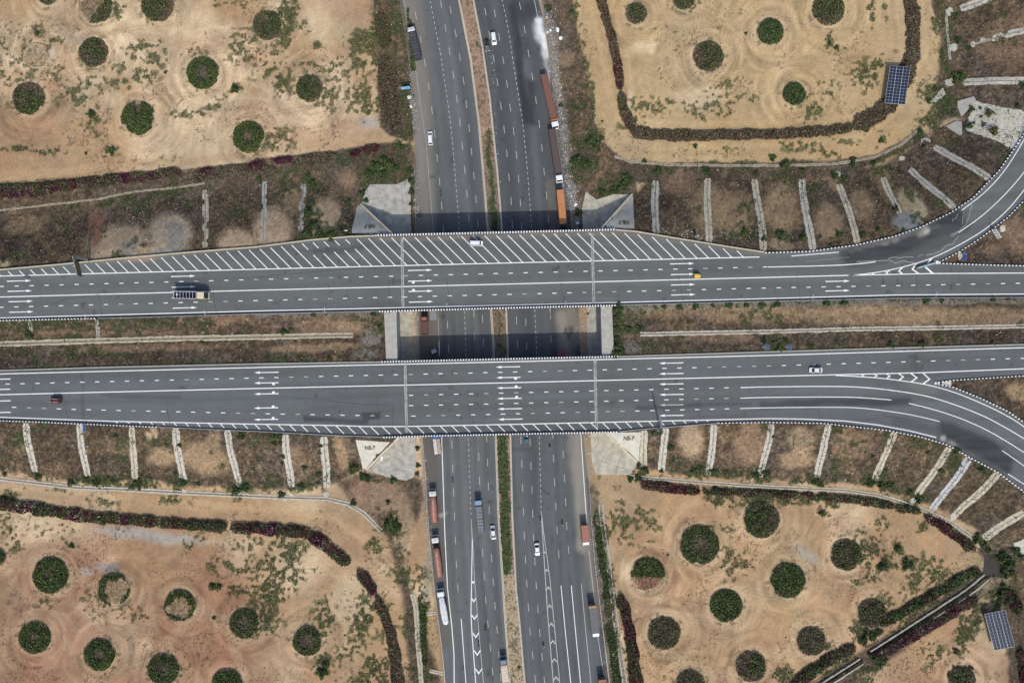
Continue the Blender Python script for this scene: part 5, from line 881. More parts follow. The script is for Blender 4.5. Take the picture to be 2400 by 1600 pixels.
# honeycomb paved bank and culvert wings
HONEY = mat('block_paving', (.40, .38, .31), .9, var=.16, scale=.4, detail=8)
def honey(m):
    N = m.node_tree.nodes; L = m.node_tree.links; p = N['Principled BSDF']; v = N.new('ShaderNodeTexVoronoi'); v.feature = 'DISTANCE_TO_EDGE'; v.inputs['Scale'].default_value = 1.5; v.inputs['Randomness'].default_value = .25
    tc = N.new('ShaderNodeTexCoord'); L.new(tc.outputs['Object'], v.inputs['Vector']); b = N.new('ShaderNodeBump'); b.inputs['Strength'].default_value = .9; b.inputs['Distance'].default_value = .3
    L.new(v.outputs['Distance'], b.inputs['Height']); L.new(b.outputs[0], p.inputs['Normal'])
honey(HONEY)
pav = drape('paved_bank', gw([(2282, 236), (2300, 242), (2340, 250), (2404, 262), (2382, 330), (2362, 345), (2330, 328), (2268, 308), (2262, 300), (2275, 262)]), 1.0, .1, HONEY, thick=.35, ragged=.12); tag(pav, 'cream honeycomb block paving on the outer bank of the ramp', 'paving')
pav2 = drape('paved_bank', gw([(2404, 262), (2416, 262), (2386, 338), (2368, 350), (2366, 342), (2384, 328)]), 1.0, .12, GC_, thick=.35, ragged=.1); tag(pav2, 'grey concrete margin between the honeycomb paving and the ramp kerb', 'paving')
for pts, z, lab in [([(2243, 238), (2280, 227), (2285, 232), (2284, 240), (2252, 275), (2243, 252)], .9, 'cream concrete culvert wing with a shaded face, upper'), ([(2216, 296), (2240, 284), (2252, 286), (2254, 315), (2250, 318), (2232, 308)], .9, 'grey concrete culvert wing, lower and leaning')]:
    w_ = [G(*p) for p in pts]; mb = MB(); n = len(w_); zt = [p[2] + .35 for p in w_]; mb.add([(p[0], p[1], p[2] - .6) for p in w_] + [(p[0], p[1], z_) for p, z_ in zip(w_, zt)], [tuple(range(n - 1, -1, -1)), tuple(range(n, 2 * n))] + [(i, (i + 1) % n, n + (i + 1) % n, n + i) for i in range(n)]); tag(mb.obj('culvert_wing', M['concrete']), lab, 'culvert')
o = drape('paved_bank', gw([(2375, 1272), (2404, 1260), (2430, 1290), (2425, 1320), (2400, 1318), (2386, 1295)]), 1.2, .15, PANEL2, thick=.4, ragged=.15); tag(o, 'white concrete bank facing above the pond', 'paving')
o = drape('concrete_block', gw([(2202, 213), (2210, 208), (2216, 222), (2194, 240), (2180, 240)]), .8, .2, M['concrete'], thick=.3, ragged=.1); tag(o, 'small grey concrete pad at the bend of the dirt road by the bank', 'slab')
for p, w_, h_, lab in [((2225, 28), 9, 11, 'broken pale concrete pad heading the chute nearest the hedge bend'), ((2234, 111), 11, 9, 'round grey concrete pad heading the broken chute'), ((2226, 193), 13, 9, 'wide white concrete pad heading the chute by the green weeds'), ((2113, 371), 7, 6, 'grey concrete stub between two chutes below the drain'), ((1962, 408), 7, 8, 'grey concrete stub heading a chute by dark bushes'), ((2170, 330), 12, 7, 'grey-green concrete stub under the dirt road bend'), ((2248, 598), 5, 12, 'pale concrete strip beside the blue arrow sign'), ((2348, 536), 7, 9, 'pale rounded concrete footing behind the white lattice board'), ((432, 1150), 7, 5, 'small pale concrete outlet under a green clump'), ((560, 1152), 8, 6, 'pale concrete outlet beneath dark bushes'), ((683, 1160), 6, 4, 'small grey concrete outlet near the manhole'), ((765, 1158), 8, 6, 'cream concrete outlet at the end of the first chute'), ((2140, 1172), 6, 7, 'cream concrete outlet below the ramp bank'), ((2233, 1210), 8, 10, 'pale concrete outlet by the hedge end'), ((895, 1074), 2.5, 5.5, 'small clean white slab lying on the swirl marked apron')]:
    a = random.uniform(0, 6); pts = []
    for k in range(9): an = k * 2 * math.pi / 9; r = .85 + .25 * random.random(); pts.append((p[0] + math.cos(an) * w_ * r, p[1] + math.sin(an) * h_ * r))
    if 'white slab' in lab: pts = [(p[0] - 2, p[1] - 5), (p[0] + 2.8, p[1] - 4), (p[0] + 1.6, p[1] + 6), (p[0] - 3, p[1] + 5)]
    o = drape('concrete_pad', gw(pts), .6, .16, M['white'] if 'white slab' in lab else PC, thick=.3, ragged=.05); tag(o, lab, 'slab')
# ================================================================ VEGETATION
LP = {'green': [(.046, .072, .022), (.060, .090, .027), (.076, .104, .032), (.034, .053, .019)], 'dark': [(.024, .042, .017), (.033, .055, .021), (.042, .065, .025)], 'yellow': [(.13, .125, .025), (.09, .11, .025)],
      'dry': [(.082, .068, .048), (.112, .092, .062), (.060, .049, .036), (.074, .070, .040), (.14, .115, .072)], 'olive': [(.060, .062, .026), (.045, .052, .022), (.080, .072, .035)], 'grey': [(.11, .095, .075), (.085, .072, .058), (.14, .12, .09)],
      'purple': [(.065, .012, .034), (.048, .012, .028), (.095, .016, .05), (.035, .014, .022)], 'wine': [(.060, .014, .022), (.045, .016, .018), (.075, .02, .025)], 'pale': [(.19, .21, .12), (.26, .27, .18)], 'umber': [(.030, .022, .016), (.040, .028, .022)], 'straw': [(.24, .175, .095), (.19, .135, .075)], 'brown': [(.078, .054, .036), (.058, .042, .030), (.10, .072, .046)]}
def pick(weights, n):
    ks = list(weights); w = np.array([weights[k] for k in ks], float); w /= w.sum(); kk = RNG.choice(len(ks), n, p=w); out = np.empty((n, 3))
    for i, k in enumerate(ks):
        m = kk == i; pal = np.array(LP[k]); out[m] = pal[RNG.integers(0, len(pal), m.sum())]
    return out * RNG.uniform(.75, 1.4, (n, 1))
def leaves(P, size, cols, up=.35):
    """one quad leaf spray per point"""
    n = len(P); a = RNG.normal(size=(n, 3)); nn = RNG.normal(size=(n, 3)); nn[:, 2] = np.abs(nn[:, 2]) + up; nn /= np.linalg.norm(nn, axis=1)[:, None]
    a -= (a * nn).sum(1)[:, None] * nn; a /= np.linalg.norm(a, axis=1)[:, None]; b = np.cross(nn, a)
    s = np.asarray(size).reshape(-1, 1) * RNG.uniform(.7, 1.3, (n, 1)); a = a * s; b = b * s * .62
    V = np.stack([P - a, P + b - a * .15, P + a, P - b + a * .15], 1).reshape(-1, 3); F = np.arange(4 * n).reshape(n, 4)
    return V, F, np.repeat(cols, 4, axis=0)
# ---------------------------------------------------------------- planted rings
for (cx_, cy_, r_, kind, gshare, hole, ang, lab) in BEDS:
    X0, Y0 = W(cx_, cy_); z0 = zg1(X0, Y0); R = r_ * .15; root = empty('planting_bed', (X0, Y0, z0), label=lab, cat='shrub bed', group='round planting beds in the fields')
    # earth mound with an uneven rim
    nr, na = 7, 40; V = [(0, 0, .30)]; ph = random.uniform(0, 9)
    rim = [1 + .05 * math.sin(3 * t + ph) + .03 * math.sin(7 * t + ph * 2) for t in np.linspace(0, 2 * math.pi, na, endpoint=False)]
    for i in range(1, nr + 1):
        f = i / nr
        for j in range(na):
            t = 2 * math.pi * j / na; rr = f * R * 1.07 * rim[j]; x, y = rr * math.cos(t), rr * math.sin(t)
            h = .30 + .02 * random.random() if f < .8 else .36 if f < .93 else -.25
            if kind == 'bare': h = .05 if f < .75 else .28 if f < .93 else -.2
            V.append((x, y, h))
    Fm = [(0, 1 + j, 1 + (j + 1) % na) for j in range(na)]; FQ2 = []
    for i in range(nr - 1):
        for j in range(na): FQ2.append((1 + i * na + j, 1 + i * na + (j + 1) % na, 1 + (i + 1) * na + (j + 1) % na, 1 + (i + 1) * na + j))
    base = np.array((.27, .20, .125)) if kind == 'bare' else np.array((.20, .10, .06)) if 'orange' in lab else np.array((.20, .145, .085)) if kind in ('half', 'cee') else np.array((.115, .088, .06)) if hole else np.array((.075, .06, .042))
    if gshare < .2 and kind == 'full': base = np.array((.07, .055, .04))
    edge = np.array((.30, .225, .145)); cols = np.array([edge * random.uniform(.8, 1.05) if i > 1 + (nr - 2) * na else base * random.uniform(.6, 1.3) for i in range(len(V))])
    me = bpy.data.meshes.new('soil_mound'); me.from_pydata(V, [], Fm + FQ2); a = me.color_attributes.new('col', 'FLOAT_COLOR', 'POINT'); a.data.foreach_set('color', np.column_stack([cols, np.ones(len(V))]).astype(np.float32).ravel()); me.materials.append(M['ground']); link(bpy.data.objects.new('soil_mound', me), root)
    # foliage
    n = int(30 * math.pi * R * R * 1.25); rho = np.sqrt(RNG.random(n)); th = RNG.random(n) * 2 * math.pi; adir = math.radians(ang); cosd = np.cos(th - adir)
    x = rho * np.cos(th); y = rho * np.sin(th); nz_ = fbm(x * R + cx_ * 3, y * R + cy_, 2.4, 5, 3); dd = rho + .34 * (nz_ - .5)
    keep = dd < 1.0 + .03 * np.sin(3 * th + ph); g = gshare + 0 * rho
    if kind == 'ring': keep &= (dd > hole * .55) | (RNG.random(n) < .25); g = np.where(dd > hole + .12 * (nz_ - .5), gshare + .15 * cosd * (1 if gshare < .95 else 0), .08)
    if kind == 'cee': lim = np.where(cosd > .1, .95 - hole * .75, .86); keep &= ((dd > lim) & ~((cosd > -.85) & (cosd < -.35) & (ang == 150))) | (RNG.random(n) < .06); g = np.where(dd > lim, gshare, .05)
    if kind == 'half': k2 = x * math.cos(adir) + y * math.sin(adir) > (.15 if hole == 0 and gshare > .8 else .3) + .35 * (nz_ - .5) - .25 * (gshare > .8); keep &= k2 | (RNG.random(n) < .12); g = np.where(k2, gshare, .05)
    if kind == 'heart': keep &= ~((x * x < .012 * (1 + 2 * y)) & (y > .25)) & ~((y < -.35) & (x < -.62)); g = np.where((np.hypot(x, y + .05) < .42), .55, .97)
    if kind == 'bare': keep &= (RNG.random(n) < .02)
    if kind == 'full' and .2 < gshare < .9: g = np.clip(gshare + .5 * cosd * rho * (1 if ang else .3) + (nz_ - .5) * 1.6, 0, 1); g = np.where((ang == 0) & (rho < .18) & (gshare < .35), .9, g)
    if kind == 'full' and gshare >= .9: g = np.clip(gshare + (nz_ - .5) * .8, 0, 1)
    x, y, rho, th, g, nz_ = (q[keep] for q in (x, y, rho, th, g, nz_)); n = len(x)
    if n > 3:
        isg = RNG.random(n) < (g * .82 if gshare < .85 else g); dense = gshare >= .9
        hmax = np.where(isg, .95, .55) * (.55 + .9 * nz_) * np.sqrt(np.clip(1.08 - rho ** 3, .1, 1)); z = .25 + hmax * RNG.random(n) ** .55
        c1 = pick({'green': 1.0, 'dark': .7, 'yellow': .14 if dense else .05, 'olive': .45 if dense else 1.3}, n); c2 = pick({'dry': .9, 'grey': .35, 'olive': .35, 'brown': .8} if gshare < .6 else {'grey': 1, 'dry': 1, 'straw': .1}, n)
        if r_ <= 31 and gshare == 1.0: c1 = pick({'dark': 1, 'green': .7, 'olive': .2}, n)
        cols = np.where(isg[:, None], c1, c2); P = np.column_stack([x * R, y * R, z]); Vv, Ff, cc = leaves(P, np.where(isg, .30, .24), cols)
        o = fast('foliage', Vv, Ff, M['leaf'], root, cols=cc)
# ---------------------------------------------------------------- hedges and strips of shrubs
def hedge(pts, w0, w1, h, weights, label, dens_=26, size=.32, gaps=0.0, name='hedge', cat='hedge', zz=True, group=None):
    q = [G(*p) for p in smooth(pts, 2)]; p = np.array([v[:2] for v in q]); c = cum(p.tolist()); L = c[-1]; o = (p[0, 0], p[0, 1], zg1(p[0, 0], p[0, 1])); root = empty(name, o, label=label, cat=cat, group=group)
    wm = (w0 + w1) / 2 * .15; n = int(L * wm * dens_); s = RNG.random(n) * L; t = RNG.uniform(-1, 1, n); C_ = at_len(p.tolist(), s); C2 = at_len(p.tolist(), np.minimum(s + .3, L)); C1 = at_len(p.tolist(), np.maximum(s - .3, 0)); d = C2 - C1; d /= np.maximum(np.linalg.norm(d, axis=1), 1e-6)[:, None]
    wd = (w0 + (w1 - w0) * s / L) * .075; nzv = fbm(s, t * 3 + L, 3.2, 7, 3); endf = np.clip(np.minimum(s, L - s) / (wm * .5), 0, 1) ** .5; keep = np.abs(t) < (.72 + .9 * (nzv - .38)) * endf
    if gaps: keep &= fbm(s, t * 2, 5, 19, 2) > gaps
    s, t, C_, d, wd, nzv = s[keep], t[keep], C_[keep], d[keep], wd[keep], nzv[keep]; n = len(s)
    x = C_[:, 0] - d[:, 1] * t * wd; y = C_[:, 1] + d[:, 0] * t * wd; zb = zg(x, y); hh = h * (.5 + .9 * nzv) * np.sqrt(np.clip(1.05 - t * t, .08, 1)); z = zb + hh * RNG.random(n) ** .5
    # colours change along the hedge in patches
    ks = list(weights); field = np.stack([fbm(s, t * 1.2, 3.0, 60 + i * 7, 3) * 2.0 + .75 * RNG.random(n) + math.log(weights[k] + 1e-6) * .35 for i, k in enumerate(ks)]); kk = field.argmax(0); cols = np.empty((n, 3))
    for i, k in enumerate(ks):
        m = kk == i; pal = np.array(LP[k]); cols[m] = pal[RNG.integers(0, len(pal), m.sum())]
    cols *= RNG.uniform(.7, 1.3, (n, 1)); Vv, Ff, cc = leaves(np.column_stack([x - o[0], y - o[1], z - o[2]]), size, cols); fast('foliage', Vv, Ff, M['leaf'], root, cols=cc)
    # woody stems along the middle line
    ns = max(2, int(L / 3.5)); mb = MB()
    for sv in np.linspace(.4, L - .4, ns):
        a = at_len(p.tolist(), np.array([sv]))[0]; zb = zg1(a[0], a[1]); mb.cyl((a[0] - o[0], a[1] - o[1], zb - .1 - o[2]), (random.uniform(-.2, .2), random.uniform(-.2, .2), 1), .05, h * .55, 5, r2=.02)
    mb.obj('stems', M['bark'], root); return root
hedge([(-30, 440), (60, 437), (130, 434)], 10, 14, .9, {'green': 1, 'dark': .8}, 'plain dark green hedge end at the border of the big tan field')
hedge([(-30, 458), (80, 446), (160, 436), (250, 425), (330, 415), (425, 404)], 34, 26, 1.2, {'purple': .9, 'brown': 1.2, 'olive': .8, 'dark': .6, 'dry': 1.1}, 'long magenta flowering hedge above the sand stained bank', gaps=.20)
hedge([(425, 424), (520, 402), (600, 388), (700, 378), (790, 366)], 34, 30, .6, {'dry': 1.2, 'brown': .9, 'grey': .7, 'olive': .4}, 'faded brown scrub strip continuing the magenta hedge', dens_=18, gaps=.3)
for px, py, w, h, lab in [(485, 400, 30, 16, 'first loose magenta bush after the long magenta hedge'), (600, 388, 40, 18, 'second loose magenta bush on the brown scrub strip'), (665, 376, 46, 18, 'third loose magenta bush on the brown scrub strip'), (833, 361, 26, 22, 'bright magenta bush standing alone near the road'), (868, 350, 42, 22, 'wine red bush next to the bright magenta one'), (300, 424, 30, 14, 'tall tuft within the magenta hedge')]:
    hedge([(px - w / 2, py + 2), (px, py), (px + w / 2, py - 2)], h, h, 1.1, {'purple': 1.5, 'wine': .8, 'brown': .6} if 'wine' not in lab else {'wine': 1.4, 'brown': .8, 'dark': .4}, lab, name='flowering_bush', cat='bush')
hedge([(-30, 1172), (0, 1178), (76, 1190), (204, 1210), (306, 1218), (433.7, 1228), (535, 1234)], 34, 28, 1.5, {'purple': .75, 'wine': .9, 'dark': 1.2, 'green': .9, 'pale': .35, 'brown': .6}, 'long dark hedge with purple flowers along the red soil field')
hedge([(542, 1234), (600, 1238), (702, 1243), (753, 1266), (791, 1297), (822, 1318)], 28, 36, 1.5, {'purple': 1.1, 'wine': .8, 'dark': 1.1, 'green': .6, 'pale': .25, 'brown': .6}, 'curved dark hedge with purple flowers ending at the sandy crossing')
hedge([(840, 1335), (862, 1362), (882, 1395)], 34, 24, 1.3, {'purple': 1., 'wine': .7, 'dark': 1, 'brown': .9}, 'short purple topped hedge beyond the sandy crossing')
hedge([(884, 1398), (897, 1430), (910, 1465), (924, 1519), (934, 1600), (938, 1650)], 26, 34, .9, {'brown': 1.2, 'dry': 1.1, 'olive': .7, 'grey': .4}, 'thin dried hedge running on from the purple topped one')
hedge([(1501, 1133), (1557, 1143), (1640, 1150)], 30, 24, 1.4, {'wine': 1.2, 'brown': 1.3, 'dark': .5, 'purple': .15}, 'wine red dense hedge at the corner of the tan field')
hedge([(1645, 1149), (1700, 1152), (1800, 1157), (1953, 1165), (2055, 1178), (2157, 1199)], 18, 24, 1.2, {'brown': 1.1, 'wine': .7, 'dark': 1, 'green': .7, 'pale': .3, 'olive': .5}, 'long mixed green and wine hedge below the ramp bank', gaps=.25)
hedge([(2165, 1208), (2200, 1228), (2240, 1255), (2282, 1288)], 22, 34, 1.3, {'wine': 1.1, 'purple': .6, 'dark': .6, 'pale': .5, 'green': .5}, 'purple hedge end with white blossom near the pond')
hedge([(1452, 1392), (1466, 1432), (1476, 1490), (1486, 1550), (1496, 1650)], 28, 36, 1.5, {'wine': 1.1, 'brown': .9, 'dark': 1., 'green': .5, 'purple': .2}, 'wine coloured hedge between the roadside drain and the tan field')
hedge([(2060, 1462), (2130, 1424), (2190, 1390), (2258, 1350), (2295, 1335)], 26, 26, 1.2, {'dark': 1.1, 'green': .8, 'wine': .6, 'brown': .7, 'pale': .12}, 'green and wine bank hedge on the field side of the ditch', gaps=.22)
hedge([(2052, 1540), (2110, 1505), (2185, 1462), (2235, 1432), (2290, 1398)], 26, 30, 1.0, {'purple': .9, 'brown': 1.2, 'dry': .8, 'dark': .5}, 'magenta and brown hedge on the solar array side of the ditch', gaps=.2)
hedge([(1850, 1612), (1900, 1572), (1950, 1540), (2003, 1512)], 32, 30, 1.3, {'dark': 1.2, 'wine': .9, 'brown': .9, 'green': .4}, 'dark wine hedge following the half dry ditch')
hedge([(2340, 1385), (2372, 1400), (2385, 1440)], 40, 30, 1.3, {'dark': 1., 'wine': .8, 'purple': .4, 'green': .6}, 'dark bush thicket with purple tips above the solar array')
hedge([(2388, 1520), (2400, 1570), (2408, 1640)], 28, 30, 1.2, {'wine': 1, 'brown': 1, 'dark': .5}, 'wine brown hedge beside the lower solar array')
hedge([(1404, -20), (1422, 51), (1434.7, 97), (1447.4, 153), (1454, 212)], 26, 24, .9, {'brown': 1.2, 'wine': .8, 'dry': .8}, 'reddish brown dried hedge between two sandy tracks, first stretch')
hedge([(1454, 215), (1462, 262), (1484, 308)], 26, 34, .9, {'brown': 1., 'olive': .7, 'green': .4, 'dry': .8, 'pale': .12}, 'olive brown hedge corner of the solar array field')
hedge([(1476, 304), (1519, 317.6), (1633.7, 319), (1800, 316), (1927.6, 308.7), (2002, 299)], 31, 30, .85, {'brown': 1.3, 'dry': 1, 'olive': .5, 'grey': .25}, 'straight dry brown hedge along the solar array field')
hedge([(1998, 300), (2055, 270), (2093, 232), (2119, 185), (2142, 115), (2139, 51), (2127, -20)], 58, 36, .8, {'brown': 1.1, 'dry': 1.1, 'olive': .7, 'wine': .25, 'grey': .4}, 'broad dry hedge bending round behind the solar array', gaps=.15)
hedge([(893, 25), (898, 70), (900, 115)], 44, 40, .8, {'olive': 1, 'brown': 1, 'dark': .5, 'wine': .4}, 'olive scrub block beside the road with a red-tipped corner', dens_=22)
hedge([(902, 132), (910, 200), (914, 260), (928, 305)], 46, 50, .8, {'brown': 1.4, 'dry': 1, 'olive': .6}, 'brown scrub block between the weed carpet and the road', dens_=22)
hedge([(958, 20), (962, 90), (970, 170)], 12, 14, .5, {'green': 1, 'dark': .7, 'olive': .4}, 'low green verge shrubs behind the guard rail', gaps=.3)
hedge([(1394, 1205), (1410, 1290), (1424, 1390), (1433, 1490), (1446, 1600), (1455, 1650)], 20, 26, .45, {'green': 1.3, 'dark': 1.2, 'olive': .5}, 'dense low green verge planting between guard rail and roadside drain', dens_=24, size=.27, gaps=.3, name='verge_planting', cat='verge')
hedge([(985, 1395), (992, 1440), (994, 1500), (996, 1560)], 18, 16, .45, {'green': 1.2, 'dark': 1.2, 'olive': .5}, 'dense low green verge planting below the articulated orange tanker', dens_=24, size=.27, gaps=.25, name='verge_planting', cat='verge')
# ---------------------------------------------------------------- single bushes
def bush_mesh(seed, weights):
    r = np.random.default_rng(seed); n = 420; u = r.normal(size=(n, 3)); u /= np.linalg.norm(u, axis=1)[:, None]; u[:, 2] = np.abs(u[:, 2]); rad = r.random(n) ** .4
    lob = 1 + .28 * np.sin(3 * np.arctan2(u[:, 1], u[:, 0]) + seed) + .15 * np.sin(5 * np.arctan2(u[:, 1], u[:, 0]) + seed * 2); P = u * (rad * lob)[:, None]; P[:, 2] = P[:, 2] * .85 + .12
    Vv, Ff, cc = leaves(P, .2, pick(weights, n)); o = fast('foliage', Vv, Ff, M['leaf'], None, cols=cc); me = o.data; bpy.data.objects.remove(o); return me
BM = {'g': [bush_mesh(k, {'green': 1, 'dark': .8, 'olive': .3}) for k in range(3)], 'd': [bush_mesh(10 + k, {'dark': 1.2, 'green': .4}) for k in range(3)], 'y': [bush_mesh(20 + k, {'yellow': .6, 'green': .6, 'olive': .8}) for k in range(2)], 'b': [bush_mesh(30 + k, {'brown': 1, 'dry': 1, 'olive': .4}) for k in range(2)]}
_st = MB()
for k in range(4): _st.cyl((0, 0, -.15), (math.cos(k * 1.7) * .5, math.sin(k * 1.7) * .5, 1), .06, .6, 5, r2=.03)
STEM = _st.mesh('stem', M['bark'])
def bush(px, py, r, k, label, group):
    x, y, z = G(px, py); root = empty('bush', (x, y, z), random.uniform(0, 6.28), label=label, cat='bush', group=group); sc = r * .135
    root.scale = (sc, sc, sc * .85); inst('foliage', random.choice(BM[k]), root); inst('stem', STEM, root)
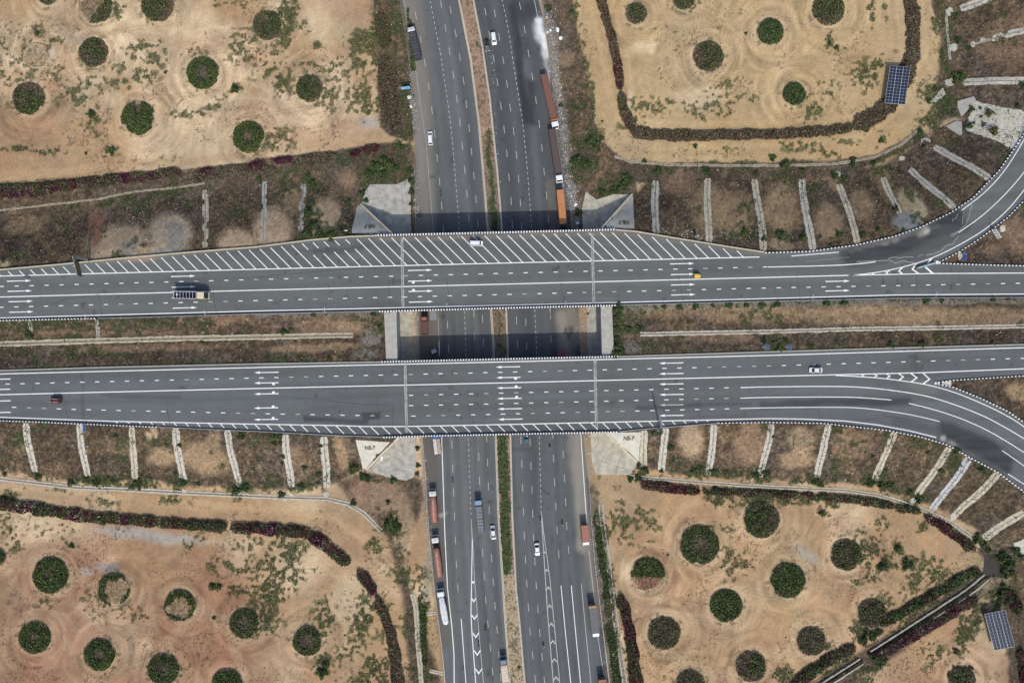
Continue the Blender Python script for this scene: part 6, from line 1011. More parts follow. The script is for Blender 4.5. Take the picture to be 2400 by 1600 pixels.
for grp, lab, L_ in [
  ('bushes in the weedy corner by the road', 'green bush in the weedy corner between the brown scrub and the apron', [(935, 344, 10, 'g'), (880, 392, 13, 'g'), (905, 385, 16, 'g'), (925, 395, 11, 'g'), (865, 408, 11, 'd'), (848, 455, 9, 'd'), (858, 470, 7, 'd'), (962, 400, 8, 'g'), (966, 425, 9, 'g'), (965, 450, 8, 'd'), (964, 478, 6, 'g'), (898, 410, 12, 'd')]),
  ('bushes on the sand stained bank', 'dark bush on the sand stained bank', [(722, 548, 13, 'd'), (735, 532, 10, 'g'), (748, 552, 12, 'g'), (775, 556, 11, 'g'), (722, 414, 8, 'g'), (733, 432, 9, 'd'), (816, 478, 8, 'd'), (800, 550, 9, 'b'), (805, 520, 12, 'b'), (732, 478, 9, 'g'), (10, 612, 5, 'd'), (608, 420, 8, 'd'), (40, 609, 4, 'd'), (725, 500, 10, 'd')]),
  ('bushes beside the rubble verge', 'green bush between the rubble verge and the rubble apron', [(1285, 20, 8, 'g'), (1315, 247, 6, 'd'), (1355, 498, 9, 'd'), (1350, 378, 14, 'd'), (1372, 385, 13, 'd'), (1395, 345, 13, 'g'), (1385, 330, 12, 'g'), (1412, 452, 10, 'd'), (1440, 447, 11, 'd'), (1458, 438, 12, 'g'), (1475, 425, 10, 'g'), (1465, 415, 10, 'd'), (1410, 325, 7, 'g'), (1340, 30, 7, 'd')]),
  ('bushes on the bank beside the solar array field', 'dark green bush on the bank beside the solar array field', [(1543, 402, 10, 'd'), (1660, 406, 10, 'd'), (1652, 398, 8, 'g'), (1772, 408, 7, 'g'), (1880, 402, 8, 'g'), (1955, 412, 9, 'd'), (1978, 420, 8, 'g'), (2073, 483, 5, 'g'), (2098, 491, 8, 'd'), (1828, 552, 11, 'd'), (1882, 558, 10, 'd'), (1965, 551, 8, 'd'), (2020, 551, 8, 'd'), (2058, 540, 6, 'd'), (1945, 577, 6, 'd'), (1922, 555, 4, 'g'), (2117, 542, 6, 'g'), (1998, 386, 7, 'd'), (2046, 385, 7, 'g'), (1840, 386, 12, 'g'), (1510, 378, 6, 'd'), (1745, 548, 9, 'g'), (1790, 560, 7, 'd'), (2065, 330, 7, 'g')]),
  ('bushes round the culvert and broken chutes', 'green bush near the culvert wings and the broken chutes', [(2246, 180, 13, 'd'), (2240, 190, 9, 'g'), (2276, 257, 8, 'g'), (2297, 254, 4, 'd'), (2299, 274, 4, 'd'), (2318, 266, 10, 'y'), (2270, 296, 9, 'd'), (2305, 292, 6, 'b'), (2327, 308, 11, 'y'), (2282, 289, 4, 'b'), (2270, 115, 7, 'd'), (2150, 22, 7, 'd'), (2190, 208, 6, 'd'), (2176, 236, 6, 'd'), (2156, 308, 6, 'd'), (2170, 340, 9, 'b'), (2245, 95, 8, 'd'), (2236, 40, 9, 'g'), (2395, 200, 8, 'g'), (2385, 250, 7, 'd')]),
  ('bushes along the median edges', 'small green bush at the edge of the median', [(1556, 719, 6, 'g'), (1592, 720, 8, 'g'), (1630, 718, 8, 'g'), (1670, 717, 5, 'g'), (1708, 715, 9, 'g'), (1748, 715, 7, 'g'), (1785, 714, 9, 'g'), (1820, 713, 9, 'g'), (1935, 710, 9, 'g'), (1977, 709, 9, 'g'), (2168, 705, 9, 'g'), (2205, 705, 6, 'g'), (2325, 701, 7, 'd'), (2362, 700, 5, 'd'), (1448, 722, 12, 'g'), (1446, 745, 10, 'g'), (1443, 770, 8, 'd'), (1446, 795, 9, 'd'), (1474, 772, 8, 'g'), (1498, 770, 8, 'g'), (1447, 812, 11, 'g'), (1443, 830, 10, 'g'), (1458, 826, 8, 'd'), (1824, 817, 9, 'g'), (1900, 814, 6, 'g'), (2085, 810, 8, 'g'), (2160, 807, 8, 'g'), (2325, 805, 6, 'g'), (1815, 805, 8, 'y'), (70, 785, 10, 'g'), (666, 778, 8, 'd'), (683, 773, 6, 'g'), (876, 737, 7, 'g'), (736, 738, 6, 'd'), (890, 765, 6, 'd'), (667, 844, 6, 'y'), (706, 846, 5, 'g'), (773, 842, 6, 'd'), (926, 827, 3, 'g'), (474, 802, 5, 'g'), (362, 752, 5, 'g'), (1300, 719, 3, 'g'), (1378, 735, 3, 'g')]),
  ('bushes on the bank above the purple hedge', 'dark green bush on the bank above the purple hedge', [(168, 1130, 10, 'd'), (205, 1122, 9, 'g'), (228, 1130, 12, 'd'), (325, 1133, 13, 'g'), (310, 1140, 7, 'd'), (430, 1130, 11, 'd'), (412, 1108, 6, 'd'), (555, 1148, 12, 'g'), (575, 1140, 11, 'd'), (565, 1022, 9, 'd'), (273, 1020, 6, 'd'), (90, 1115, 9, 'd'), (255, 1117, 5, 'd'), (265, 1126, 6, 'd'), (640, 1020, 8, 'd'), (656, 1022, 8, 'd'), (645, 1038, 7, 'g'), (658, 1037, 6, 'd'), (714, 1094, 7, 'd'), (752, 1044, 5, 'd'), (750, 1060, 4, 'd'), (664, 1068, 6, 'd'), (662, 1084, 5, 'd'), (706, 1137, 9, 'd'), (660, 1158, 9, 'd'), (745, 1130, 5, 'd'), (422, 1042, 6, 'd'), (178, 1046, 3, 'd'), (12, 1110, 6, 'd'), (350, 1117, 7, 'b'), (465, 1132, 6, 'd'), (750, 1108, 7, 'd')]),
  ('bushes round the apron of the white slab', 'green bush at the foot of the swirl marked apron', [(828, 1096, 13, 'g'), (850, 1115, 10, 'd'), (862, 1122, 9, 'd'), (922, 1124, 9, 'd'), (910, 1176, 6, 'd'), (979, 1050, 6, 'd'), (980, 1090, 6, 'd'), (828, 1178, 8, 'g'), (915, 1225, 14, 'g'), (930, 1232, 12, 'g'), (925, 1245, 10, 'g'), (978, 1110, 6, 'b')]),
  ('bushes on the bank below the oil-dark ramp', 'dark green bush on the bank below the oil-dark ramp', [(1571, 1047, 9, 'd'), (1496, 1087, 6, 'd'), (1512, 1100, 10, 'g'), (1495, 1120, 9, 'd'), (1477, 1122, 8, 'd'), (1550, 1103, 6, 'g'), (1625, 1100, 9, 'd'), (1640, 1095, 8, 'g'), (1772, 1113, 10, 'd'), (1795, 1108, 10, 'd'), (1672, 1105, 10, 'g'), (1914, 1130, 10, 'g'), (1923, 1135, 8, 'd'), (2040, 1130, 12, 'd'), (2065, 1135, 10, 'd'), (2085, 1135, 9, 'd'), (2155, 1168, 11, 'g'), (2130, 1150, 9, 'd'), (2204, 1102, 8, 'g'), (2240, 1055, 9, 'd'), (2300, 1100, 8, 'd'), (1908, 1128, 8, 'd'), (1811, 1022, 4, 'g'), (2045, 1068, 5, 'd'), (1546, 1012, 6, 'd'), (1530, 1013, 6, 'g'), (2175, 1060, 6, 'b'), (2075, 1100, 6, 'g'), (1700, 1105, 8, 'b')]),
  ('bushes around the pond and ditch', 'lush green bush by the pond or the ditch crossing', [(2350, 1305, 14, 'd'), (2365, 1320, 13, 'd'), (2358, 1342, 12, 'g'), (2372, 1345, 10, 'y'), (2290, 1262, 13, 'g'), (2302, 1272, 10, 'd'), (2315, 1288, 8, 'd'), (2065, 1548, 13, 'g'), (2052, 1538, 10, 'd'), (2380, 1290, 12, 'd'), (2395, 1305, 9, 'b'), (2022, 1500, 13, 'd'), (2044, 1488, 13, 'd'), (2032, 1480, 10, 'g'), (2060, 1480, 9, 'g'), (2350, 1370, 8, 'd'), (2345, 1395, 12, 'd'), (2240, 1525, 8, 'b'), (2240, 1568, 9, 'b'), (2274, 1565, 7, 'b'), (2225, 1580, 7, 'b')]),
  ('lone bushes in the open fields', 'lone small green bush in an open field', [(262, 353, 9, 'd'), (550, 210, 11, 'd'), (202, 360, 4, 'g'), (1629, 343, 6, 'd'), (1748, 79, 4, 'g'), (1411, 285, 3, 'g'), (388, 171, 4, 'g'), (215, 268, 9, 'g'), (88, 79, 6, 'd'), (1944, 103, 6, 'd'), (1960, 113, 6, 'd'), (755, 1575, 13, 'g'), (765, 1555, 9, 'd'), (168, 1278, 7, 'd'), (502, 1447, 5, 'd'), (500, 1373, 9, 'd'), (515, 1373, 7, 'd'), (2104, 1283, 9, 'd'), (2125, 1322, 13, 'g'), (2068, 1325, 13, 'd'), (1925, 1202, 7, 'g'), (1216, 1562, 4, 'g'), (1565, 1300, 3, 'b'), (1810, 370, 9, 'g'), (1998, 375, 8, 'd')])]:
    for (px, py, r, k) in L_:
        look = ('small ' if r < 7 else 'large ' if r > 10 else 'middling ') + {'g': 'green', 'd': 'dark green', 'y': 'yellowish', 'b': 'brownish'}[k]; key = {'bushes on the sand stained bank': 'nw', 'bushes on the bank beside the solar array field': 'ne', 'bushes on the bank above the purple hedge': 'sw', 'bushes on the bank below the oil-dark ramp': 'se', 'bushes round the culvert and broken chutes': 'tr'}.get(grp)
        if key:
            d_ = [float(dseg(np.array([px]), np.array([py]), [t[0], t[1]])[0]) for t in slopes[key][1]]; i_ = int(np.argmin(d_)); w_ = 'touching' if d_[i_] < 14 else 'near'
            text = {'nw': 'of the sand stained bank', 'ne': 'beside the solar array field', 'sw': 'above the purple hedge', 'se': 'below the oil-dark ramp', 'tr': 'on the outer ramp bank'}[key]; text = '%s bush %s the %s chute %s' % (look, w_, ORD[i_], text)
        elif 'median' in grp:
            text = look + (' bush by the steel rail above the long brown median bank' if px > 1450 and py < 760 else ' bush by the kerb below the solar posts' if px > 1700 else ' bush beside the slab closing the median, rubble side' if px > 1400 else ' bush on the lower slabs between the bridges' if 895 < px < 1400 else ' bush by the steel rail of the weedy median' if py < 800 else ' bush by the pale kerb of the weedy median')
        else: text = lab.replace('lone small green', look + ' lone', 1).replace('lush green', look, 1) if 'lone' in lab or 'lush' in lab else lab.replace('green', look, 1)
        bush(px, py, r, k, text, grp)
# ---------------------------------------------------------------- uncountable weeds and dry tufts
PANELS = [gw(p) for p in ([(824, 549), (836, 485), (843, 480), (914, 548)], [(1412, 538), (1476, 463), (1486, 460), (1488, 538)], [(832, 1029), (937, 1029), (860, 1101), (850, 1100)], [(1422, 1012), (1502, 1011), (1498, 1082), (1490, 1082)])]
def scatter(name, prob, n, size, weights, label, hgt, per=3):
    q = np.clip(prob, 0, None).astype(float) * ((abs(xr) < 190) & (abs(yr) < 130)); q /= q.sum(); k = RNG.choice(len(q), n, p=q); x = xr[k] + RNG.uniform(-.3, .3, n); y = yr[k] + RNG.uniform(-.3, .3, n)
    ok = ~(inside(x, y, ROAD_N) | inside(x, y, ROAD_S)) & ~inside(x, y, Wl(LW) + Wl(LE)[::-1]) & ~inside(x, y, Wl(RW) + Wl(RE)[::-1]) & ~inside(x, y, MED)
    for ap in ([(847, 479), (868, 432), (930, 432), (962, 430), (964, 560), (918, 550)], [(1373, 448), (1440, 455), (1483, 459), (1404, 556), (1364, 556)], [(861, 1103), (942, 1015), (976, 1015), (969, 1118), (952, 1126)], [(1384, 1012), (1417, 1012), (1495, 1084), (1476, 1112), (1396, 1112)]): ok &= ~inside(x, y, Wl(ap)) | (RNG.random(len(x)) < .02)
    for pn in PANELS: ok &= ~inside(x, y, pn)
    x, y = x[ok], y[ok]; n = len(x); z = zg(x, y); c = pick(weights, n); s = size * RNG.uniform(.6, 1.5, n); P = np.repeat(np.column_stack([x, y, z]), per, 0) + RNG.normal(0, 1, (n * per, 3)) * np.repeat(s, per)[:, None] * np.array([.55, .55, 0]); P[:, 2] += RNG.random(n * per) * hgt
    Vv, Ff, cc = leaves(P, np.repeat(s, per) * .62, np.repeat(c, per, 0) * RNG.uniform(.8, 1.25, (n * per, 1)), up=.8); return tag(fast(name, Vv, Ff, M['leaf'], cols=cc), label, 'weeds', kind='stuff')
scatter('weeds', GREEN ** 1.2, 60000, .25, {'green': 1.2, 'dark': 1.0, 'olive': .8, 'dry': .3}, 'low green weeds spread over banks and fields', .25)
scatter('dry_grass', DRYM_ * (zr < 7.95) * (.35 + fbm(xr, yr, 12, 63, 3)), 80000, .27, {'brown': 1.3, 'dry': 1.0, 'straw': .9, 'grey': .45, 'olive': .2, 'umber': .8}, 'dry brown grass tufts covering the banks', .22, per=2)
dd = np.full(len(xr), 1e9)
for b in BEDS: dd = np.minimum(dd, np.hypot(xr - W(b[0], b[1])[0], yr - W(b[0], b[1])[1]) - b[2] * .15)
scatter('dry_weeds', (1 - DRYM_) * sst(.52, .68, fbm(xr, yr, 9, 52, 3)) * (dd > 0) * (zr < .3), 9000, .28, {'dry': 1, 'olive': .8, 'brown': .8, 'dark': .5}, 'scattered dead weeds dotting the bare fields', .12, per=2)
# weeds in the lower median
xm = RNG.uniform(-16, 6, 60000); ym = RNG.uniform(-122, 122, 60000); k = inside(xm, ym, MED); xm, ym = xm[k], ym[k]; cv = Canvas(xm, ym, np.zeros(len(xm)))
pg = np.maximum.reduce([cv.line([(1143, 305), (1150, 400), (1160, 540)], 6, .7) * .5, cv.line([(1177, 1015), (1181, 1150)], 12, .4), cv.line([(1182, 1172), (1187, 1335)], 12, .4), cv.line([(1165, 725), (1172, 850)], 8, .6) * .2]); gk = RNG.random(len(xm)) < pg * .75; bk = ~gk & (RNG.random(len(xm)) < .16)
for sel, wts, sz in ((gk, {'green': 1, 'dark': 1, 'olive': .3}, .32), (bk, {'dry': 1, 'olive': .6, 'brown': .6}, .26)):
    P = np.column_stack([xm[sel], ym[sel], .16 + .2 * RNG.random(sel.sum())]); Vv, Ff, cc = leaves(P, sz, pick(wts, len(P)), up=.7); tag(fast('weeds', Vv, Ff, M['leaf'], cols=cc), 'weeds and grass on the median between the lower carriageways', 'weeds', kind='stuff')
# litter along the verges
def litter(strokes, n, label, pal):
    P = []; 
    for pts, w, wt in strokes:
        m = int(n * wt); q = Wl(pts); c = cum(q); s = RNG.random(m) * c[-1]; a = at_len(q, s); P.append(a + RNG.normal(0, w * .075, a.shape))
    P = np.vstack(P); x, y = P[:, 0], P[:, 1]; z = zg(x, y) + .06; m = len(x); pal = np.array(pal); Vv, Ff, cc = leaves(np.column_stack([x, y, z]), RNG.uniform(.07, .26, m), pal[RNG.integers(0, len(pal), m)] * RNG.uniform(.7, 1.1, (m, 1)), up=1.6); return tag(fast('litter', Vv, Ff, M['litter'], cols=cc), label, 'litter', kind='stuff')
WHT = [(.5, .5, .49), (.55, .54, .5), (.4, .4, .39), (.45, .38, .3), (.1, .2, .4), (.3, .28, .25)]
litter([([(1283, 20), (1295, 110), (1305, 200), (1318, 290), (1330, 390), (1338, 470)], 14, .5), ([(1345, 440), (1350, 530)], 16, .14), ([(1360, 730), (1368, 830)], 10, .06), ([(1380, 1010), (1390, 1120)], 8, .06), ([(1388, 1200), (1410, 1330), (1425, 1450), (1435, 1590)], 14, .24)], 2600, 'white litter and plaster scraps along the road verge of long trailers', WHT)
litter([([(962, 130), (966, 220), (970, 300)], 9, .2), ([(972, 400), (976, 540)], 8, .1), ([(974, 730), (978, 840)], 8, .12), ([(985, 1020), (995, 1110), (1003, 1230), (1008, 1330)], 10, .25), ([(450, 510), (300, 530)], 40, .07), ([(200, 1040), (700, 1080)], 60, .12)], 1700, 'pale litter scraps on the verge of the parked tankers and the banks', WHT)
litter([([(1500, 560), (1750, 560)], 20, .3), ([(1600, 1060), (2200, 1100)], 50, .25), ([(100, 780), (800, 800)], 50, .2), ([(1150, 60), (1190, 830)], 6, .15)], 900, 'thinly scattered pale litter on banks and median', WHT)
# ================================================================ VEHICLES (built facing +x, origin on the road under the middle)
def place(front, rear, zref, zbase):
    """base centre, heading and length from roof-level photo points"""
    f = np.array(W(*front, zref)); r = np.array(W(*rear, zref)); c = (f + r) / 2; d = f - r
    return (c[0], c[1], zbase), math.atan2(d[1], d[0]), float(np.hypot(*d))
def wheel_mesh(r, w):
    mb = MB(); mb.cyl((0, -w / 2, 0), (0, 1, 0), r, w, 16, 0); mb.cyl((0, -w / 2 - .01, 0), (0, 1, 0), r * .55, w + .02, 12, 1); return mb.mesh('wheel', [M['tyre'], M['rim']])
WH = {'car': wheel_mesh(.33, .22), 'truck': wheel_mesh(.50, .30), 'bike': wheel_mesh(.30, .10)}
def wheels(root, kind, r, xs, y, width=.22):
    for x in xs:
        for s in (-1, 1): inst('wheel', WH[kind], root, (x, s * y, r))
def car(front, rear, zbase, color, label, kind='suv', roofz=1.6, rails=False, roof=None, stripe=None):
    loc, an, L = place(front, rear, zbase + 1.2, zbase); L = max(3.9, min(4.9, L)); root = empty('car', loc, an, label=label, cat='car'); P = car_paint(color); w = .89; h = L / 2
    belt = .98 if kind != 'sedan' else .90; rz = roofz
    if kind == 'sedan': hood, ws, wr, tr = .32 * L, .16 * L, -.24 * L, -.38 * L
    elif kind == 'van': hood, ws, wr, tr = .36 * L, .26 * L, -.46 * L, -.49 * L
    else: hood, ws, wr, tr = .33 * L, .17 * L, -.40 * L, -.47 * L
    def ring(x, hw, zb, zt, rnd=.12): return [(x, -hw + .04, zb), (x, -hw, zb + .2), (x, -hw, zt - rnd), (x, -hw + rnd * .8, zt), (x, hw - rnd * .8, zt), (x, hw, zt - rnd), (x, hw, zb + .2), (x, hw - .04, zb)]
    mb = MB(); mb.loft([ring(-h, w * .80, .42, .80), ring(-h + .10, w * .94, .30, belt - .06), ring(-h + .45, w, .26, belt), ring(0, w, .26, belt), ring(hood - .1, w, .26, belt - .02), ring(h - .55, w * .97, .28, belt - .12), ring(h - .16, w * .90, .32, belt - .24), ring(h, w * .70, .42, .60)]); mb.obj('body', P, root)
    bx0, bx1 = tr, hood - .02; tx0, tx1 = wr + (.10 if kind != 'sedan' else .22), ws - .05; bw, tw = w * .93, w * .74; b = belt - .03
    B = [(bx1, bw), (bx1, -bw), (bx0, -bw), (bx0, bw)]; T = [(tx1, tw), (tx1, -tw), (tx0, -tw), (tx0, tw)]
    q = lambda i, j: [(*B[i], b), (*B[j], b), (*T[j], rz), (*T[i], rz)]
    for nm, (i, j) in (('windshield', (0, 1)), ('side_window', (1, 2)), ('rear_window', (2, 3)), ('side_window', (3, 0))):
        g = MB(); g.add(q(i, j), [(0, 1, 2, 3)]); g.obj(nm, M['glass'], root)
    g = MB(); g.add([(tx1 + .10, -tw - .02, rz - .05), (tx0 - .06, -tw - .02, rz - .05), (tx0 - .06, tw + .02, rz - .05), (tx1 + .10, tw + .02, rz - .05), (tx1 - .02, -tw + .12, rz + .05), (tx0 + .06, -tw + .12, rz + .05), (tx0 + .06, tw - .12, rz + .05), (tx1 - .02, tw - .12, rz + .05)], [(4, 5, 6, 7), (0, 1, 5, 4), (1, 2, 6, 5), (2, 3, 7, 6), (3, 0, 4, 7)]); rf = g.obj('roof', roof or P, root)
    pl = MB()
    for (bx, by), (tx, ty) in zip(B, T): pl.tube([(bx, by, b), (tx, ty, rz)], .05, 5)
    for s in (-1, 1): pl.tube([((bx0 + bx1) / 2 - .1, s * bw, b), ((tx0 + tx1) / 2 - .1, s * tw, rz)], .05, 5)
    pl.obj('pillars', P, root)
    if rails:
        for s in (-1, 1): g = MB(); g.tube([(tx0 + .2, s * (tw - .1), rz + .1), (tx1 - .2, s * (tw - .1), rz + .1)], .045, 6); g.obj('roof_rail', M['alu'], rf)
    for s in (-1, 1):
        g = MB(); g.box(h - .30, h - .04, s * w * .62 - .16, s * w * .62 + .16, belt - .36, belt - .22, b=.03); g.obj('headlight', M['lamp'], root)
        g = MB(); g.box(-h - .01, -h + .14, s * w * .70 - .12, s * w * .70 + .12, .66, .86, b=.03); g.obj('taillight', M['tail'], root)
        g = MB(); g.box(hood - .35, hood - .20, s * (w + .08) - .09, s * (w + .08) + .09, b - .05, b + .10, b=.03); g.obj('mirror', P, root)
    wheels(root, 'car', .33, (h - .85, -h + .80), w - .10); return root
WHITE = (.56, .57, .58); SILV = (.33, .36, .40)
car((1159, 104), (1155, 74), 0, WHITE, 'white estate car driving beside the black one on the darker lower carriageway')
car((1143, 119), (1139, 93), 0, (.018, .02, .024), 'black hatchback driving beside the white estate car')
car((1007, 307), (1009, 339), 0, WHITE, 'white car alone near the sandy track mouth on the lower road', 'suv')
car((1131.5, 570), (1100.5, 569), ZD, WHITE, 'white van stopped on the hatched shoulder of the bridge', 'van', 1.8)
car((1898.5, 867), (1928.5, 867), ZD, (.52, .53, .55), 'white sedan driving on the upper carriageway before the chevron gore', 'sedan', 1.48)
car((114, 938), (142, 938), ZD, (.085, .012, .014), 'dark red car with roof rails on the upper carriageway', 'suv', 1.65, rails=True)
car((1154, 1232), (1157.5, 1264), 0, SILV, 'silver sedan overtaking the grey tarpaulin truck', 'sedan', 1.5, roof=car_paint((.5, .51, .53)))
car((1260, 1302), (1258, 1273), 0, WHITE, 'white sedan beside the first gore chevrons of the lower road', 'sedan', 1.5)
def ringbox(x, w, z0, z1, r=.1): return [(x, -w, z0), (x, w, z0), (x, w, z1 - r), (x, w - r, z1), (x, -w + r, z1), (x, -w, z1 - r)]
def truck(front, rear, label, cab=WHITE, cargo='box', ccol=(.3, .1, .06), zbase=0.0, h=3.3, wid=2.45, cabl=2.1, gap=.35, low=1.1, cabh=2.9, bonnet=False, board=None, fr=None, roofmat=None, sacks=False):
    loc, an, L = place(front, rear, zbase + h * .9, zbase); root = empty('truck', loc, an, label=label, cat='truck'); H2 = L / 2; w = wid / 2; P = car_paint(cab)
    g = MB(); g.box(-H2 + .3, H2 - .4, -.42, .42, .62, .95); g.box(-H2 + .1, -H2 + .3, -w * .9, w * .9, .55, .75); g.box(H2 - cabl - 1.8, H2 - cabl - .6, -w * .98, -w * .55, .5, .98, b=.06); g.obj('chassis', M['chassis'], root)
    c0, c1 = H2 - cabl, H2 - .05; cw = w * .94
    g = MB(); xs = [(c0, cabh), (c0 + .12, cabh + .06), (c1 - .62, cabh + .03), (c1 - .42, cabh - .12)] if not bonnet else [(c0, cabh), (c0 + .12, cabh + .05), (c1 - .95, cabh), (c1 - .80, cabh - .12)]
    rings = [ringbox(x, cw, .62, z, .14) for x, z in xs] + [ringbox(c1 - .02, cw * .97, .55, 1.55 if not bonnet else 1.35, .12), ringbox(c1 + .05, cw * .93, .5, 1.2, .12)]
    g.loft(rings); cb = g.obj('cab', P, root)
    xa, za = (c1 - .40, cabh - .16) if not bonnet else (c1 - .78, cabh - .16); xb, zb = c1 - .02, (1.58 if not bonnet else 1.38)
    g = MB(); o_ = .03; g.add([(xa + o_, -cw * .86, za), (xa + o_, cw * .86, za), (xb + o_ - .05, cw * .88, zb + .1), (xb + o_ - .05, -cw * .88, zb + .1)], [(0, 1, 2, 3)]); g.obj('windshield', M['glass'], cb)
    for s in (-1, 1):
        g = MB(); g.add([(c0 + .7, s * (cw + .012), 1.65), (c1 - .25, s * (cw + .012), 1.65), (xa - .1, s * (cw + .012), za - .05), (c0 + .7, s * (cw + .012), za - .05)], [(0, 1, 2, 3)]); g.obj('side_window', M['glass'], cb)
        g = MB(); g.box(c1 - .35, c1 - .22, s * (cw + .28) - .10, s * (cw + .28) + .10, 1.7, 2.3, b=.04); g.tube([(c1 - .28, s * cw, 2.2), (c1 - .28, s * (cw + .28), 2.2)], .025, 5); g.obj('mirror', M['chassis'], cb)
        g = MB(); g.box(c1 + .0, c1 + .08, s * cw * .68 - .17, s * cw * .68 + .17, .78, .98, b=.02); g.obj('headlight', M['lamp'], cb)
    g = MB(); g.box(c1 - .05, c1 + .14, -cw * .98, cw * .98, .42, .70, b=.05); g.obj('bumper', car_paint((.30, .31, .32)), cb)
    if roofmat: g = MB(); g.box(c0 + .3, c1 - .9, -cw * .72, cw * .72, cabh + .03, cabh + .14, b=.05); g.obj('roof_panel', car_paint(roofmat, .7, .15), cb)
    b0, b1 = -H2 + .05, c0 - gap; CM = car_paint(ccol, .65, .18); bl_ = b1 - b0
    if cargo == 'box':
        g = MB(); g.box(b0, b1, -w, w, low, h, b=.04); bd = g.obj('cargo_body', CM, root)
        n = max(4, int(bl_ / .9))
        for i in range(n + 1): x = b0 + .06 + (bl_ - .12) * i / n; g = MB(); g.box(x - .045, x + .045, -w - .015, w + .015, h - .02, h + .04); g.obj('roof_rib', CM, bd)
    elif cargo == 'open':
        g = MB(); g.box(b0, b1, -w, w, low - .1, low + .12); bd = g.obj('bed', CM, root)
        for s in (-1, 1): g = MB(); g.box(b0, b1, s * w - .05, s * w + .05, low + .12, h, b=.02); g.obj('side_board', CM, bd)
        for x in (b0, b1): g = MB(); g.box(x - .05, x + .05, -w + .06, w - .06, low + .12, h); g.obj('end_board', CM, bd)
    elif cargo == 'tarp':
        g = MB(); n = max(8, int(bl_ / .35)); R = []
        for i in range(n + 1):
            x = b0 + bl_ * i / n; dz = .05 * math.sin(i * 2.1) + random.uniform(-.05, .05); R.append([(x, -w, low), (x, w, low), (x, w, h - .25 + dz * .5), (x, w - .22, h + dz), (x, 0, h + .06 + dz), (x, -w + .22, h + dz), (x, -w, h - .25 + dz * .5)])
        g.loft(R); bd = g.obj('tarpaulin', CM, root); g = MB(); g.box(b0, b1, -w - .03, w + .03, low - .25, low + .25); g.obj('bed', M['chassis'], root)
    elif cargo == 'ribbed':
        g = MB(); g.box(b0, b1, -w, w, low, h - .1); bd = g.obj('cargo_body', CM, root); n = int(bl_ / .55)
        for s in (-1, 1): g = MB(); g.box(b0 - .01, b1 + .01, s * w - .08, s * w + .05, h - .22, h + .05); g.obj('top_rail', car_paint((.13, .075, .06), .7, .2), bd)
        for i in range(n + 1): x = b0 + .1 + (bl_ - .2) * i / n; g = MB(); g.tube([(x, -w + .08, h - .06), (x, -w * .5, h + .01), (x, 0, h + .04), (x, w * .5, h + .01), (x, w - .08, h - .06)], .045, 5); g.obj('rib', CM, bd)
    elif cargo == 'cage':
        g = MB(); g.box(b0, b1, -w, w, low - .1, low + .1); g.box(b0, b1, -w, -w + .06, low, h - .12); g.box(b0, b1, w - .06, w, low, h - .12); g.box(b1 - .06, b1, -w, w, low, h - .2); bd = g.obj('bed', car_paint((.05, .045, .05), .8, .3), root)
        FM = car_paint((.42, .44, .52), .5)
        for s in (-1, 1): g = MB(); g.tube([(b0, s * (w - .05), h), (b1, s * (w - .05), h)], .075, 6); g.obj('top_rail', FM, bd)
        for i in range(8):
            x = b0 + bl_ * (i + .8) / 8; g = MB(); g.tube([(x, -w + .05, low), (x, -w + .05, h), (x, w - .05, h), (x, w - .05, low)], .065 if i < 7 else .04, 6); g.obj('hoop', FM, bd)
        g = MB(); g.cyl((b0 + bl_ * .225, .1, h - .3), (0, 0, 1), .27, .35, 12); g.obj('spare_drum', M['white'], bd)
    elif cargo == 'tank':
        n = 16; R = []; r0 = w * .93
        prof = [(0, .45), (.02, .72), (.05, .86), (.2, .97), (.45, 1.04), (.62, 1.03), (.72, .97), (.84, .86), (.94, .80), (.98, .72), (1, .45)] if bonnet != 'plain' else [(0, .5), (.015, .8), (.04, .93), (.5, 1.0), (.96, .93), (.985, .8), (1, .5)]
        for t, f in prof:
            x = b0 + bl_ * t; R.append([(x, r0 * f * math.cos(a), low + (h - low) * .52 + (h - low) * .48 * f * math.sin(a)) for a in np.linspace(0, 2 * math.pi, n, endpoint=False)])
        g = MB(); g.loft(R); bd = g.obj('tank', CM, root); WALK = car_paint((.26, .215, .19) if ccol[0] < .4 else (.42, .43, .44), .8, .25)
        g = MB(); g.box(b0 + bl_ * .1, b0 + bl_ * .9, -.24, .24, h - .03, h + .05); g.obj('catwalk', WALK, bd)
        for t in (.2, .42, .64, .82): g = MB(); g.cyl((b0 + bl_ * t, .0, h), (0, 0, 1), .26, .16, 12); g.obj('manhole', WALK, bd)
        for t in (.14, .36, .56, .78): x = b0 + bl_ * t; f = np.interp(t, [p[0] for p in prof], [p[1] for p in prof]) * 1.015; g = MB(); g.tube([(x, r0 * f * math.cos(a), low + (h - low) * .52 + (h - low) * .48 * f * math.sin(a)) for a in np.linspace(.1, math.pi - .1, 9)], .035, 5); g.obj('band', WALK, bd)
        g = MB(); g.box(b0 + .2, b1, -w * .95, -w * .8, low - .35, low - .1); g.box(b0 + .2, b1, w * .8, w * .95, low - .35, low - .1); g.obj('side_guard', M['chassis'], root)
    elif cargo == 'sacks':
        g = MB(); g.box(b0, b1, -w, w, low - .1, low + .1); g.box(b0, b1, -w, -w + .06, low, low + .7); g.box(b0, b1, w - .06, w, low, low + .7); g.obj('bed', car_paint((.02, .07, .3), .6), root)
